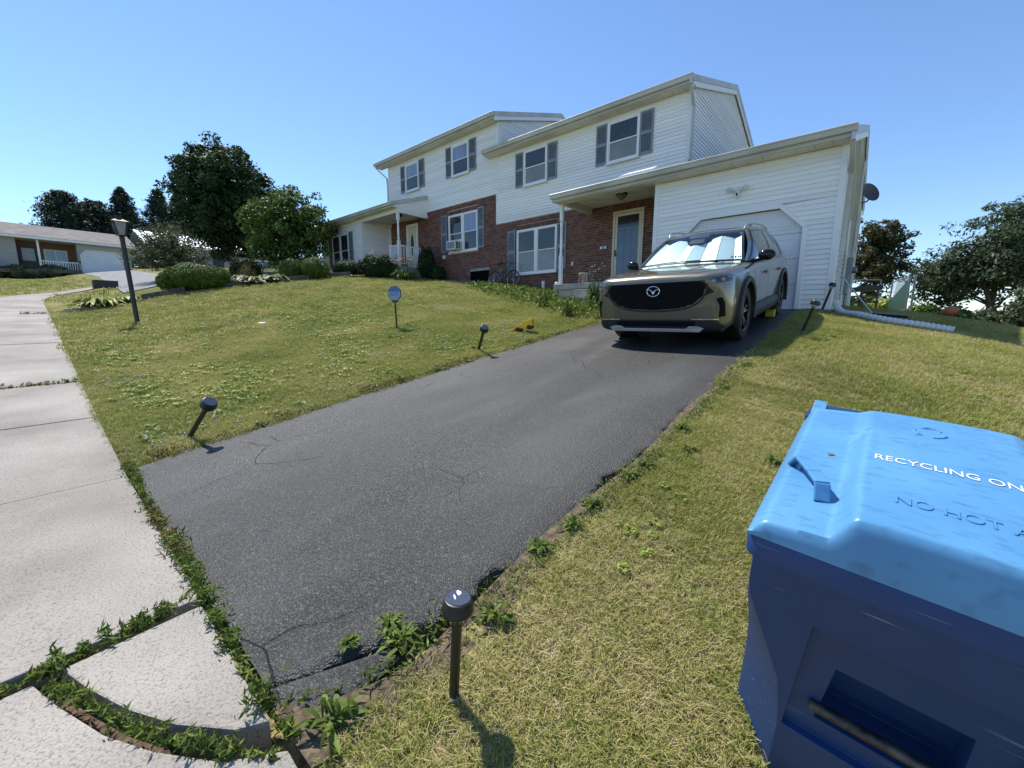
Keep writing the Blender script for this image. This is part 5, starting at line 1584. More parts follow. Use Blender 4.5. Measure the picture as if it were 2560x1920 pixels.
# ------------------------------------------------------------------ porch lamp, floodlight, dish, air conditioner, pots, pipes
pl_ = thing('porch_light', (-5.79, 11.55, 3.61), 'bronze domed ceiling light under the right porch roof', 'ceiling light')
MB().lathe([(.17, .01), (.165, -.02), (.15, -.05)], pl_.location, 24).build('fitting', M['black_metal'], pl_, smooth=True)
MB().lathe([(.148, -.05), (.125, -.10), (.07, -.14), (.0, -.155)], pl_.location, 24).build('shade', pm('amber_glass', (0.16, 0.13, 0.08), (0.22, 0.19, 0.13), scale=20, rough=.3), pl_, smooth=True)
MB().lathe([(.012, -.15), (.016, -.17), (0, -.195)], pl_.location, 10).build('finial', M['black_metal'], pl_, smooth=True)
pl_ = thing('porch_light', (-16.75, 11.5, 4.73), 'dark ceiling light under the left porch roof', 'ceiling light')
MB().lathe([(.15, .01), (.14, -.04), (.11, -.10), (.0, -.14)], pl_.location, 20).build('shade', M['black_metal'], pl_, smooth=True)

# twin floodlight with camera over the garage door
fx, fz = -2.555, 2.90
fl = thing('security_light', (fx, YG - .02, fz), 'white twin floodlight with camera above the garage door', 'floodlight')
MB().lathe([(.065, 0), (.065, .035), (.05, .05)], (fx, YG - .017, fz), 20, (0, -1, 0)).build('mount', M['white_plastic'], fl, smooth=True)
for s in (-1, 1):
    mb = MB(); mb.tube([(fx + s * .03, YG - .06, fz + .01), (fx + s * .12, YG - .10, fz + .045)], .018, 8)
    mb.lathe([(.03, -.05), (.05, -.03), (.058, .03), (.05, .035), (0, .03)], (fx + s * .165, YG - .12, fz + .05), 18, (s * .35, -.75, -.45))
    mb.build('lamp_head', M['white_plastic'], fl, smooth=True, angle=40)
mb = MB(); mb.box(fx - .03, fx + .035, YG - .13, YG - .06, fz - .15, fz - .03); mb.build('camera_body', M['white_plastic'], fl, bevel=.012)
MB().box(fx - .018, fx + .018, YG - .134, YG - .1305, fz - .115, fz - .045).build('camera_lens', M['black_plastic'], fl)

dish = thing('satellite_dish', (gx1 + .03, 18.3, 3.9), 'grey satellite dish on the right side wall of the garage', 'satellite dish')
ax_ = Vector((.62, -.55, .28)).normalized()
mb = MB(); mb.lathe([(0, 0), (.12, .012), (.22, .04), (.31, .085), (.315, .082), (.22, .03), (.12, .0), (0, -.012)], (gx1 + .20, 18.2, 4.10), 28, ax_, cap=False)
mb.build('reflector', pm('dark_dish', (.05, .055, .06), rough=.5), dish, smooth=True)
mb = MB(); mb.tube([(gx1 + .02, 18.3, 3.85), (gx1 + .2, 18.3, 3.88), (gx1 + .27, 18.25, 4.05)], .025, 8); mb.box(gx1 + .018, gx1 + .03, 18.2, 18.4, 3.75, 3.95); mb.build('mount', M['grey_metal'], dish, smooth=True, angle=40)

ac = thing('window_air_conditioner', (-13.9, YH - .3, 2.95), 'white window air conditioner sticking out of the left brick window', 'air conditioner')
AX0, AX1, AY0, AY1, AZ0, AZ1 = -14.18, -13.60, YH - .42, YH - .06, 2.96, 3.33
mb = MB(); mb.box(AX0, AX1, AY0 + .02, AY1, AZ0, AZ1); mb.build('casing', M['white_plastic'], ac, bevel=.01)
mb = MB(); mb.box(AX0 + .05, AX1 - .05, AY0 + .012, AY0 + .0205, AZ0 + .05, AZ1 - .05); mb.build('condenser_grille', M['grey_metal'], ac)
mb = MB()
for k in range(2):
    for j in range(4): mb.box(AX1 + .0005, AX1 + .006, AY0 + .05 + k * .14, AY0 + .16 + k * .14, AZ0 + .05 + j * .07, AZ0 + .10 + j * .07)
mb.build('side_vent', M['black_plastic'], ac)
MB().box(-14.38, -13.58, YH - .055, YH - .03, 3.34, 3.42).build('filler_panel', M['white_plastic'], ac)
MB().tube([(AX0 + .08, AY0 + .1, AZ0), (AX0 + .08, YH - .02, AZ0 - .2)], .012, 6).build('support_bracket', M['grey_metal'], ac)

pz = 1.095
px, py = -6.80, 11.35
pot = thing('planter', (px, py, pz), 'weathered urn planter with white rim standing on the right porch slab', 'planter')
MB().lathe([(.115, 0), (.12, .03), (.105, .06), (.125, .14), (.15, .26), (.165, .30)], pot.location, 24).build('bowl', pm('grey_stoneware', (0.15, 0.13, 0.11), (0.24, 0.21, 0.18), scale=10, rough=.9), pot, smooth=True)
MB().lathe([(.165, .295), (.195, .30), (.20, .325), (.19, .345), (.16, .345), (.15, .30)], pot.location, 28).build('rim', M['concrete_old'], pot, smooth=True)
st_ = MB()
for k in range(4):
    a = PI / 4 + k * PI / 2; st_.tube([(px + .19 * math.cos(a), py + .19 * math.sin(a), pz), (px + .185 * math.cos(a), py + .185 * math.sin(a), pz + .3)], .006, 6)
st_.build('stand_leg', M['cream'], pot)
def pvc(x, y, h, lab, cap=True):
    z = tz(x, y) - .05
    t_ = thing('cleanout_pipe', (x, y, z), lab, 'pipe', 'white cleanout pipes by the porch')
    MB().lathe([(.055, 0), (.055, h)], t_.location, 18).build('pipe', M['white_plastic'], t_, smooth=True, angle=40)
    MB().lathe([(.064, h - .05), (.066, h), (.055, h + .03), (.03, h + .045), (0, h + .048)], t_.location, 18).build('cap', M['white_plastic'], t_, smooth=True, angle=40)
pvc(-8.55, 11.55, .46, 'shorter white capped pipe standing in weeds left of the porch')
pvc(-7.62, 11.0, .50, 'white capped pipe against the left end of the porch slab')

# white corrugated drain hose from the garage downspout
hose = []
pts = [(gx1 + .085, 10.98, .40), (gx1 + .12, 10.93, .28), (gx1 + .24, 10.75, .17), (gx1 + .5, 10.45, .12), (gx1 + .9, 10.25, .02), (gx1 + 1.35, 10.2, -.10), (gx1 + 1.75, 10.15, -.21)]
pts = crom([(x, y, max(z, tz(x, y) + .075) if i > 2 else z) for i, (x, y, z) in enumerate(pts)], 150)
mb = MB(); mb.tube([Vector(p) for p in pts], [.058 + (.006 if i % 4 < 2 else -.004) for i in range(150)], 14)
o = mb.build('drain_hose', M['white_plastic'], None, smooth=True, angle=60); tag(o, 'white corrugated drain hose lying from the garage downspout across the grass', 'hose')
# brush with a long pale handle leaning on the garage side
bx = thing('push_broom', (gx1 + .75, 11.4, tz(gx1 + .75, 11.4)), 'broom with long pale handle leaning against the garage side', 'broom')
zb = tz(.12, 11.0)
MB().tube([(gx1 + .06, 11.15, 1.02), (gx1 + .70, 11.0, zb + .08)], .013, 8).build('handle', pm('pale_handle', (.42, .46, .50), rough=.4), bx, smooth=True)
MB().obox((gx1 + .95, 10.75, zb + .06), (.26, -.20, -.03), (.035, .045, 0), (0, 0, .025)).build('head', M['black_metal'], bx, bevel=.005)
MB().tube([(gx1 + .03, 11.16, 1.06), (gx1 + .09, 11.14, .99)], .03, 8).build('grip', M['black_plastic'], bx)
# utility boxes on the garage side
ut = thing('electric_meter', (gx1 + .02, 15.2, 1.0), 'grey electric meter box with conduits on the garage side wall', 'meter box')
MB().box(gx1 + .018, gx1 + .14, 15.0, 15.5, 1.05, 1.75).build('meter_box', M['grey_metal'], ut, bevel=.01)
MB().lathe([(.09, 0), (.09, .09), (.07, .11), (0, .115)], (gx1 + .14, 15.25, 1.42), 18, (1, 0, 0)).build('meter_glass', M['grey_metal'], ut, smooth=True, angle=40)
MB().tube([(gx1 + .06, 15.25, .2), (gx1 + .06, 15.25, 1.05)], .03, 8).build('conduit', M['grey_metal'], ut, smooth=True)
MB().tube([(gx1 + .07, 16.4, .3), (gx1 + .07, 16.4, 4.6)], .035, 8).build('conduit', M['gutter'], ut, smooth=True)
MB().box(gx1 + .018, gx1 + .12, 14.1, 14.4, .7, 1.2).build('junction_box', M['grey_metal'], ut, bevel=.01)
MB().tube([(gx1 + .05, 13.2, .25), (gx1 + .05, 13.2, 2.4)], .028, 8).build('conduit', M['siding_dirty'], ut, smooth=True)
# wheel chock
for (cx, cy, lab) in ((-1.40, 9.03 - .0, 'yellow wheel chock under the rear tyre of the tan car'),):
    z = tz(cx, cy) + .015
    mb = MB(); mb.prism([(cx - .07, cy - .16, z), (cx - .07, cy + .02, z), (cx - .07, cy + .02, z + .15), (cx - .07, cy - .10, z + .11)], (.14, 0, 0))
    tag(mb.build('wheel_chock', pm('chock_yellow', (0.42, 0.33, 0.03), rough=.5), None, bevel=.008), lab, 'wheel chock')
# bicycle against the brick wall
bk = thing('bicycle', (-10.9, 12.15, tz(-10.9, 12.15)), 'dark mountain bicycle leaning on the brick wall below the double window', 'bicycle')
zb = tz(-10.9, 12.1); R_ = .33
c0, c1 = Vector((-11.42, 12.16, zb + R_)), Vector((-10.40, 12.12, zb + R_ - .02))
for c in (c0, c1):
    w = MB(); w.tube([c + Vector((R_ * math.cos(t), 0, R_ * math.sin(t))) for t in np.linspace(0, 2 * PI, 29)], .024, 8); w.build('tyre', M['rubber'], bk, smooth=True)
    w = MB(); w.tube([c + Vector((.295 * math.cos(t), 0, .295 * math.sin(t))) for t in np.linspace(0, 2 * PI, 29)], .010, 6)
    for t in np.linspace(0, 2 * PI, 14, endpoint=False): w.tube([c, c + Vector((.295 * math.cos(t), 0, .295 * math.sin(t)))], .0035, 4)
    w.tube([c + Vector((0, -.05, 0)), c + Vector((0, .05, 0))], .022, 8); w.build('rim', M['alu'], bk, smooth=True)
bb = Vector((-11.0, 12.14, zb + .30)); st = Vector((-11.12, 12.18, zb + .80)); hd = Vector((-10.58, 12.16, zb + .82)); hd2 = Vector((-10.54, 12.15, zb + .66))
f = MB()
for p, q, r_ in ((bb, st, .019), (st + Vector((.02, 0, -.12)), hd, .019), (bb, hd2, .022), (bb, c0, .012), (st + Vector((.03, 0, -.13)), c0, .011), (hd, hd2, .022)): f.tube([p, q], r_, 8)
f.build('frame', pm('bike_paint', (.25, .26, .28), (.05, .05, .055), scale=7, rough=.3, metal=.5), bk, smooth=True)
f = MB(); f.tube([hd2, c1 + Vector((0, .05, 0))], .016, 8); f.tube([hd2, c1 - Vector((0, .05, 0))], .016, 8); f.build('fork', M['black_metal'], bk, smooth=True)
f = MB(); f.tube([hd, hd + Vector((.05, -.01, .10)), hd + Vector((.08, -.30, .13))], .013, 8); f.tube([hd + Vector((.05, -.01, .10)), hd + Vector((.10, .22, .13))], .013, 8); f.build('handlebar', M['black_metal'], bk, smooth=True)
f = MB(); f.tube([st, st + Vector((-.03, 0, .14))], .013, 8); f.obox(st + Vector((-.02, 0, .16)), (.13, 0, .008), (0, .06, 0), (0, 0, .022)); f.build('saddle', M['black_plastic'], bk, bevel=.012)
f = MB(); f.lathe([(.09, 0), (.09, .012), (.02, .014)], bb + Vector((0, -.04, 0)), 20, (0, -1, 0)); f.tube([bb + Vector((0, -.06, 0)), bb + Vector((.10, -.06, -.13))], .012, 6); f.tube([bb + Vector((0, .06, 0)), bb + Vector((-.10, .06, .13))], .012, 6); f.build('crank', M['black_metal'], bk)
# garden flag
fg = thing('garden_flag', (-18.0, 9.9, tz(-18, 9.9)), 'small yellow and orange garden flag on a leaning pole by the shrubs', 'flag')
zf = tz(-18, 9.9)
MB().tube([(-17.85, 9.9, zf), (-18.35, 9.92, zf + 1.0)], .010, 6).build('pole', M['black_metal'], fg)
M['flag'] = pm('printed_flag', (.70, .45, .06), (.62, .16, .04), scale=9, rough=.8, transl=.3)
P = []
for i in range(9):
    t = i / 8; p = Vector((-18.35 + .46 * t, 9.92, zf + 1.0 - .92 * t)); wdt = .02 + .17 * t
    P.append([p + Vector((.55, -.12, .25)).normalized() * wdt * c + Vector((0, .02 * math.sin(6 * t + c * 3), 0)) for c in np.linspace(0, 1, 5)])
MB().grid(P).build('banner', M['flag'], fg, smooth=True)
# ball, bench, gate and fence behind the garage
bz = tz(1.75, 17.4)
fb = MB()
fb.lathe([(.145 * math.sin(PI * t) ** .8, -.22 + .44 * t) for t in np.linspace(0, 1, 17)], (1.75, 17.4, bz + .15), 20, (.9, -.3, .25))
o = fb.build('play_ball', pm('orange_ball', (.40, .13, .06), (.48, .17, .08), scale=6, rough=.5), None, smooth=True); tag(o, 'orange brown football-shaped ball on the crest of the right lawn', 'ball')
# ------------------------------------------------------------------ back yard: bench, chain-link gate with green slats
bz = tz(-.35, 22.0)
bn = thing('garden_bench', (-.35, 22.0, bz), 'black slatted garden bench behind the garage corner', 'bench')
MB().obox((-.35, 22.0, bz + .78), (.62, .1, .05), (.02, -.22, 0), (0, 0, .09)).build('table_top', M['black_metal'], bn, bevel=.02)
for zz in (.50, .24): MB().obox((-.35, 21.8, bz + zz), (.56, .09, .03), (.01, -.03, 0), (0, 0, .035)).build('slat', M['timber'], bn)
for xx in (-.85, -.35, .15): MB().obox((xx, 21.9, bz + .35), (.03, 0, 0), (0, .18, 0), (0, 0, .35)).build('leg', M['black_metal'], bn)

fz = tz(.9, 23.5)
gt_ = thing('chain_link_gate', (1.0, 22.8, tz(1.0, 22.8)), 'chain link gate with dark green privacy slats at the back of the lawn', 'gate')
g0, g1 = Vector((.60, 24.3, tz(.60, 24.3))), Vector((1.02, 22.0, tz(1.02, 22.0)))
mb = MB(); hh = 1.35
for p in (g0, g1): mb.tube([p - Vector((0, 0, .1)), p + Vector((0, 0, hh))], .032, 8)
mb.tube([g0 + Vector((0, 0, hh)), g1 + Vector((0, 0, hh))], .024, 8); mb.tube([g0 + Vector((0, 0, .1)), g1 + Vector((0, 0, .1))], .024, 8)
mb.tube([g1 + Vector((.13, -.3, -.1)), g1 + Vector((.13, -.3, hh + .05))], .035, 8)
mb.build('gate_frame', M['grey_metal'], gt_, smooth=True)
M['green_slat'] = pm('green_privacy_slat', (.012, .055, .045), (.02, .075, .06), scale=6, rough=.5)
for k in range(20):
    f = (k + .7) / 20.5; p = g0.lerp(g1, f); h_ = .45 + .75 * f
    MB().obox(p + Vector((0, 0, .12 + h_ / 2)), (.0, .0, h_ / 2), ((g1 - g0).normalized() * .045), (.006, 0, 0)).build('privacy_slat', M['green_slat'], gt_)
wire = MB()
dv = (g1 - g0)
for k in range(28):
    for s in (0, 1):
        a = k / 28; b_ = a + .35
        p, q = g0 + dv * a + Vector((0, 0, .1 if s == 0 else hh)), g0 + dv * min(b_, 1) + Vector((0, 0, .1 + (hh - .1) * min(1, (1 - a) / .35) if s == 0 else hh - (hh - .1) * min(1, (1 - a) / .35)))
        wire.bar(p, q, .006)
tag(wire.build('wire_mesh', M['grey_metal'], gt_), kind='stuff')
fe = thing('chain_link_fence', (-1.0, 26, tz(-1, 26)), 'bare chain link fence section behind the black bench', 'fence')
p0, p1 = Vector((-1.5, 26, tz(-1.5, 26))), Vector((.25, 26.2, tz(.25, 26.2)))
for p in (p0, p1): MB().tube([p, p + Vector((0, 0, 1.65))], .03, 8).build('post', M['grey_metal'], fe, smooth=True)
MB().tube([p0 + Vector((0, 0, 1.63)), p1 + Vector((0, 0, 1.63))], .022, 8).build('top_rail', M['grey_metal'], fe, smooth=True)

# ------------------------------------------------------------------ neighbouring ranch houses at the end of the street (fronts face +X)
M['ranch_wall'] = pm('taupe_siding', (0.30, 0.30, 0.28), (0.36, 0.36, 0.33), scale=1.5, rough=.7, stretch=(1, .4, 6))
M['ranch_roof'] = pm('brown_grey_shingle', (0.13, 0.115, 0.105), (0.21, 0.19, 0.175), scale=1.6, rough=.95, bump=.4, bscale=20, stretch=(1, 1, 4))
M['metal_roof'] = pm('pale_metal_roof', (0.50, 0.56, 0.62), (0.60, 0.66, 0.71), scale=2, rough=.35, metal=.4)
XR = -55.0
r1 = thing('ranch_house', (XR, 1.0, 3.9), 'long low ranch house with brown shingle roof and white double garage door at far left', 'house')
zf = 3.87; ze = 6.75
r1w = MB()
r1w.box(XR - 9, XR, 3.40, 7.0, zf - .5, ze); r1w.box(XR - 9, XR, -12, -.15, zf - .2, ze + .0); r1w.box(XR - 9, XR - 1.6, -.15, 3.40, zf - .2, ze)
r1w.build('wall', M['ranch_wall'], r1)
mb = MB(); mb.prism([(XR + .55, -15, ze - .05), (XR - 4.5, -15, ze + 1.55), (XR - 9.6, -15, ze - .05), (XR - 9.6, -15, ze + .1), (XR - 4.5, -15, ze + 1.72), (XR + .55, -15, ze + .1)], (0, 22.4, 0))
rr_ = mb.build('roof', M['ranch_roof'], r1)
MB().box(XR + .5, XR + .62, -15, 7.4, ze - .12, ze + .06).build('fascia', M['trim'], rr_)
MB().box(XR - 1.6, XR + .5, -15, 7.3, ze - .10, ze - .06).build('soffit', M['soffit'], rr_)
gdo = MB(); gdo.prism([(XR + .03, 3.66, zf), (XR + .03, 6.3, zf), (XR + .03, 6.3, zf + 1.8), (XR + .03, 5.95, zf + 2.2), (XR + .03, 4.0, zf + 2.2), (XR + .03, 3.66, zf + 1.8)], (.03, 0, 0))
gdo = gdo.build('garage_door', M['door_white'], r1)
for k in range(4): MB().box(XR + .061, XR + .075, 3.70, 6.26, zf + .03 + k * .53, zf + .53 + k * .53 if k < 3 else zf + 1.85).build('door_section', M['door_white'], gdo)
mb = MB(); mb.tube([(XR + .08, 3.61, zf), (XR + .08, 3.61, zf + 1.82), (XR + .08, 3.98, zf + 2.26), (XR + .08, 5.97, zf + 2.26), (XR + .08, 6.35, zf + 1.82), (XR + .08, 6.35, zf)], .06, 4); mb.build('door_trim', M['trim'], r1)
M['far_brick'] = pm('far_brick', (.10, .055, .04), (.22, .13, .10), scale=9, rough=.9, stretch=(1, 1, 3))
MB().box(XR - 1.6, XR - 1.55, -.12, 3.38, zf, ze - .1).build('brick_panel', M['far_brick'], r1)
fdw = MB().box(XR - 1.55, XR - 1.5, -.02, 1.0, zf + .2, zf + 2.35).build('door', M['black_metal'], r1)
MB().box(XR - 1.5, XR - 1.48, .12, .86, zf + 1.1, zf + 2.15).build('pane', M['pane_shade'], fdw)
wd = MB().box(XR - 1.55, XR - 1.49, 1.40, 2.85, zf + .75, zf + 2.2).build('window', M['soffit'], r1)
for ya in (1.50, 2.17): MB().box(XR - 1.49, XR - 1.47, ya, ya + .58, zf + .85, zf + 2.1).build('pane', M['pane_blue'], wd)
MB().box(XR - .1, XR + .02, 1.02, 1.16, zf, ze - .1).build('porch_post', M['trim'], r1)
rl = MB(); rl.bar((XR, 1.16, zf + 1.05), (XR, 3.4, zf + 1.05), .07); rl.bar((XR, 1.16, zf + .2), (XR, 3.4, zf + .2), .06); rl = rl.build('railing', M['trim'], r1)
for k in range(15): MB().box(XR - .02, XR + .02, 1.24 + k * .145, 1.285 + k * .145, zf + .22, zf + 1.02).build('baluster', M['trim'], rl)
MB().box(XR + .01, XR + .05, 3.42, 3.58, zf + 1.1, zf + 1.25).build('number_plaque', M['black_metal'], r1)

XR2 = -57.0
r2 = thing('ranch_house', (XR2, 13, 4.4), 'ranch house with pale blue metal roof behind the willow shrub and maple', 'house')
ze = 7.62
MB().box(XR2 - 9, XR2, 8.9, 24, 4.0, ze).build('wall', M['ranch_wall'], r2)
mb = MB(); mb.prism([(XR2 + .6, 8.3, ze - .08), (XR2 - 4.6, 8.3, ze + 1.75), (XR2 - 9.6, 8.3, ze), (XR2 - 9.6, 8.3, ze + .12), (XR2 - 4.6, 8.3, ze + 1.9), (XR2 + .6, 8.3, ze + .06)], (0, 16, 0))
mr = mb.build('roof', M['metal_roof'], r2)
sl_ = Vector((-5.2, 0, 1.83))
for k in range(40):
    y = 8.35 + k * .40
    MB().bar((XR2 + .58, y, ze + .085), (XR2 - 4.6, y, ze + 1.925), .04, .05).build('roof_rib', M['metal_roof'], mr)
MB().box(XR2 + .6, XR2 + .7, 8.3, 24.7, ze - .16, ze + .03).build('gutter', M['trim'], mr)
MB().box(XR2 + .02, XR2 + .1, 14.2, 15.2, 4.5, 6.9).build('door', M['black_metal'], r2)
wd = MB().box(XR2 + .02, XR2 + .08, 18.4, 20.0, 5.6, 7.0).build('window', M['trim'], r2)
MB().box(XR2 + .081, XR2 + .10, 18.5, 19.15, 5.7, 6.9).build('pane', M['pane_dark'], wd); MB().box(XR2 + .081, XR2 + .10, 19.25, 19.9, 5.7, 6.9).build('pane', M['pane_dark'], wd)
MB().box(XR2 - .0, XR2 + .3, 16.2, 16.4, 4.2, ze - .1).build('porch_post', M['timber'], r2)
# low black crate-like mailbox stand at the neighbour's drive
cz = tz(-26.2, 2.35)
mk = thing('planter_box', (-26.2, 2.35, cz), 'low black open planter box at the edge of the neighbouring drive', 'planter')
MB().box(-26.5, -25.9, 1.95, 2.05, cz, cz + .35).build('side', M['black_metal'], mk); MB().box(-26.5, -25.9, 2.65, 2.75, cz, cz + .35).build('side', M['black_metal'], mk)
MB().box(-25.9, -25.85, 1.95, 2.75, cz + .05, cz + .36).build('front_board', M['black_metal'], mk); MB().box(-26.55, -26.5, 1.95, 2.75, cz + .05, cz + .36).build('back_board', M['black_metal'], mk)

# landscape timbers edging the beds along the property line
def edging(x0, y0, x1, y1, h, lab, mat='timber', w=.14):
    p, q = Vector((x0, y0, tz(x0, y0) + h / 2)), Vector((x1, y1, tz(x1, y1) + h / 2))
    o = MB().bar(p, q, w, h).build('edging_timber', M[mat], None, bevel=.012); tag(o, lab, 'edging', 'timbers edging the beds')
edging(-17.35, 2.35, -17.4, 3.45, .20, 'dark timber edging left of the large clipped shrub')
edging(-17.35, 1.55, -17.35, 2.3, .09, 'low timber edging between hosta and lamp post')
edging(-17.4, 4.45, -17.45, 5.35, .22, 'dark timber edging between large clipped shrub and white hosta')
edging(-17.5, 6.4, -17.7, 7.65, .20, 'grey timber edging below the round clipped shrubs')
edging(-17.65, 8.5, -17.3, 9.3, .20, 'grey timber edging right of the round clipped shrubs')
edging(-22.2, 4.35, -24.6, 4.9, .40, 'grey block edging at the far end of the neighbouring drive', 'concrete_old', .3)
edging(-53.2, 3.45, -53.2, -12, .30, 'long dark timber edging under the ranch house shrubs')
M['stone'] = pm('pale_edging_stone', (.30, .28, .25), (.42, .40, .36), scale=9, rough=.9, bump=.4, bscale=40)
def stone_row(x0, y0, x1, y1, n):
    for i in range(n):
        f = (i + .5) / n; x, y = x0 + (x1 - x0) * f, y0 + (y1 - y0) * f; z = tz(x, y)
        mb = MB(); mb.obox((x, y, z + .05), ((x1 - x0) / n * .46, (y1 - y0) / n * .46, 0), (.06, 0, 0), (0, 0, .055))
        o = mb.build('edging_stone', M['stone'], srow, bevel=.02)
srow = thing('stone_edging', (-17.1, 1.0, tz(-17.1, 1.0)), 'row of pale flat stones edging the bed by the sidewalk', 'edging')
stone_row(-17.0, .6, -17.15, 1.5, 5)
# ------------------------------------------------------------------ foliage
M['leaf_maple'] = leafmat('maple_leaf', (.022, .046, .018), (.060, .100, .032), rnd=.45, transl=.22, rough=.55)
M['leaf_bright'] = leafmat('bright_leaf', (.050, .095, .020), (.11, .17, .035), rnd=.45, transl=.30)
M['leaf_olive'] = leafmat('olive_leaf', (.060, .080, .036), (.13, .15, .075), rnd=.40, transl=.22)
M['leaf_box'] = leafmat('boxwood_leaf', (.055, .105, .018), (.115, .175, .028), rnd=.40, transl=.25, scale=6)
M['leaf_yew'] = leafmat('yew_needle', (.014, .036, .013), (.035, .070, .020), rnd=.45, transl=.15, scale=6)
M['leaf_fir'] = leafmat('conifer_needle', (.022, .040, .027), (.052, .076, .045), rnd=.40, transl=.10)
M['leaf_birch'] = leafmat('birch_leaf', (.050, .075, .040), (.12, .155, .085), rnd=.45, transl=.28)
M['leaf_rust'] = leafmat('turning_leaf', (.045, .062, .024), (.12, .105, .045), rnd=.5, transl=.28, scale=.9)
M['leaf_hosta'] = leafmat('hosta_leaf', (.18, .24, .04), (.46, .46, .13), rnd=.3, transl=.25, scale=9)
M['leaf_hosta_w'] = leafmat('white_hosta_leaf', (.10, .14, .06), (.50, .50, .30), rnd=.35, transl=.2, scale=12)
M['leaf_weed'] = leafmat('weed_leaf', (.080, .13, .022), (.155, .205, .042), rnd=.40, transl=.30, scale=8)
M['leaf_weed_dry'] = leafmat('yellowing_weed', (.12, .11, .035), (.22, .17, .06), rnd=.4, transl=.2, scale=20)
M['white_petal'] = pm('white_petal', (.62, .60, .55), rough=.7, rnd=.15, transl=.2)
M['lily_petal'] = pm('daylily_petal', (.62, .30, .08), (.70, .42, .20), scale=9, rough=.6, rnd=.2, transl=.25)

def leaves(P, Nn, size, asp=.55, jit=.9, cup=.12):
    """one kite-shaped leaf (two triangles as a quad) per point; Nn = preferred normals"""
    n = len(P)
    r = RS.normal(size=(n, 3)); nm = Nn + r * jit
    nm /= np.linalg.norm(nm, axis=1, keepdims=True) + 1e-9
    t = np.cross(nm, RS.normal(size=(n, 3))); t /= np.linalg.norm(t, axis=1, keepdims=True) + 1e-9
    b = np.cross(nm, t)
    s = (size * (.65 + .7 * RS.rand(n)))[:, None]
    v0 = P - t * s; v1 = P + b * s * asp - nm * s * cup; v2 = P + t * s; v3 = P - b * s * asp - nm * s * cup
    V = np.stack([v0, v1, v2, v3], 1).reshape(-1, 3)
    F = np.arange(4 * n).reshape(n, 4)
    return V, F

def blob_points(n, center, rad, shell=.55):
    d = RS.normal(size=(n, 3)); d /= np.linalg.norm(d, axis=1, keepdims=True)
    r = (shell + (1 - shell) * RS.rand(n)) ** .8
    return np.array(center) + d * np.array(rad) * r[:, None], d

def crown(name, parent, mat, center, rad, nclump, per, clump_r, leaf, top_flat=1.0, asp=.55, jit=.9, keep=None, shell=.60, fill=.25, ragged=.18):
    center = np.array(center, float); rad = np.array(rad, float)
    cs = []
    while len(cs) < nclump:
        d = RS.normal(size=3); d /= np.linalg.norm(d)
        r = RS.uniform(shell, 1.0) if RS.rand() > fill else RS.uniform(.15, shell)
        r *= 1 + ragged * RS.normal() * .6
        p = center + d * rad * r
        if keep is None or keep(p): cs.append((p, d))
    Pn, Nn = [], []
    for p, d in cs:
        k = int(per * RS.uniform(.6, 1.4)); cr = clump_r * RS.uniform(.6, 1.35)
        q, dd = blob_points(k, p, (cr, cr, cr * .75), .35)
        Pn.append(q); Nn.append(dd * .6 + d * .5 + np.array([0, 0, .5]))
    Pn = np.concatenate(Pn); Nn = np.concatenate(Nn)
    V, F = leaves(Pn, Nn, leaf, asp, jit)
    return np_mesh(name, V, F, mat, parent)

def trunk(parent, base, top, r0, r1, branches=6, spread=1.2, seed=0, mat='bark', lo=.35):
    rr = random.Random(seed)
    b, t = Vector(base), Vector(top)
    mb = MB()
    pts = [b.lerp(t, f) + Vector((rr.uniform(-1, 1), rr.uniform(-1, 1), 0)) * r0 * .6 * math.sin(PI * f) for f in np.linspace(0, 1, 7)]
    mb.tube(pts, [r0 * (1.35 if i == 0 else 1) + (r1 - r0) * i / 6 for i in range(7)], 10)
    for k in range(branches):
        f = lo + (1 - lo) * (k + rr.random()) / branches
        p = b.lerp(t, f); a = k * 2.4 + rr.random()
        L = spread * rr.uniform(.6, 1.1) * (1.15 - f * .5)
        q = p + Vector((math.cos(a) * L * .55, math.sin(a) * L * .55, L * .35)); e = p + Vector((math.cos(a) * L, math.sin(a) * L, L * .75))
        w = (r0 + (r1 - r0) * f) * .55
        mb.tube([p, q, e], [w, w * .65, w * .25], 7)
    return mb.build('trunk', M[mat], parent, smooth=True, angle=60)

# --- big dark maple
bx, by = -29.7, 8.45; bz = tz(bx, by)
t = thing('maple_tree', (bx, by, bz), 'large dense dark green maple tree rising above the ranch roofs', 'tree')
trunk(t, (bx, by, bz - .2), (bx, by, bz + 4.6), .22, .07, 9, 2.0, 3)
crown('crown', t, M['leaf_maple'], (bx, by - .1, bz + 4.0), (2.7, 2.7, 3.35), 560, 100, .52, .100, keep=lambda p: p[2] > bz + .5 and np.hypot(p[0] - bx, p[1] - by) < 3.0 - max(0, (p[2] - bz - 4.6)) * .45, fill=.35, ragged=.08)
# --- bright shrub tree beside the left wing
bx, by = -22.0, 8.75; bz = tz(bx, by)
t = thing('lilac_tree', (bx, by, bz), 'broad bright green leafy tree against the left wing of the white house', 'tree')
trunk(t, (bx, by, bz - .2), (bx + .1, by, bz + 2.4), .13, .04, 8, 1.3, 8, lo=.15)
crown('crown', t, M['leaf_bright'], (bx, by, bz + 2.15), (1.95, 1.95, 1.95), 300, 60, .40, .085, asp=.48, fill=.35, keep=lambda p: p[2] > bz + .1)
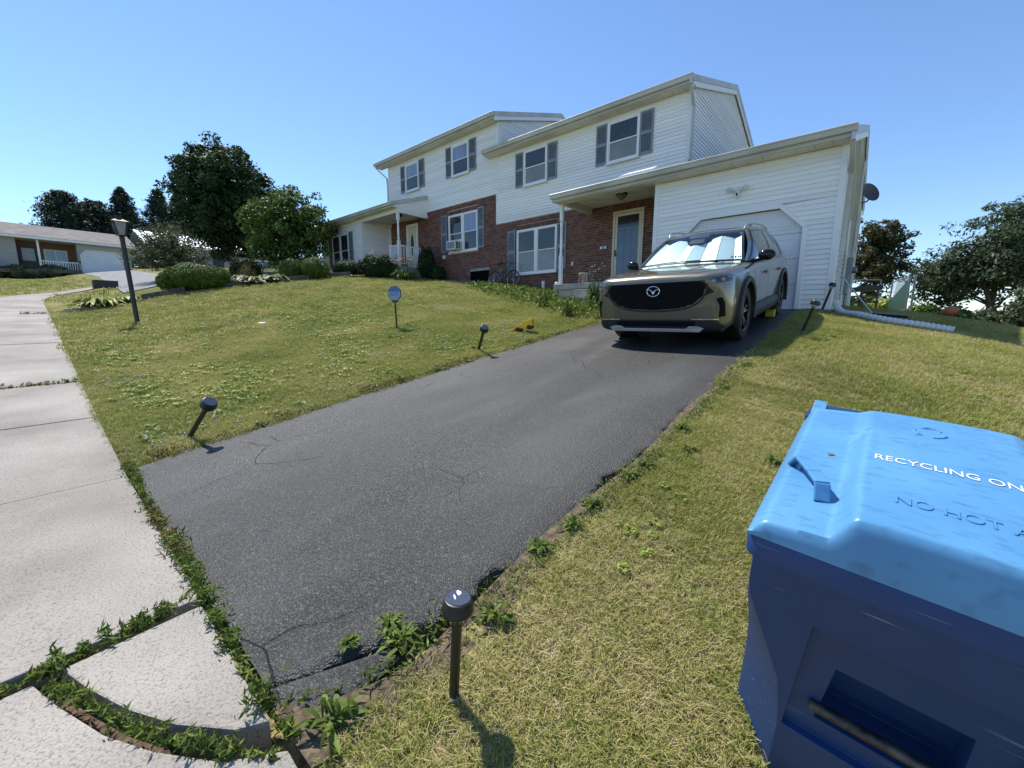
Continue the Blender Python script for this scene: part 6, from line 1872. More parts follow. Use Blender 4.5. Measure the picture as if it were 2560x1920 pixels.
# --- willow-like olive shrub
bx, by = -25.6, 4.75; bz = tz(bx, by)
t = thing('willow_shrub', (bx, by, bz), 'loose olive green shrub with spiky shoots behind the lamp post', 'shrub')
trunk(t, (bx, by, bz - .1), (bx, by, bz + 1.3), .07, .03, 8, .9, 4, lo=.1)
Pn, Nn = [], []
for k in range(260):
    a = RS.rand() * 2 * PI; el = RS.uniform(.12, 1.45); L = RS.uniform(1.1, 1.75) * (1 + .25 * math.sin(el))
    d = np.array([math.cos(a) * math.cos(el) * 1.12, math.sin(a) * math.cos(el) * 1.12, math.sin(el) * 1.05])
    f = np.sqrt(RS.uniform(.05, 1, 46))[:, None]
    q = np.array([bx, by, bz + .55]) + d * L * f + RS.normal(size=(46, 3)) * .06 - np.array([0, 0, .25]) * (f ** 3) * math.cos(el)
    Pn.append(q); Nn.append(np.tile(d * .2 + np.array([0, 0, .5]), (46, 1)))
V, F = leaves(np.concatenate(Pn), np.concatenate(Nn), .075, .26, 1.0)
np_mesh('crown', V, F, M['leaf_olive'], t)

# --- clipped shrubs
def clipped(name, x, y, rad, mat, label, cat='shrub', group=None, n=9000, leaf=.022, lumps=.08, zoff=.85, seed=1):
    z = tz(x, y)
    t = thing(name, (x, y, z), label, cat, group)
    trunk(t, (x, y, z - .05), (x, y, z + rad[2] * .9), .04, .015, 4, rad[0] * .5, seed)
    d = RS.normal(size=(n, 3)); d /= np.linalg.norm(d, axis=1, keepdims=True)
    ph = seed * 1.7
    bump = 1 + lumps * (np.sin(d[:, 0] * 5 + ph) * np.sin(d[:, 1] * 6 + ph * 2) + .6 * np.sin(d[:, 2] * 9 + ph) * np.sin(d[:, 0] * 11 + ph))
    r = bump * (1 - .16 * RS.rand(n) ** 1.6)
    P = np.array([x, y, z + rad[2] * zoff]) + d * np.array(rad) * r[:, None]
    ok = P[:, 2] > z + .02
    V, F = leaves(P[ok], d[ok] * 1.6 + np.array([0, 0, .3]), leaf, .5, .75)
    np_mesh('crown', V, F, M[mat], t)
    core = MB(); core.lathe([(min(rad[0], rad[1]) * .62 * math.sin(a), z + rad[2] * zoff - rad[2] * .62 * math.cos(a)) for a in np.linspace(.35, PI, 12)], (x, y, 0), 16)
    core.build('inner_twigs', M['bark'], t, smooth=True)
    return t
clipped('boxwood_shrub', -17.75, 3.95, (.92, .92, .46), 'leaf_box', 'large wide clipped green shrub at the bed behind the lamp post', n=20000, leaf=.026, zoff=.92, seed=2)
clipped('boxwood_shrub', -18.6, 3.45, (.55, .55, .38), 'leaf_box', 'smaller clipped shrub peeking out left of the large wide one', n=9000, leaf=.026, seed=5)
clipped('boxwood_shrub', -18.75, 7.45, (.50, .50, .48), 'leaf_box', 'leftmost of the three round clipped shrubs in the upper bed', n=9000, seed=3, lumps=.05)
clipped('boxwood_shrub', -18.6, 8.1, (.42, .42, .42), 'leaf_box', 'middle round clipped shrub half hidden between its two neighbours', n=6500, seed=7, lumps=.05)
clipped('boxwood_shrub', -17.75, 8.0, (.53, .53, .48), 'leaf_box', 'rightmost and largest of the three round clipped shrubs in the upper bed', n=9500, seed=9, lumps=.05)
clipped('yew_shrub', -18.4, 9.75, (.80, .60, .36), 'leaf_yew', 'low spreading yew under the left wing window', n=9000, leaf=.03, lumps=.16, seed=4)
clipped('yew_shrub', -16.35, 10.0, (.95, .70, .52), 'leaf_yew', 'dark spreading yew in front of the left porch', n=14000, leaf=.032, lumps=.18, seed=6)
clipped('dwarf_spruce', -15.15, 11.75, (.38, .38, .68), 'leaf_yew', 'dark pointed dwarf conifer right of the left porch', n=9000, leaf=.03, lumps=.20, seed=11, zoff=.95)
clipped('dwarf_spruce', -14.65, 11.9, (.40, .35, .32), 'leaf_yew', 'low dark conifer at the foot of the left brick wall', n=6000, leaf=.03, lumps=.20, seed=12)
# shrubs in front of the ranch house
clipped('arborvitae', -53.6, -4.9, (1.05, 1.05, 1.65), 'leaf_yew', 'tall rounded evergreen beside the ranch house door', n=9000, leaf=.08, seed=13, lumps=.1)
clipped('juniper_hedge', -53.9, -2.3, (.9, 1.5, .62), 'leaf_olive', 'grey green juniper below the ranch porch, left part', n=7000, leaf=.07, seed=14, lumps=.2)
clipped('juniper_hedge', -53.9, .2, (.9, 1.4, .60), 'leaf_olive', 'grey green juniper below the ranch porch railing', n=7000, leaf=.07, seed=15, lumps=.2)
clipped('juniper_hedge', -53.9, 1.7, (.8, .9, .55), 'leaf_olive', 'grey green juniper beside the ranch garage door', n=5000, leaf=.07, seed=16, lumps=.2)
clipped('golden_shrub', -53.2, -6.6, (.8, 1.0, .6), 'leaf_bright', 'yellow green shrub at the left frame edge by the ranch house', n=4000, leaf=.07, seed=17, lumps=.2)

# --- hostas, daylilies
def rosette(name, x, y, r, h, nl, wl, mat, label, cat, flowers=None, group=None, droop=.5, seed=0, z=None):
    rr = random.Random(seed); z = tz(x, y) if z is None else z
    t = thing(name, (x, y, z), label, cat, group)
    mb = MB()
    for k in range(nl):
        a = rr.uniform(0, 2 * PI); L = r * rr.uniform(.55, 1.1); el = rr.uniform(.25, 1.3); hh = h * rr.uniform(.55, 1.0) * math.sin(el)
        w = wl * rr.uniform(.7, 1.2)
        o = Vector((x + rr.uniform(-.25, .25) * r, y + rr.uniform(-.25, .25) * r, z + .01))
        d = Vector((math.cos(a), math.sin(a), 0)); s = Vector((-d.y, d.x, 0))
        row = []
        for f, wf in ((0, .25), (.35, .8), (.65, 1.0), (.88, .55), (1.0, .06)):
            p = o + d * L * f * math.cos(el * .6) + Vector((0, 0, hh * (math.sin(f * 2.3) - droop * f * f)))
            row.append([p - s * w * wf * .5, p + Vector((0, 0, -w * .15 * wf)), p + s * w * wf * .5])
        mb.grid(row)
    mb.build('foliage', M[mat], t, smooth=True)
    if flowers:
        fm, nf, fh, fs = flowers
        fb = MB(); stm = MB()
        for k in range(nf):
            a = rr.uniform(0, 2 * PI); q = rr.uniform(.1, .8) * r
            p = Vector((x + math.cos(a) * q, y + math.sin(a) * q, z + fh * rr.uniform(.7, 1.1)))
            stm.tube([(x + math.cos(a) * q * .4, y + math.sin(a) * q * .4, z), p], .005, 4)
            for j in range(6):
                b_ = j * PI / 3; e = Vector((math.cos(b_), math.sin(b_), .45)) * fs
                sd = Vector((-math.sin(b_), math.cos(b_), 0)) * fs * .28
                fb.add([p, p + e * .6 + sd, p + e, p + e * .6 - sd], [(0, 1, 2, 3)])
        stm.build('stem', M['leaf_weed'], t); fb.build('flower', M[fm], t)
    return t
rosette('hosta', -17.35, 1.35, .75, .46, 220, .11, 'leaf_hosta', 'yellow green hosta clump in the bed beside the sidewalk', 'plant', ('white_petal', 8, .62, .03), seed=1)
rosette('hosta', -17.6, 2.05, .50, .32, 70, .13, 'leaf_hosta', 'darker hosta at the foot of the yellow green one', 'plant', seed=2)
rosette('hosta', -17.75, 5.5, .72, .44, 180, .13, 'leaf_hosta_w', 'white edged hosta, left half of the pale clump in the bed', 'plant', seed=3)
rosette('hosta', -17.8, 6.35, .68, .40, 160, .13, 'leaf_hosta_w', 'white edged hosta, right half of the pale clump in the bed', 'plant', seed=4)
rosette('daylily', -14.75, 10.35, .75, .62, 130, .035, 'leaf_weed', 'clump of pale orange daylilies at the left porch corner', 'flower', ('lily_petal', 26, .92, .10), seed=5)
rosette('pampas_grass', -21.0, 6.5, .55, .95, 120, .02, 'leaf_weed_dry', 'tuft of dry ornamental grass behind the white hosta', 'plant', seed=6)
rosette('flower_clump', -16.9, 9.15, .45, .16, 60, .05, 'leaf_weed_dry', 'reddish low flowers at the edge of the upper bed', 'plant', seed=7)
rosette('tall_weed', -5.55, 9.85, .34, .85, 90, .06, 'leaf_weed', 'tall flowering weed between porch steps and car', 'plant', ('white_petal', 14, 1.0, .03), seed=8)
rosette('iris_clump', -5.35, 8.2, .30, .55, 60, .03, 'leaf_weed', 'iris leaves standing left of the car bonnet', 'plant', seed=9)
rosette('iris_clump', -6.6, 8.9, .30, .62, 60, .03, 'leaf_weed', 'iris leaves among weeds in front of the porch step', 'plant', seed=10)
rosette('ground_weed', -11.3, 11.3, .30, .40, 40, .03, 'leaf_weed', 'grassy weed below the window well', 'plant', seed=12)
clipped('background_shrub', -23.5, 7.2, (.7, .7, .5), 'leaf_yew', 'dark low shrub behind the white hosta', n=4000, leaf=.05, seed=21, lumps=.2)

# --- conifers behind the ranch houses
def conifer(x, y, h, r, label, seed, kind='spruce'):
    rr = np.random.RandomState(seed); z = tz(x, y)
    t = thing('conifer_tree', (x, y, z), label, 'tree', 'dark conifers behind the ranch houses')
    MB().tube([(x, y, z), (x, y, z + h * .97)], [.28, .04], 8).build('trunk', M['bark'], t)
    Pn, Nn = [], []
    nb = 260
    for k in range(nb):
        f = (k + .5) / nb; f = f ** .8
        zz = z + h * (.06 + .93 * f); a = rr.rand() * 2 * PI
        L = r * (1 - f) ** (.75 if kind == 'spruce' else .45) * rr.uniform(.65, 1.15) + .12
        d = np.array([math.cos(a), math.sin(a), 0])
        m_ = int(26 + 40 * L / r)
        s = np.sqrt(rr.rand(m_))[:, None]
        lift = .25 if kind == 'spruce' else .45
        q = np.array([x, y, zz]) + d * L * s + np.array([0, 0, 1]) * (lift * L * s ** 2 - .18 * L * s) + rr.normal(size=(m_, 3)) * (.10 + .12 * L * (1 - s * .5)) * np.array([1, 1, .6])
        Pn.append(q); Nn.append(np.tile(np.array([0, 0, 1.0]) + d * .3, (m_, 1)))
    V, F = leaves(np.concatenate(Pn), np.concatenate(Nn), .20, .30, .8)
    np_mesh('crown', V, F, M['leaf_fir'], t)
conifer(-68, 3.6, 8.4, 3.2, 'broad pine with open ragged top above the ranch roof at left', 1, 'pine')
conifer(-70, 6.2, 7.6, 3.2, 'lower bushy conifer between the pine and the tallest spruce', 5, 'pine')
conifer(-69, 8.7, 9.2, 3.3, 'spiky dark spruce directly above the lantern', 2)
conifer(-70, 12.2, 9.6, 3.5, 'pointed dark spruce above the pale metal roof', 3)
conifer(-72.5, 14.9, 10.0, 3.0, 'slim spruce nearest the maple tree', 4)

# --- trees on the right, behind the back yard
bx, by = -3.4, 31.0; bz = tz(bx, by)
t = thing('small_tree', (bx + 3.4, by, tz(bx + 3.4, by)), 'rounded tree with reddish brown leaf tips right of the garage', 'tree')
bx += 3.4; bz = tz(bx, by)
trunk(t, (bx, by, bz - .2), (bx, by, bz + 3.6), .13, .04, 8, 1.1, 12)
crown('crown', t, M['leaf_rust'], (bx - .05, by, 3.55), (1.35, 1.35, 2.1), 210, 75, .34, .080, fill=.35, ragged=.3)
bx, by = 5.0, 34.0; bz = tz(bx, by)
t = thing('birch_tree', (bx, by, bz), 'large spreading grey green birch tree at the right frame edge', 'tree')
for k, (ex, ey, ez, r0) in enumerate(((2.4, 33.5, 4.2, .13), (5.2, 34.2, 6.0, .22), (7.6, 34.4, 6.0, .18), (3.8, 33.4, 5.6, .15))):
    trunk(t, (bx + (k - 1.5) * .3, by, bz - .2), (ex, ey, bz + ez), r0, .04, 7, 1.9, 30 + k, lo=.3)
def birch(cx, cy, cz, rx, rz, n): return crown('crown', t, M['leaf_birch'], (cx, cy, cz), (rx, rx, rz), n, 62, .55, .105, asp=.42, fill=.40, ragged=.28)
birch(5.6, 34, 3.9, 2.6, 2.5, 380); birch(3.2, 33.5, 2.5, 1.8, 1.5, 190); birch(8.0, 34, 3.5, 2.6, 2.6, 230)
def bush(x, y, rad, mat, label, n, leaf=.09):
    z = tz(x, y); t = thing('background_shrub', (x, y, z), label, 'shrub', 'shrubs along the back of the right lawn')
    trunk(t, (x, y, z - .1), (x, y, z + rad[2]), .05, .02, 5, rad[0] * .6, int(abs(x * 7)), lo=.1)
    crown('crown', t, M[mat], (x, y, z + rad[2] * .75), rad, n, 60, .32, leaf, fill=.3)
bush(1.8, 27.5, (.7, .6, .50), 'leaf_bright', 'low hedge shrub right of the green gate', 60)
bush(2.9, 27.0, (.8, .6, .50), 'leaf_yew', 'low dark hedge shrub under the left limb of the birch', 60)
bush(4.0, 27.0, (.9, .7, .6), 'leaf_birch', 'low shrub below the birch trunks', 60)
bush(3.55, 17.6, (.75, .7, .72), 'leaf_birch', 'tall dense shrub at the right frame edge', 90, .06)
bush(4.9, 20, (1.2, 1.0, 1.1), 'leaf_birch', 'tall shrub behind the one at the right frame edge', 80)
bush(.45, 24.9, (.4, .4, .40), 'leaf_hosta', 'yellow green weedy shrub between bench and gate', 22)
bush(-.6, 28.5, (1.3, .9, .7), 'leaf_box', 'dark shrub behind the black bench', 60)
# far wood closing the view beyond the yard
Pn, Nn = [], []
for k in range(150):
    a = RS.uniform(-.10, .42); dist = RS.uniform(62, 80); x, y = math.sin(a) * dist, math.cos(a) * dist
    q, d = blob_points(130, (x, y, -3.2 + RS.uniform(0, 2.6)), (1.9, 1.9, 1.7), .3); Pn.append(q); Nn.append(d + np.array([0, 0, .5]))
V, F = leaves(np.concatenate(Pn), np.concatenate(Nn), .28, .5, .9)
tag(np_mesh('distant_wood', V, F, M['leaf_maple']), 'line of distant trees beyond the back yard', 'trees', kind='stuff')

# --- individual weeds rooted along the edges of the driveway and in the slab joints
weeds = [(-1.14, .72, .13, 'leafy weed at the broken driveway corner, nearest the upright path light'), (-1.24, .74, .10, 'weed on the asphalt edge left of the upright path light'),
         (-1.06, .44, .15, 'big dandelion-like weed at the bottom edge of the frame below the driveway'), (-.93, 1.00, .12, 'jagged leafed weed just right of the upright path light'),
         (-1.02, 1.40, .11, 'weed at the driveway edge above the upright path light'), (-1.00, 1.62, .12, 'second weed up the right driveway edge'), (-1.02, 1.84, .10, 'third weed up the right driveway edge'),
         (-.98, 2.20, .12, 'leafy weed at the right driveway edge level with the cart front'), (-.95, 2.38, .10, 'small weed behind the one level with the cart'), (-.97, 3.03, .11, 'whitish weed at the middle of the right driveway edge'),
         (-.96, 4.15, .10, 'small weed on the right driveway edge below the car shadow'), (-.98, 5.05, .12, 'weed on the right driveway edge at the car shadow'),
         (-1.28, .60, .07, 'grass tuft growing in the crack of the broken asphalt'), (-.80, 2.72, .10, 'small broad leaf weed in the dry grass by the driveway'), (-.35, 2.9, .10, 'small green weed in the dry lawn behind the cart'),
         (-4.42, 1.35, .10, 'weed on the left driveway edge near the leaning corner light'), (-4.45, 3.0, .12, 'weed on the left driveway edge before the second light'), (-4.46, 5.6, .14, 'weed beside the yellow toy on the left driveway edge'), (-4.45, 6.6, .14, 'weed on the left driveway edge near the car')]
for i, (x, y, r, lab) in enumerate(weeds):
    r = r * .72
    rosette('weed_plant', x, y, r, r * .8, 30, .015, 'leaf_weed', lab, 'weed', group='weeds along the driveway edges', seed=40 + i, z=tz(x, y) + .012, droop=.35)
# weeds choking the joints: too many to count
def joint_weeds(name, path, wd, n, size, mat, label, zo=.01, hgt=.03):
    P = []
    L_ = [0]
    for a, b in zip(path[:-1], path[1:]): L_.append(L_[-1] + math.dist(a, b))
    u = RS.rand(n) * L_[-1]
    pulse = RS.rand(40)
    pts = []
    for s in u:
        k = max(0, np.searchsorted(L_, s) - 1); k = min(k, len(path) - 2)
        f = (s - L_[k]) / (L_[k + 1] - L_[k]); ax0 = np.array(path[k]); d = np.array(path[k + 1]) - ax0
        th = .12 + .88 * pulse[int(s / L_[-1] * 39)]
        if RS.rand() > th * 1.25: continue
        nn = np.array([-d[1], d[0]]) / np.linalg.norm(d)
        q = ax0 + d * f + nn * RS.normal() * wd * th
        pts.append((q[0], q[1], th))
    pts = np.array(pts)
    n = len(pts)
    zz = terr(pts[:, 0], pts[:, 1]) + zo + RS.rand(n) * hgt * pts[:, 2] * 1.5
    Pn = np.stack([pts[:, 0], pts[:, 1], zz], 1)
    Nn = np.tile(np.array([0, 0, .6]), (n, 1))
    V, F = leaves(Pn, Nn, size, .22, .8)
    tag(np_mesh(name, V, F, M[mat]), label, 'weeds', kind='stuff')
joint_weeds('joint_weeds', [(-1.99, -.75), (-2.0, -.1), (-2.03, .2), (-2.1, .36)], .030, 2900, .018, 'leaf_weed', 'green weeds filling the sidewalk joint beside the driveway', hgt=.045)
joint_weeds('joint_weeds', [(-1.93, -.11), (-1.80, -.05), (-1.58, .03), (-1.40, .11), (-1.22, .22), (-1.1, .3)], .017, 1500, .015, 'leaf_weed', 'green weeds along the diagonal crack of the nearest slab', hgt=.035)
joint_weeds('joint_weeds', [(-4.35, .36), (-4.0, .37), (-3.4, .345), (-2.9, .345), (-2.5, .35), (-2.2, .35), (-1.9, .345), (-1.55, .335), (-1.3, .33), (-1.1, .36)], .026, 3600, .018, 'leaf_weed', 'weeds along the seam of sidewalk and driveway', hgt=.05)
joint_weeds('joint_weeds', [(-3.3, .35), (-2.4, .35)], .03, 900, .018, 'leaf_weed_dry', 'yellowing weeds in the seam of sidewalk and driveway', hgt=.05)
joint_weeds('joint_weeds', [(-7.80, -.5), (-7.80, .34)], .02, 900, .022, 'leaf_weed', 'weeds in the third sidewalk joint', hgt=.05)
joint_weeds('joint_weeds', [(-16.95, -.2), (-16.95, .3)], .03, 300, .03, 'leaf_weed', 'weeds in the sidewalk joint beside the hosta', hgt=.06)
joint_weeds('joint_weeds', [(-1.25, .36), (-1.12, .55), (-1.06, .75), (-1.0, 1.2), (-.97, 2.2), (-.97, 3.4), (-.98, 5.0)], .05, 2400, .017, 'leaf_weed', 'mixed weeds creeping along the right driveway edge', hgt=.05)
joint_weeds('joint_weeds', [(-4.42, .5), (-4.45, 2.0), (-4.44, 4.0), (-4.44, 6.0), (-4.45, 8.0)], .05, 4200, .024, 'leaf_weed_dry', 'dry runners along the left driveway edge', hgt=.05)
# leafy ground cover between porch and lawn
n = 9000
gxp = RS.uniform(-11.2, -4.6, n); gyp = RS.uniform(8.2, 11.9, n)
ok = (gyp > 10.6 - (gxp + 11.2) * .40 + RS.normal(size=n) * .3) & ~((gxp > -7.5) & (gyp > 9.95))
gxp, gyp = gxp[ok], gyp[ok]
Pn = np.stack([gxp, gyp, terr(gxp, gyp) + .03 + RS.rand(len(gxp)) * .22], 1)
V, F = leaves(Pn, np.tile(np.array([0, 0, .8]), (len(gxp), 1)), .055, .45, .7)
tag(np_mesh('ground_cover', V, F, M['leaf_weed']), 'bright green ground cover between lawn and porch', 'ground cover', kind='stuff')

# ------------------------------------------------------------------ lawn grass, scattered tufts
def grassmat(name, stops, transl=.3):
    m = bpy.data.materials.new(name); m.use_nodes = True
    nt = m.node_tree; N = nt.nodes; L = nt.links
    b = N["Principled BSDF"]; b.inputs["Roughness"].default_value = .55; b.inputs["Specular IOR Level"].default_value = .3
    oi = N.new("ShaderNodeObjectInfo"); g = N.new("ShaderNodeNewGeometry")
    n = N.new("ShaderNodeTexNoise"); n.inputs["Scale"].default_value = 1.1; n.inputs["Detail"].default_value = 4; L.new(oi.outputs["Location"], n.inputs["Vector"])
    mr = N.new("ShaderNodeMapRange"); mr.inputs[1].default_value = .3; mr.inputs[2].default_value = .7; L.new(n.outputs[0], mr.inputs[0])
    m1 = N.new("ShaderNodeMath"); m1.operation = 'MULTIPLY'; m1.inputs[1].default_value = .5; L.new(mr.outputs[0], m1.inputs[0])
    m2 = N.new("ShaderNodeMath"); m2.operation = 'MULTIPLY_ADD'; m2.inputs[1].default_value = .28; L.new(oi.outputs["Random"], m2.inputs[0]); L.new(m1.outputs[0], m2.inputs[2])
    m3 = N.new("ShaderNodeMath"); m3.operation = 'MULTIPLY_ADD'; m3.inputs[1].default_value = .22; L.new(g.outputs["Random Per Island"], m3.inputs[0]); L.new(m2.outputs[0], m3.inputs[2])
    r = N.new("ShaderNodeValToRGB")
    while len(r.color_ramp.elements) < len(stops): r.color_ramp.elements.new(.5)
    for e, (p, c) in zip(r.color_ramp.elements, stops): e.position = p; e.color = rgb(*c)
    L.new(m3.outputs[0], r.inputs[0]); L.new(r.outputs[0], b.inputs["Base Color"])
    tr = N.new("ShaderNodeBsdfTranslucent"); L.new(r.outputs[0], tr.inputs[0])
    mx = N.new("ShaderNodeMixShader"); mx.inputs[0].default_value = transl
    L.new(b.outputs[0], mx.inputs[1]); L.new(tr.outputs[0], mx.inputs[2]); L.new(mx.outputs[0], N["Material Output"].inputs[0])
    return m
M['grass'] = grassmat('grass_blade', [(.12, (.14, .20, .032)), (.42, (.27, .31, .062)), (.70, (.40, .385, .11)), (.92, (.54, .47, .21))])
M['straw'] = grassmat('straw_blade', [(.10, (.28, .245, .092)), (.5, (.45, .375, .17)), (.9, (.60, .51, .29))], .2)
M['clover'] = pm('clover_bloom', (.42, .40, .30), (.52, .50, .42), scale=30, rough=.8, rnd=.2)

def tuft(name, nb, hgt, wid, spread, mat, seed, lean=.6):
    rr = random.Random(seed); mb = MB()
    for k in range(nb):
        a = rr.uniform(0, 2 * PI); q = spread * math.sqrt(rr.random()); x, y = q * math.cos(a), q * math.sin(a)
        b_ = rr.uniform(0, 2 * PI); d = Vector((math.cos(b_), math.sin(b_), 0)); s = Vector((-d.y, d.x, 0)) * wid * .5
        h = hgt * rr.uniform(.5, 1.15); l = h * rr.uniform(.1, lean * 1.6)
        p0 = Vector((x, y, -.008)); p1 = p0 + d * l * .35 + Vector((0, 0, h * .62)); p2 = p0 + d * l + Vector((0, 0, h * rr.uniform(.7, 1.0)))
        mb.add([p0 - s, p0 + s, p1 + s * .8, p1 - s * .8, p2], [(0, 1, 2, 3), (3, 2, 4)])
    me = mb.mesh(name); me.materials.append(mat)
    return bpy.data.objects.new(name, me)
def tuft_collection(name, objs):
    c = bpy.data.collections.new(name)
    for o in objs: c.objects.link(o)
    return c
C_green = tuft_collection('green_tufts', [tuft('g%d' % i, 24, .044, .0026, .030, M['grass'], i) for i in range(5)])
C_straw = tuft_collection('straw_tufts', [tuft('s%d' % i, 18, .032, .0022, .034, M['straw'], 20 + i, 1.5) for i in range(5)])
C_coarse = tuft_collection('coarse_tufts', [tuft('c%d' % i, 14, .075, .010, .085, M['grass'], 40 + i) for i in range(4)] + [tuft('d%d' % i, 12, .05, .010, .09, M['straw'], 60 + i, 1.3) for i in range(2)])
bl = MB(); bl.lathe([(.004, 0), (.011, .006), (.012, .014), (.007, .021), (0, .023)], (0, 0, .03), 7); bl.tube([(0, 0, 0), (0, 0, .03)], .0015, 4)
bme = bl.mesh('bloom'); bme.materials.append(M['clover']); C_bloom = tuft_collection('blooms', [bpy.data.objects.new('bloom', bme)])

def noise2(x, y, s, seed):
    """cheap smooth value noise"""
    r = np.random.RandomState(seed).rand(64, 64)
    u = (x / s) % 64; v = (y / s) % 64
    i = np.floor(u).astype(int); j = np.floor(v).astype(int); f = u - i; g = v - j
    f = f * f * (3 - 2 * f); g = g * g * (3 - 2 * g)
    i2, j2 = (i + 1) % 64, (j + 1) % 64
    return (r[i % 64, j % 64] * (1 - f) + r[i2, j % 64] * f) * (1 - g) + (r[i % 64, j2] * (1 - f) + r[i2, j2] * f) * g

def scatter(name, x0, x1, y0, y1, step, dens_fn, coll, smin, smax, label, seed, seed_scale=None):
    xs = np.arange(x0, x1 + step, step); ys = np.arange(y0, y1 + step, step)
    X, Y = np.meshgrid(xs, ys, indexing='ij'); Z = terr(X, Y) + .012
    dn = dens_fn(X, Y)
    nx, ny = X.shape; id_ = np.arange(nx * ny).reshape(nx, ny)
    F = np.stack([id_[:-1, :-1].ravel(), id_[1:, :-1].ravel(), id_[1:, 1:].ravel(), id_[:-1, 1:].ravel()], 1)
    dv = dn.ravel(); F = F[(dv[F].max(1) > 0)]
    used, inv = np.unique(F, return_inverse=True)
    V = np.stack([X.ravel(), Y.ravel(), Z.ravel()], 1)[used]; F = inv.reshape(F.shape)
    o = np_mesh(name, V, F, M['grass'])
    at = o.data.attributes.new('dens', 'FLOAT', 'POINT'); at.data.foreach_set('value', dv[used].astype(np.float32))
    ng = bpy.data.node_groups.new(name + '_scatter', 'GeometryNodeTree')
    ng.interface.new_socket('Geometry', in_out='INPUT', socket_type='NodeSocketGeometry'); ng.interface.new_socket('Geometry', in_out='OUTPUT', socket_type='NodeSocketGeometry')
    N = ng.nodes; L = ng.links
    gi = N.new('NodeGroupInput'); go = N.new('NodeGroupOutput')
    na = N.new('GeometryNodeInputNamedAttribute'); na.data_type = 'FLOAT'; na.inputs[0].default_value = 'dens'
    dp = N.new('GeometryNodeDistributePointsOnFaces'); dp.inputs['Seed'].default_value = seed
    L.new(gi.outputs[0], dp.inputs['Mesh']); L.new(na.outputs[0], dp.inputs['Density'])
    ci = N.new('GeometryNodeCollectionInfo'); ci.inputs[0].default_value = coll; ci.inputs[1].default_value = True
    ip = N.new('GeometryNodeInstanceOnPoints'); ip.inputs['Pick Instance'].default_value = True
    rv = N.new('FunctionNodeRandomValue'); rv.data_type = 'FLOAT_VECTOR'; rv.inputs[0].default_value = (-.15, -.15, 0); rv.inputs[1].default_value = (.15, .15, 6.283)
    rs = N.new('FunctionNodeRandomValue'); rs.data_type = 'FLOAT'; rs.inputs[2].default_value = smin; rs.inputs[3].default_value = smax
    L.new(dp.outputs['Points'], ip.inputs['Points']); L.new(ci.outputs[0], ip.inputs['Instance'])
    L.new(rv.outputs[0], ip.inputs['Rotation']); L.new(rs.outputs[1], ip.inputs['Scale'])
    L.new(ip.outputs[0], go.inputs[0])
    md = o.modifiers.new('scatter', 'NODES'); md.node_group = ng
    return tag(o, label, 'grass', kind='stuff')

def clump(name, n, r, h, mat, seed):
    rr = random.Random(seed); mb = MB()
    for k in range(n):
        a = rr.uniform(0, 2 * PI); q = r * math.sqrt(rr.random()); x, y = q * math.cos(a), q * math.sin(a); z = h * rr.uniform(.5, 1)
        s = rr.uniform(.007, .014); t = rr.uniform(-.5, .5); u = rr.uniform(-.5, .5)
        mb.add([(x + s * math.cos(b_), y + s * math.sin(b_), z + s * (t * math.cos(b_) + u * math.sin(b_))) for b_ in np.linspace(0, 2 * PI, 5, endpoint=False)], [(0, 1, 2, 3, 4)])
    me = mb.mesh(name); me.materials.append(mat); return bpy.data.objects.new(name, me)
M['clover_leaf'] = grassmat('clover_leaf', [(.1, (.12, .19, .03)), (.5, (.25, .33, .055)), (.9, (.40, .43, .10))], .3)
C_clump = tuft_collection('clover_clumps', [clump('k%d' % i, 26, .055, .045, M['clover_leaf'], 80 + i) for i in range(4)])
def lawn_mask(X, Y):
    m = np.ones_like(X)
    m[(X > DX0 - .03) & (X < DX1 + .03) & (Y < 10.9)] = 0
    m[(X > DX0 - .03) & (X < -1.10) & (Y < .72)] = 0
    m[(Y < .37)] = 0
    m[(Y > YG - .2) & (X < gx1 + .12) & (X > gx0)] = 0
    m[(Y > YH - .2)  & (X < gx0)] = 0
    m[(Y > YG - .2) & (X < -15.8)] = 0
    m[(Y > YG - 1.0) & (X > -7.6) & (X < -4.4)] = 0
    return m
def bin_mask(X, Y): return ((X > -.1) & (X < .5) & (Y > 1.05) & (Y < 1.7))
def dist(X, Y): return np.sqrt(X ** 2 + Y ** 2)
def dry(X, Y):
    d = .55 * noise2(X + 40, Y + 40, .9, 1) + .45 * noise2(X + 40, Y + 40, .35, 2)
    d = d + .30 * np.exp(-((X + .55) / .45) ** 2) * (Y > 1.0) * (Y < 6) - .10 * (X < -4.4) + .10 * (X > 0)
    return np.clip(d, 0, 1)
def cover(X, Y): return np.clip(1.25 * noise2(X + 40, Y + 40, .16, 7) + .35 * noise2(X + 40, Y + 40, .6, 8) + .05, .12, 1) * np.clip((X + 1.12) / .25, .12, 1)
near_l = lambda X, Y: lawn_mask(X, Y) * (dist(X, Y) < 4.6) * (~bin_mask(X, Y))
scatter('lawn_grass', -1.1, 4.0, .36, 4.5, .06, lambda X, Y: near_l(X, Y) * (X > -1.1) * (X < Y * 1.15 + .4) * cover(X, Y) * np.clip(1.65 - 1.5 * dry(X, Y), .3, 1) * 3000, C_green, .7, 1.15, 'green lawn blades on the near right lawn', 3)
scatter('dry_lawn_grass', -1.1, 4.0, .36, 4.5, .06, lambda X, Y: near_l(X, Y) * (X > -1.1) * (X < Y * 1.15 + .4) * cover(X, Y) * np.clip(.05 + 1.3 * dry(X, Y), 0, 1.2) * 1800, C_straw, .7, 1.2, 'straw coloured dry blades on the near right lawn', 4)
mid = lambda X, Y: lawn_mask(X, Y) * (dist(X, Y) >= 4.4) * (X > -1.1) * (X < Y * .9 + .8)
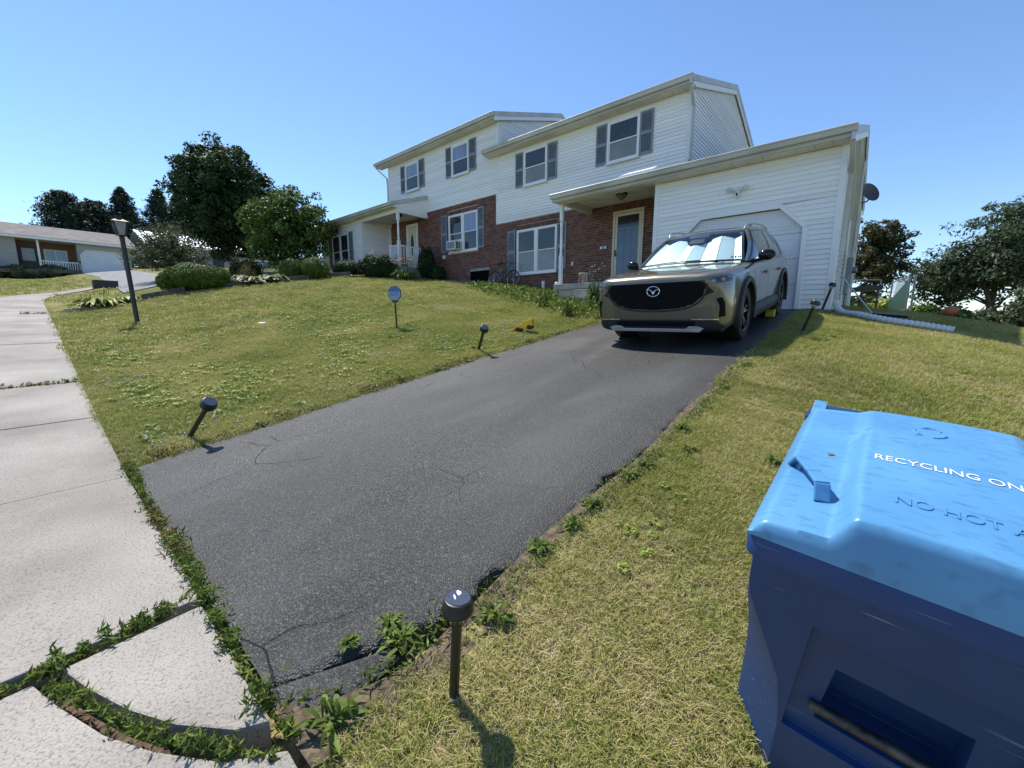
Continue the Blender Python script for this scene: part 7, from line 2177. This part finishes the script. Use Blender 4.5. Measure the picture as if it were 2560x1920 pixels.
scatter('lawn_grass', -1.1, 12, 3, 15, .15, lambda X, Y: mid(X, Y) * np.clip(1.5 - 1.5 * dry(X, Y), .3, 1) * 620 * np.clip(6 / dist(X, Y), .3, 1.2), C_green, 1.05, 1.6, 'green lawn blades on the right lawn beside the garage', 5)
scatter('dry_lawn_grass', -1.1, 12, 3, 15, .15, lambda X, Y: mid(X, Y) * np.clip(.2 + 1.2 * dry(X, Y), 0, 1.1) * 520 * np.clip(6 / dist(X, Y), .3, 1.2), C_straw, 1.1, 1.7, 'straw coloured dry blades on the right lawn beside the garage', 6)
left = lambda X, Y: lawn_mask(X, Y) * (X < -4.3) * (Y > -X * .028)
scatter('lawn_grass', -9.5, -4.3, .3, 8.5, .12, lambda X, Y: left(X, Y) * np.clip(1.6 - 1.6 * dry(X, Y), .4, 1) * 950 * np.clip(6 / dist(X, Y), .3, 1.1), C_green, .95, 1.5, 'green lawn blades on the left front lawn', 8)
scatter('dry_lawn_grass', -9.5, -4.3, .3, 8.5, .12, lambda X, Y: left(X, Y) * np.clip(.1 + 1.0 * dry(X, Y), 0, 1.0) * 650 * np.clip(6 / dist(X, Y), .3, 1.1), C_straw, 1.0, 1.5, 'straw coloured dry blades on the left front lawn', 9)
scatter('far_lawn_grass', -17.4, -4.4, .3, 12.3, .25, lambda X, Y: left(X, Y) * ((X < -9.3) | (Y > 8.3)) * 110 * np.clip(13 / dist(X, Y), .5, 1.3), C_coarse, .8, 1.3, 'coarse lawn tufts on the upper left lawn', 10)
scatter('far_lawn_grass', -50, -17.6, -6, 12, .8, lambda X, Y: ((X < -17.6) & ~((Y > -1.3) & (Y < .6) & (X > -27)) & ~((X > -30.5) & (X < -25.5) & (Y > -.4)) & ~((Y > 2.0) & (Y < 7.4)) & ~((Y > 4.4) & (X > -24))) * 7.0, C_coarse, 1.3, 2.4, 'coarse lawn tufts on the neighbouring lawn', 11)
scatter('clover_leaves', -12, -4.4, .5, 10.5, .12, lambda X, Y: left(X, Y) * np.clip((noise2(X + 40, Y + 40, .5, 51) * .6 + noise2(X + 40, Y + 40, 1.7, 53) * .4) - .42, 0, 1) * 260 * np.clip(7 / dist(X, Y), .4, 1), C_clump, .6, 1.2, 'bright clover patches over the left lawn', 14)
scatter('clover_leaves', -1.0, 4.0, .4, 6.5, .08, lambda X, Y: lawn_mask(X, Y) * (X > -.95) * (X < Y * 1.15 + .4) * (~bin_mask(X, Y)) * np.clip((noise2(X + 40, Y + 40, .25, 61) * .6 + noise2(X + 40, Y + 40, .8, 63) * .4) - .58, 0, 1) * 450, C_clump, .45, .8, 'small clover patches over the right lawn', 15)
scatter('clover_flowers', -16.5, -4.4, .5, 10.5, .12, lambda X, Y: left(X, Y) * np.clip((noise2(X + 40, Y + 40, .8, 31) * .6 + noise2(X + 40, Y + 40, 2.6, 33) * .4) - .60, 0, 1) * 170, C_bloom, .7, 1.25, 'white clover blooms over the left lawn', 12)
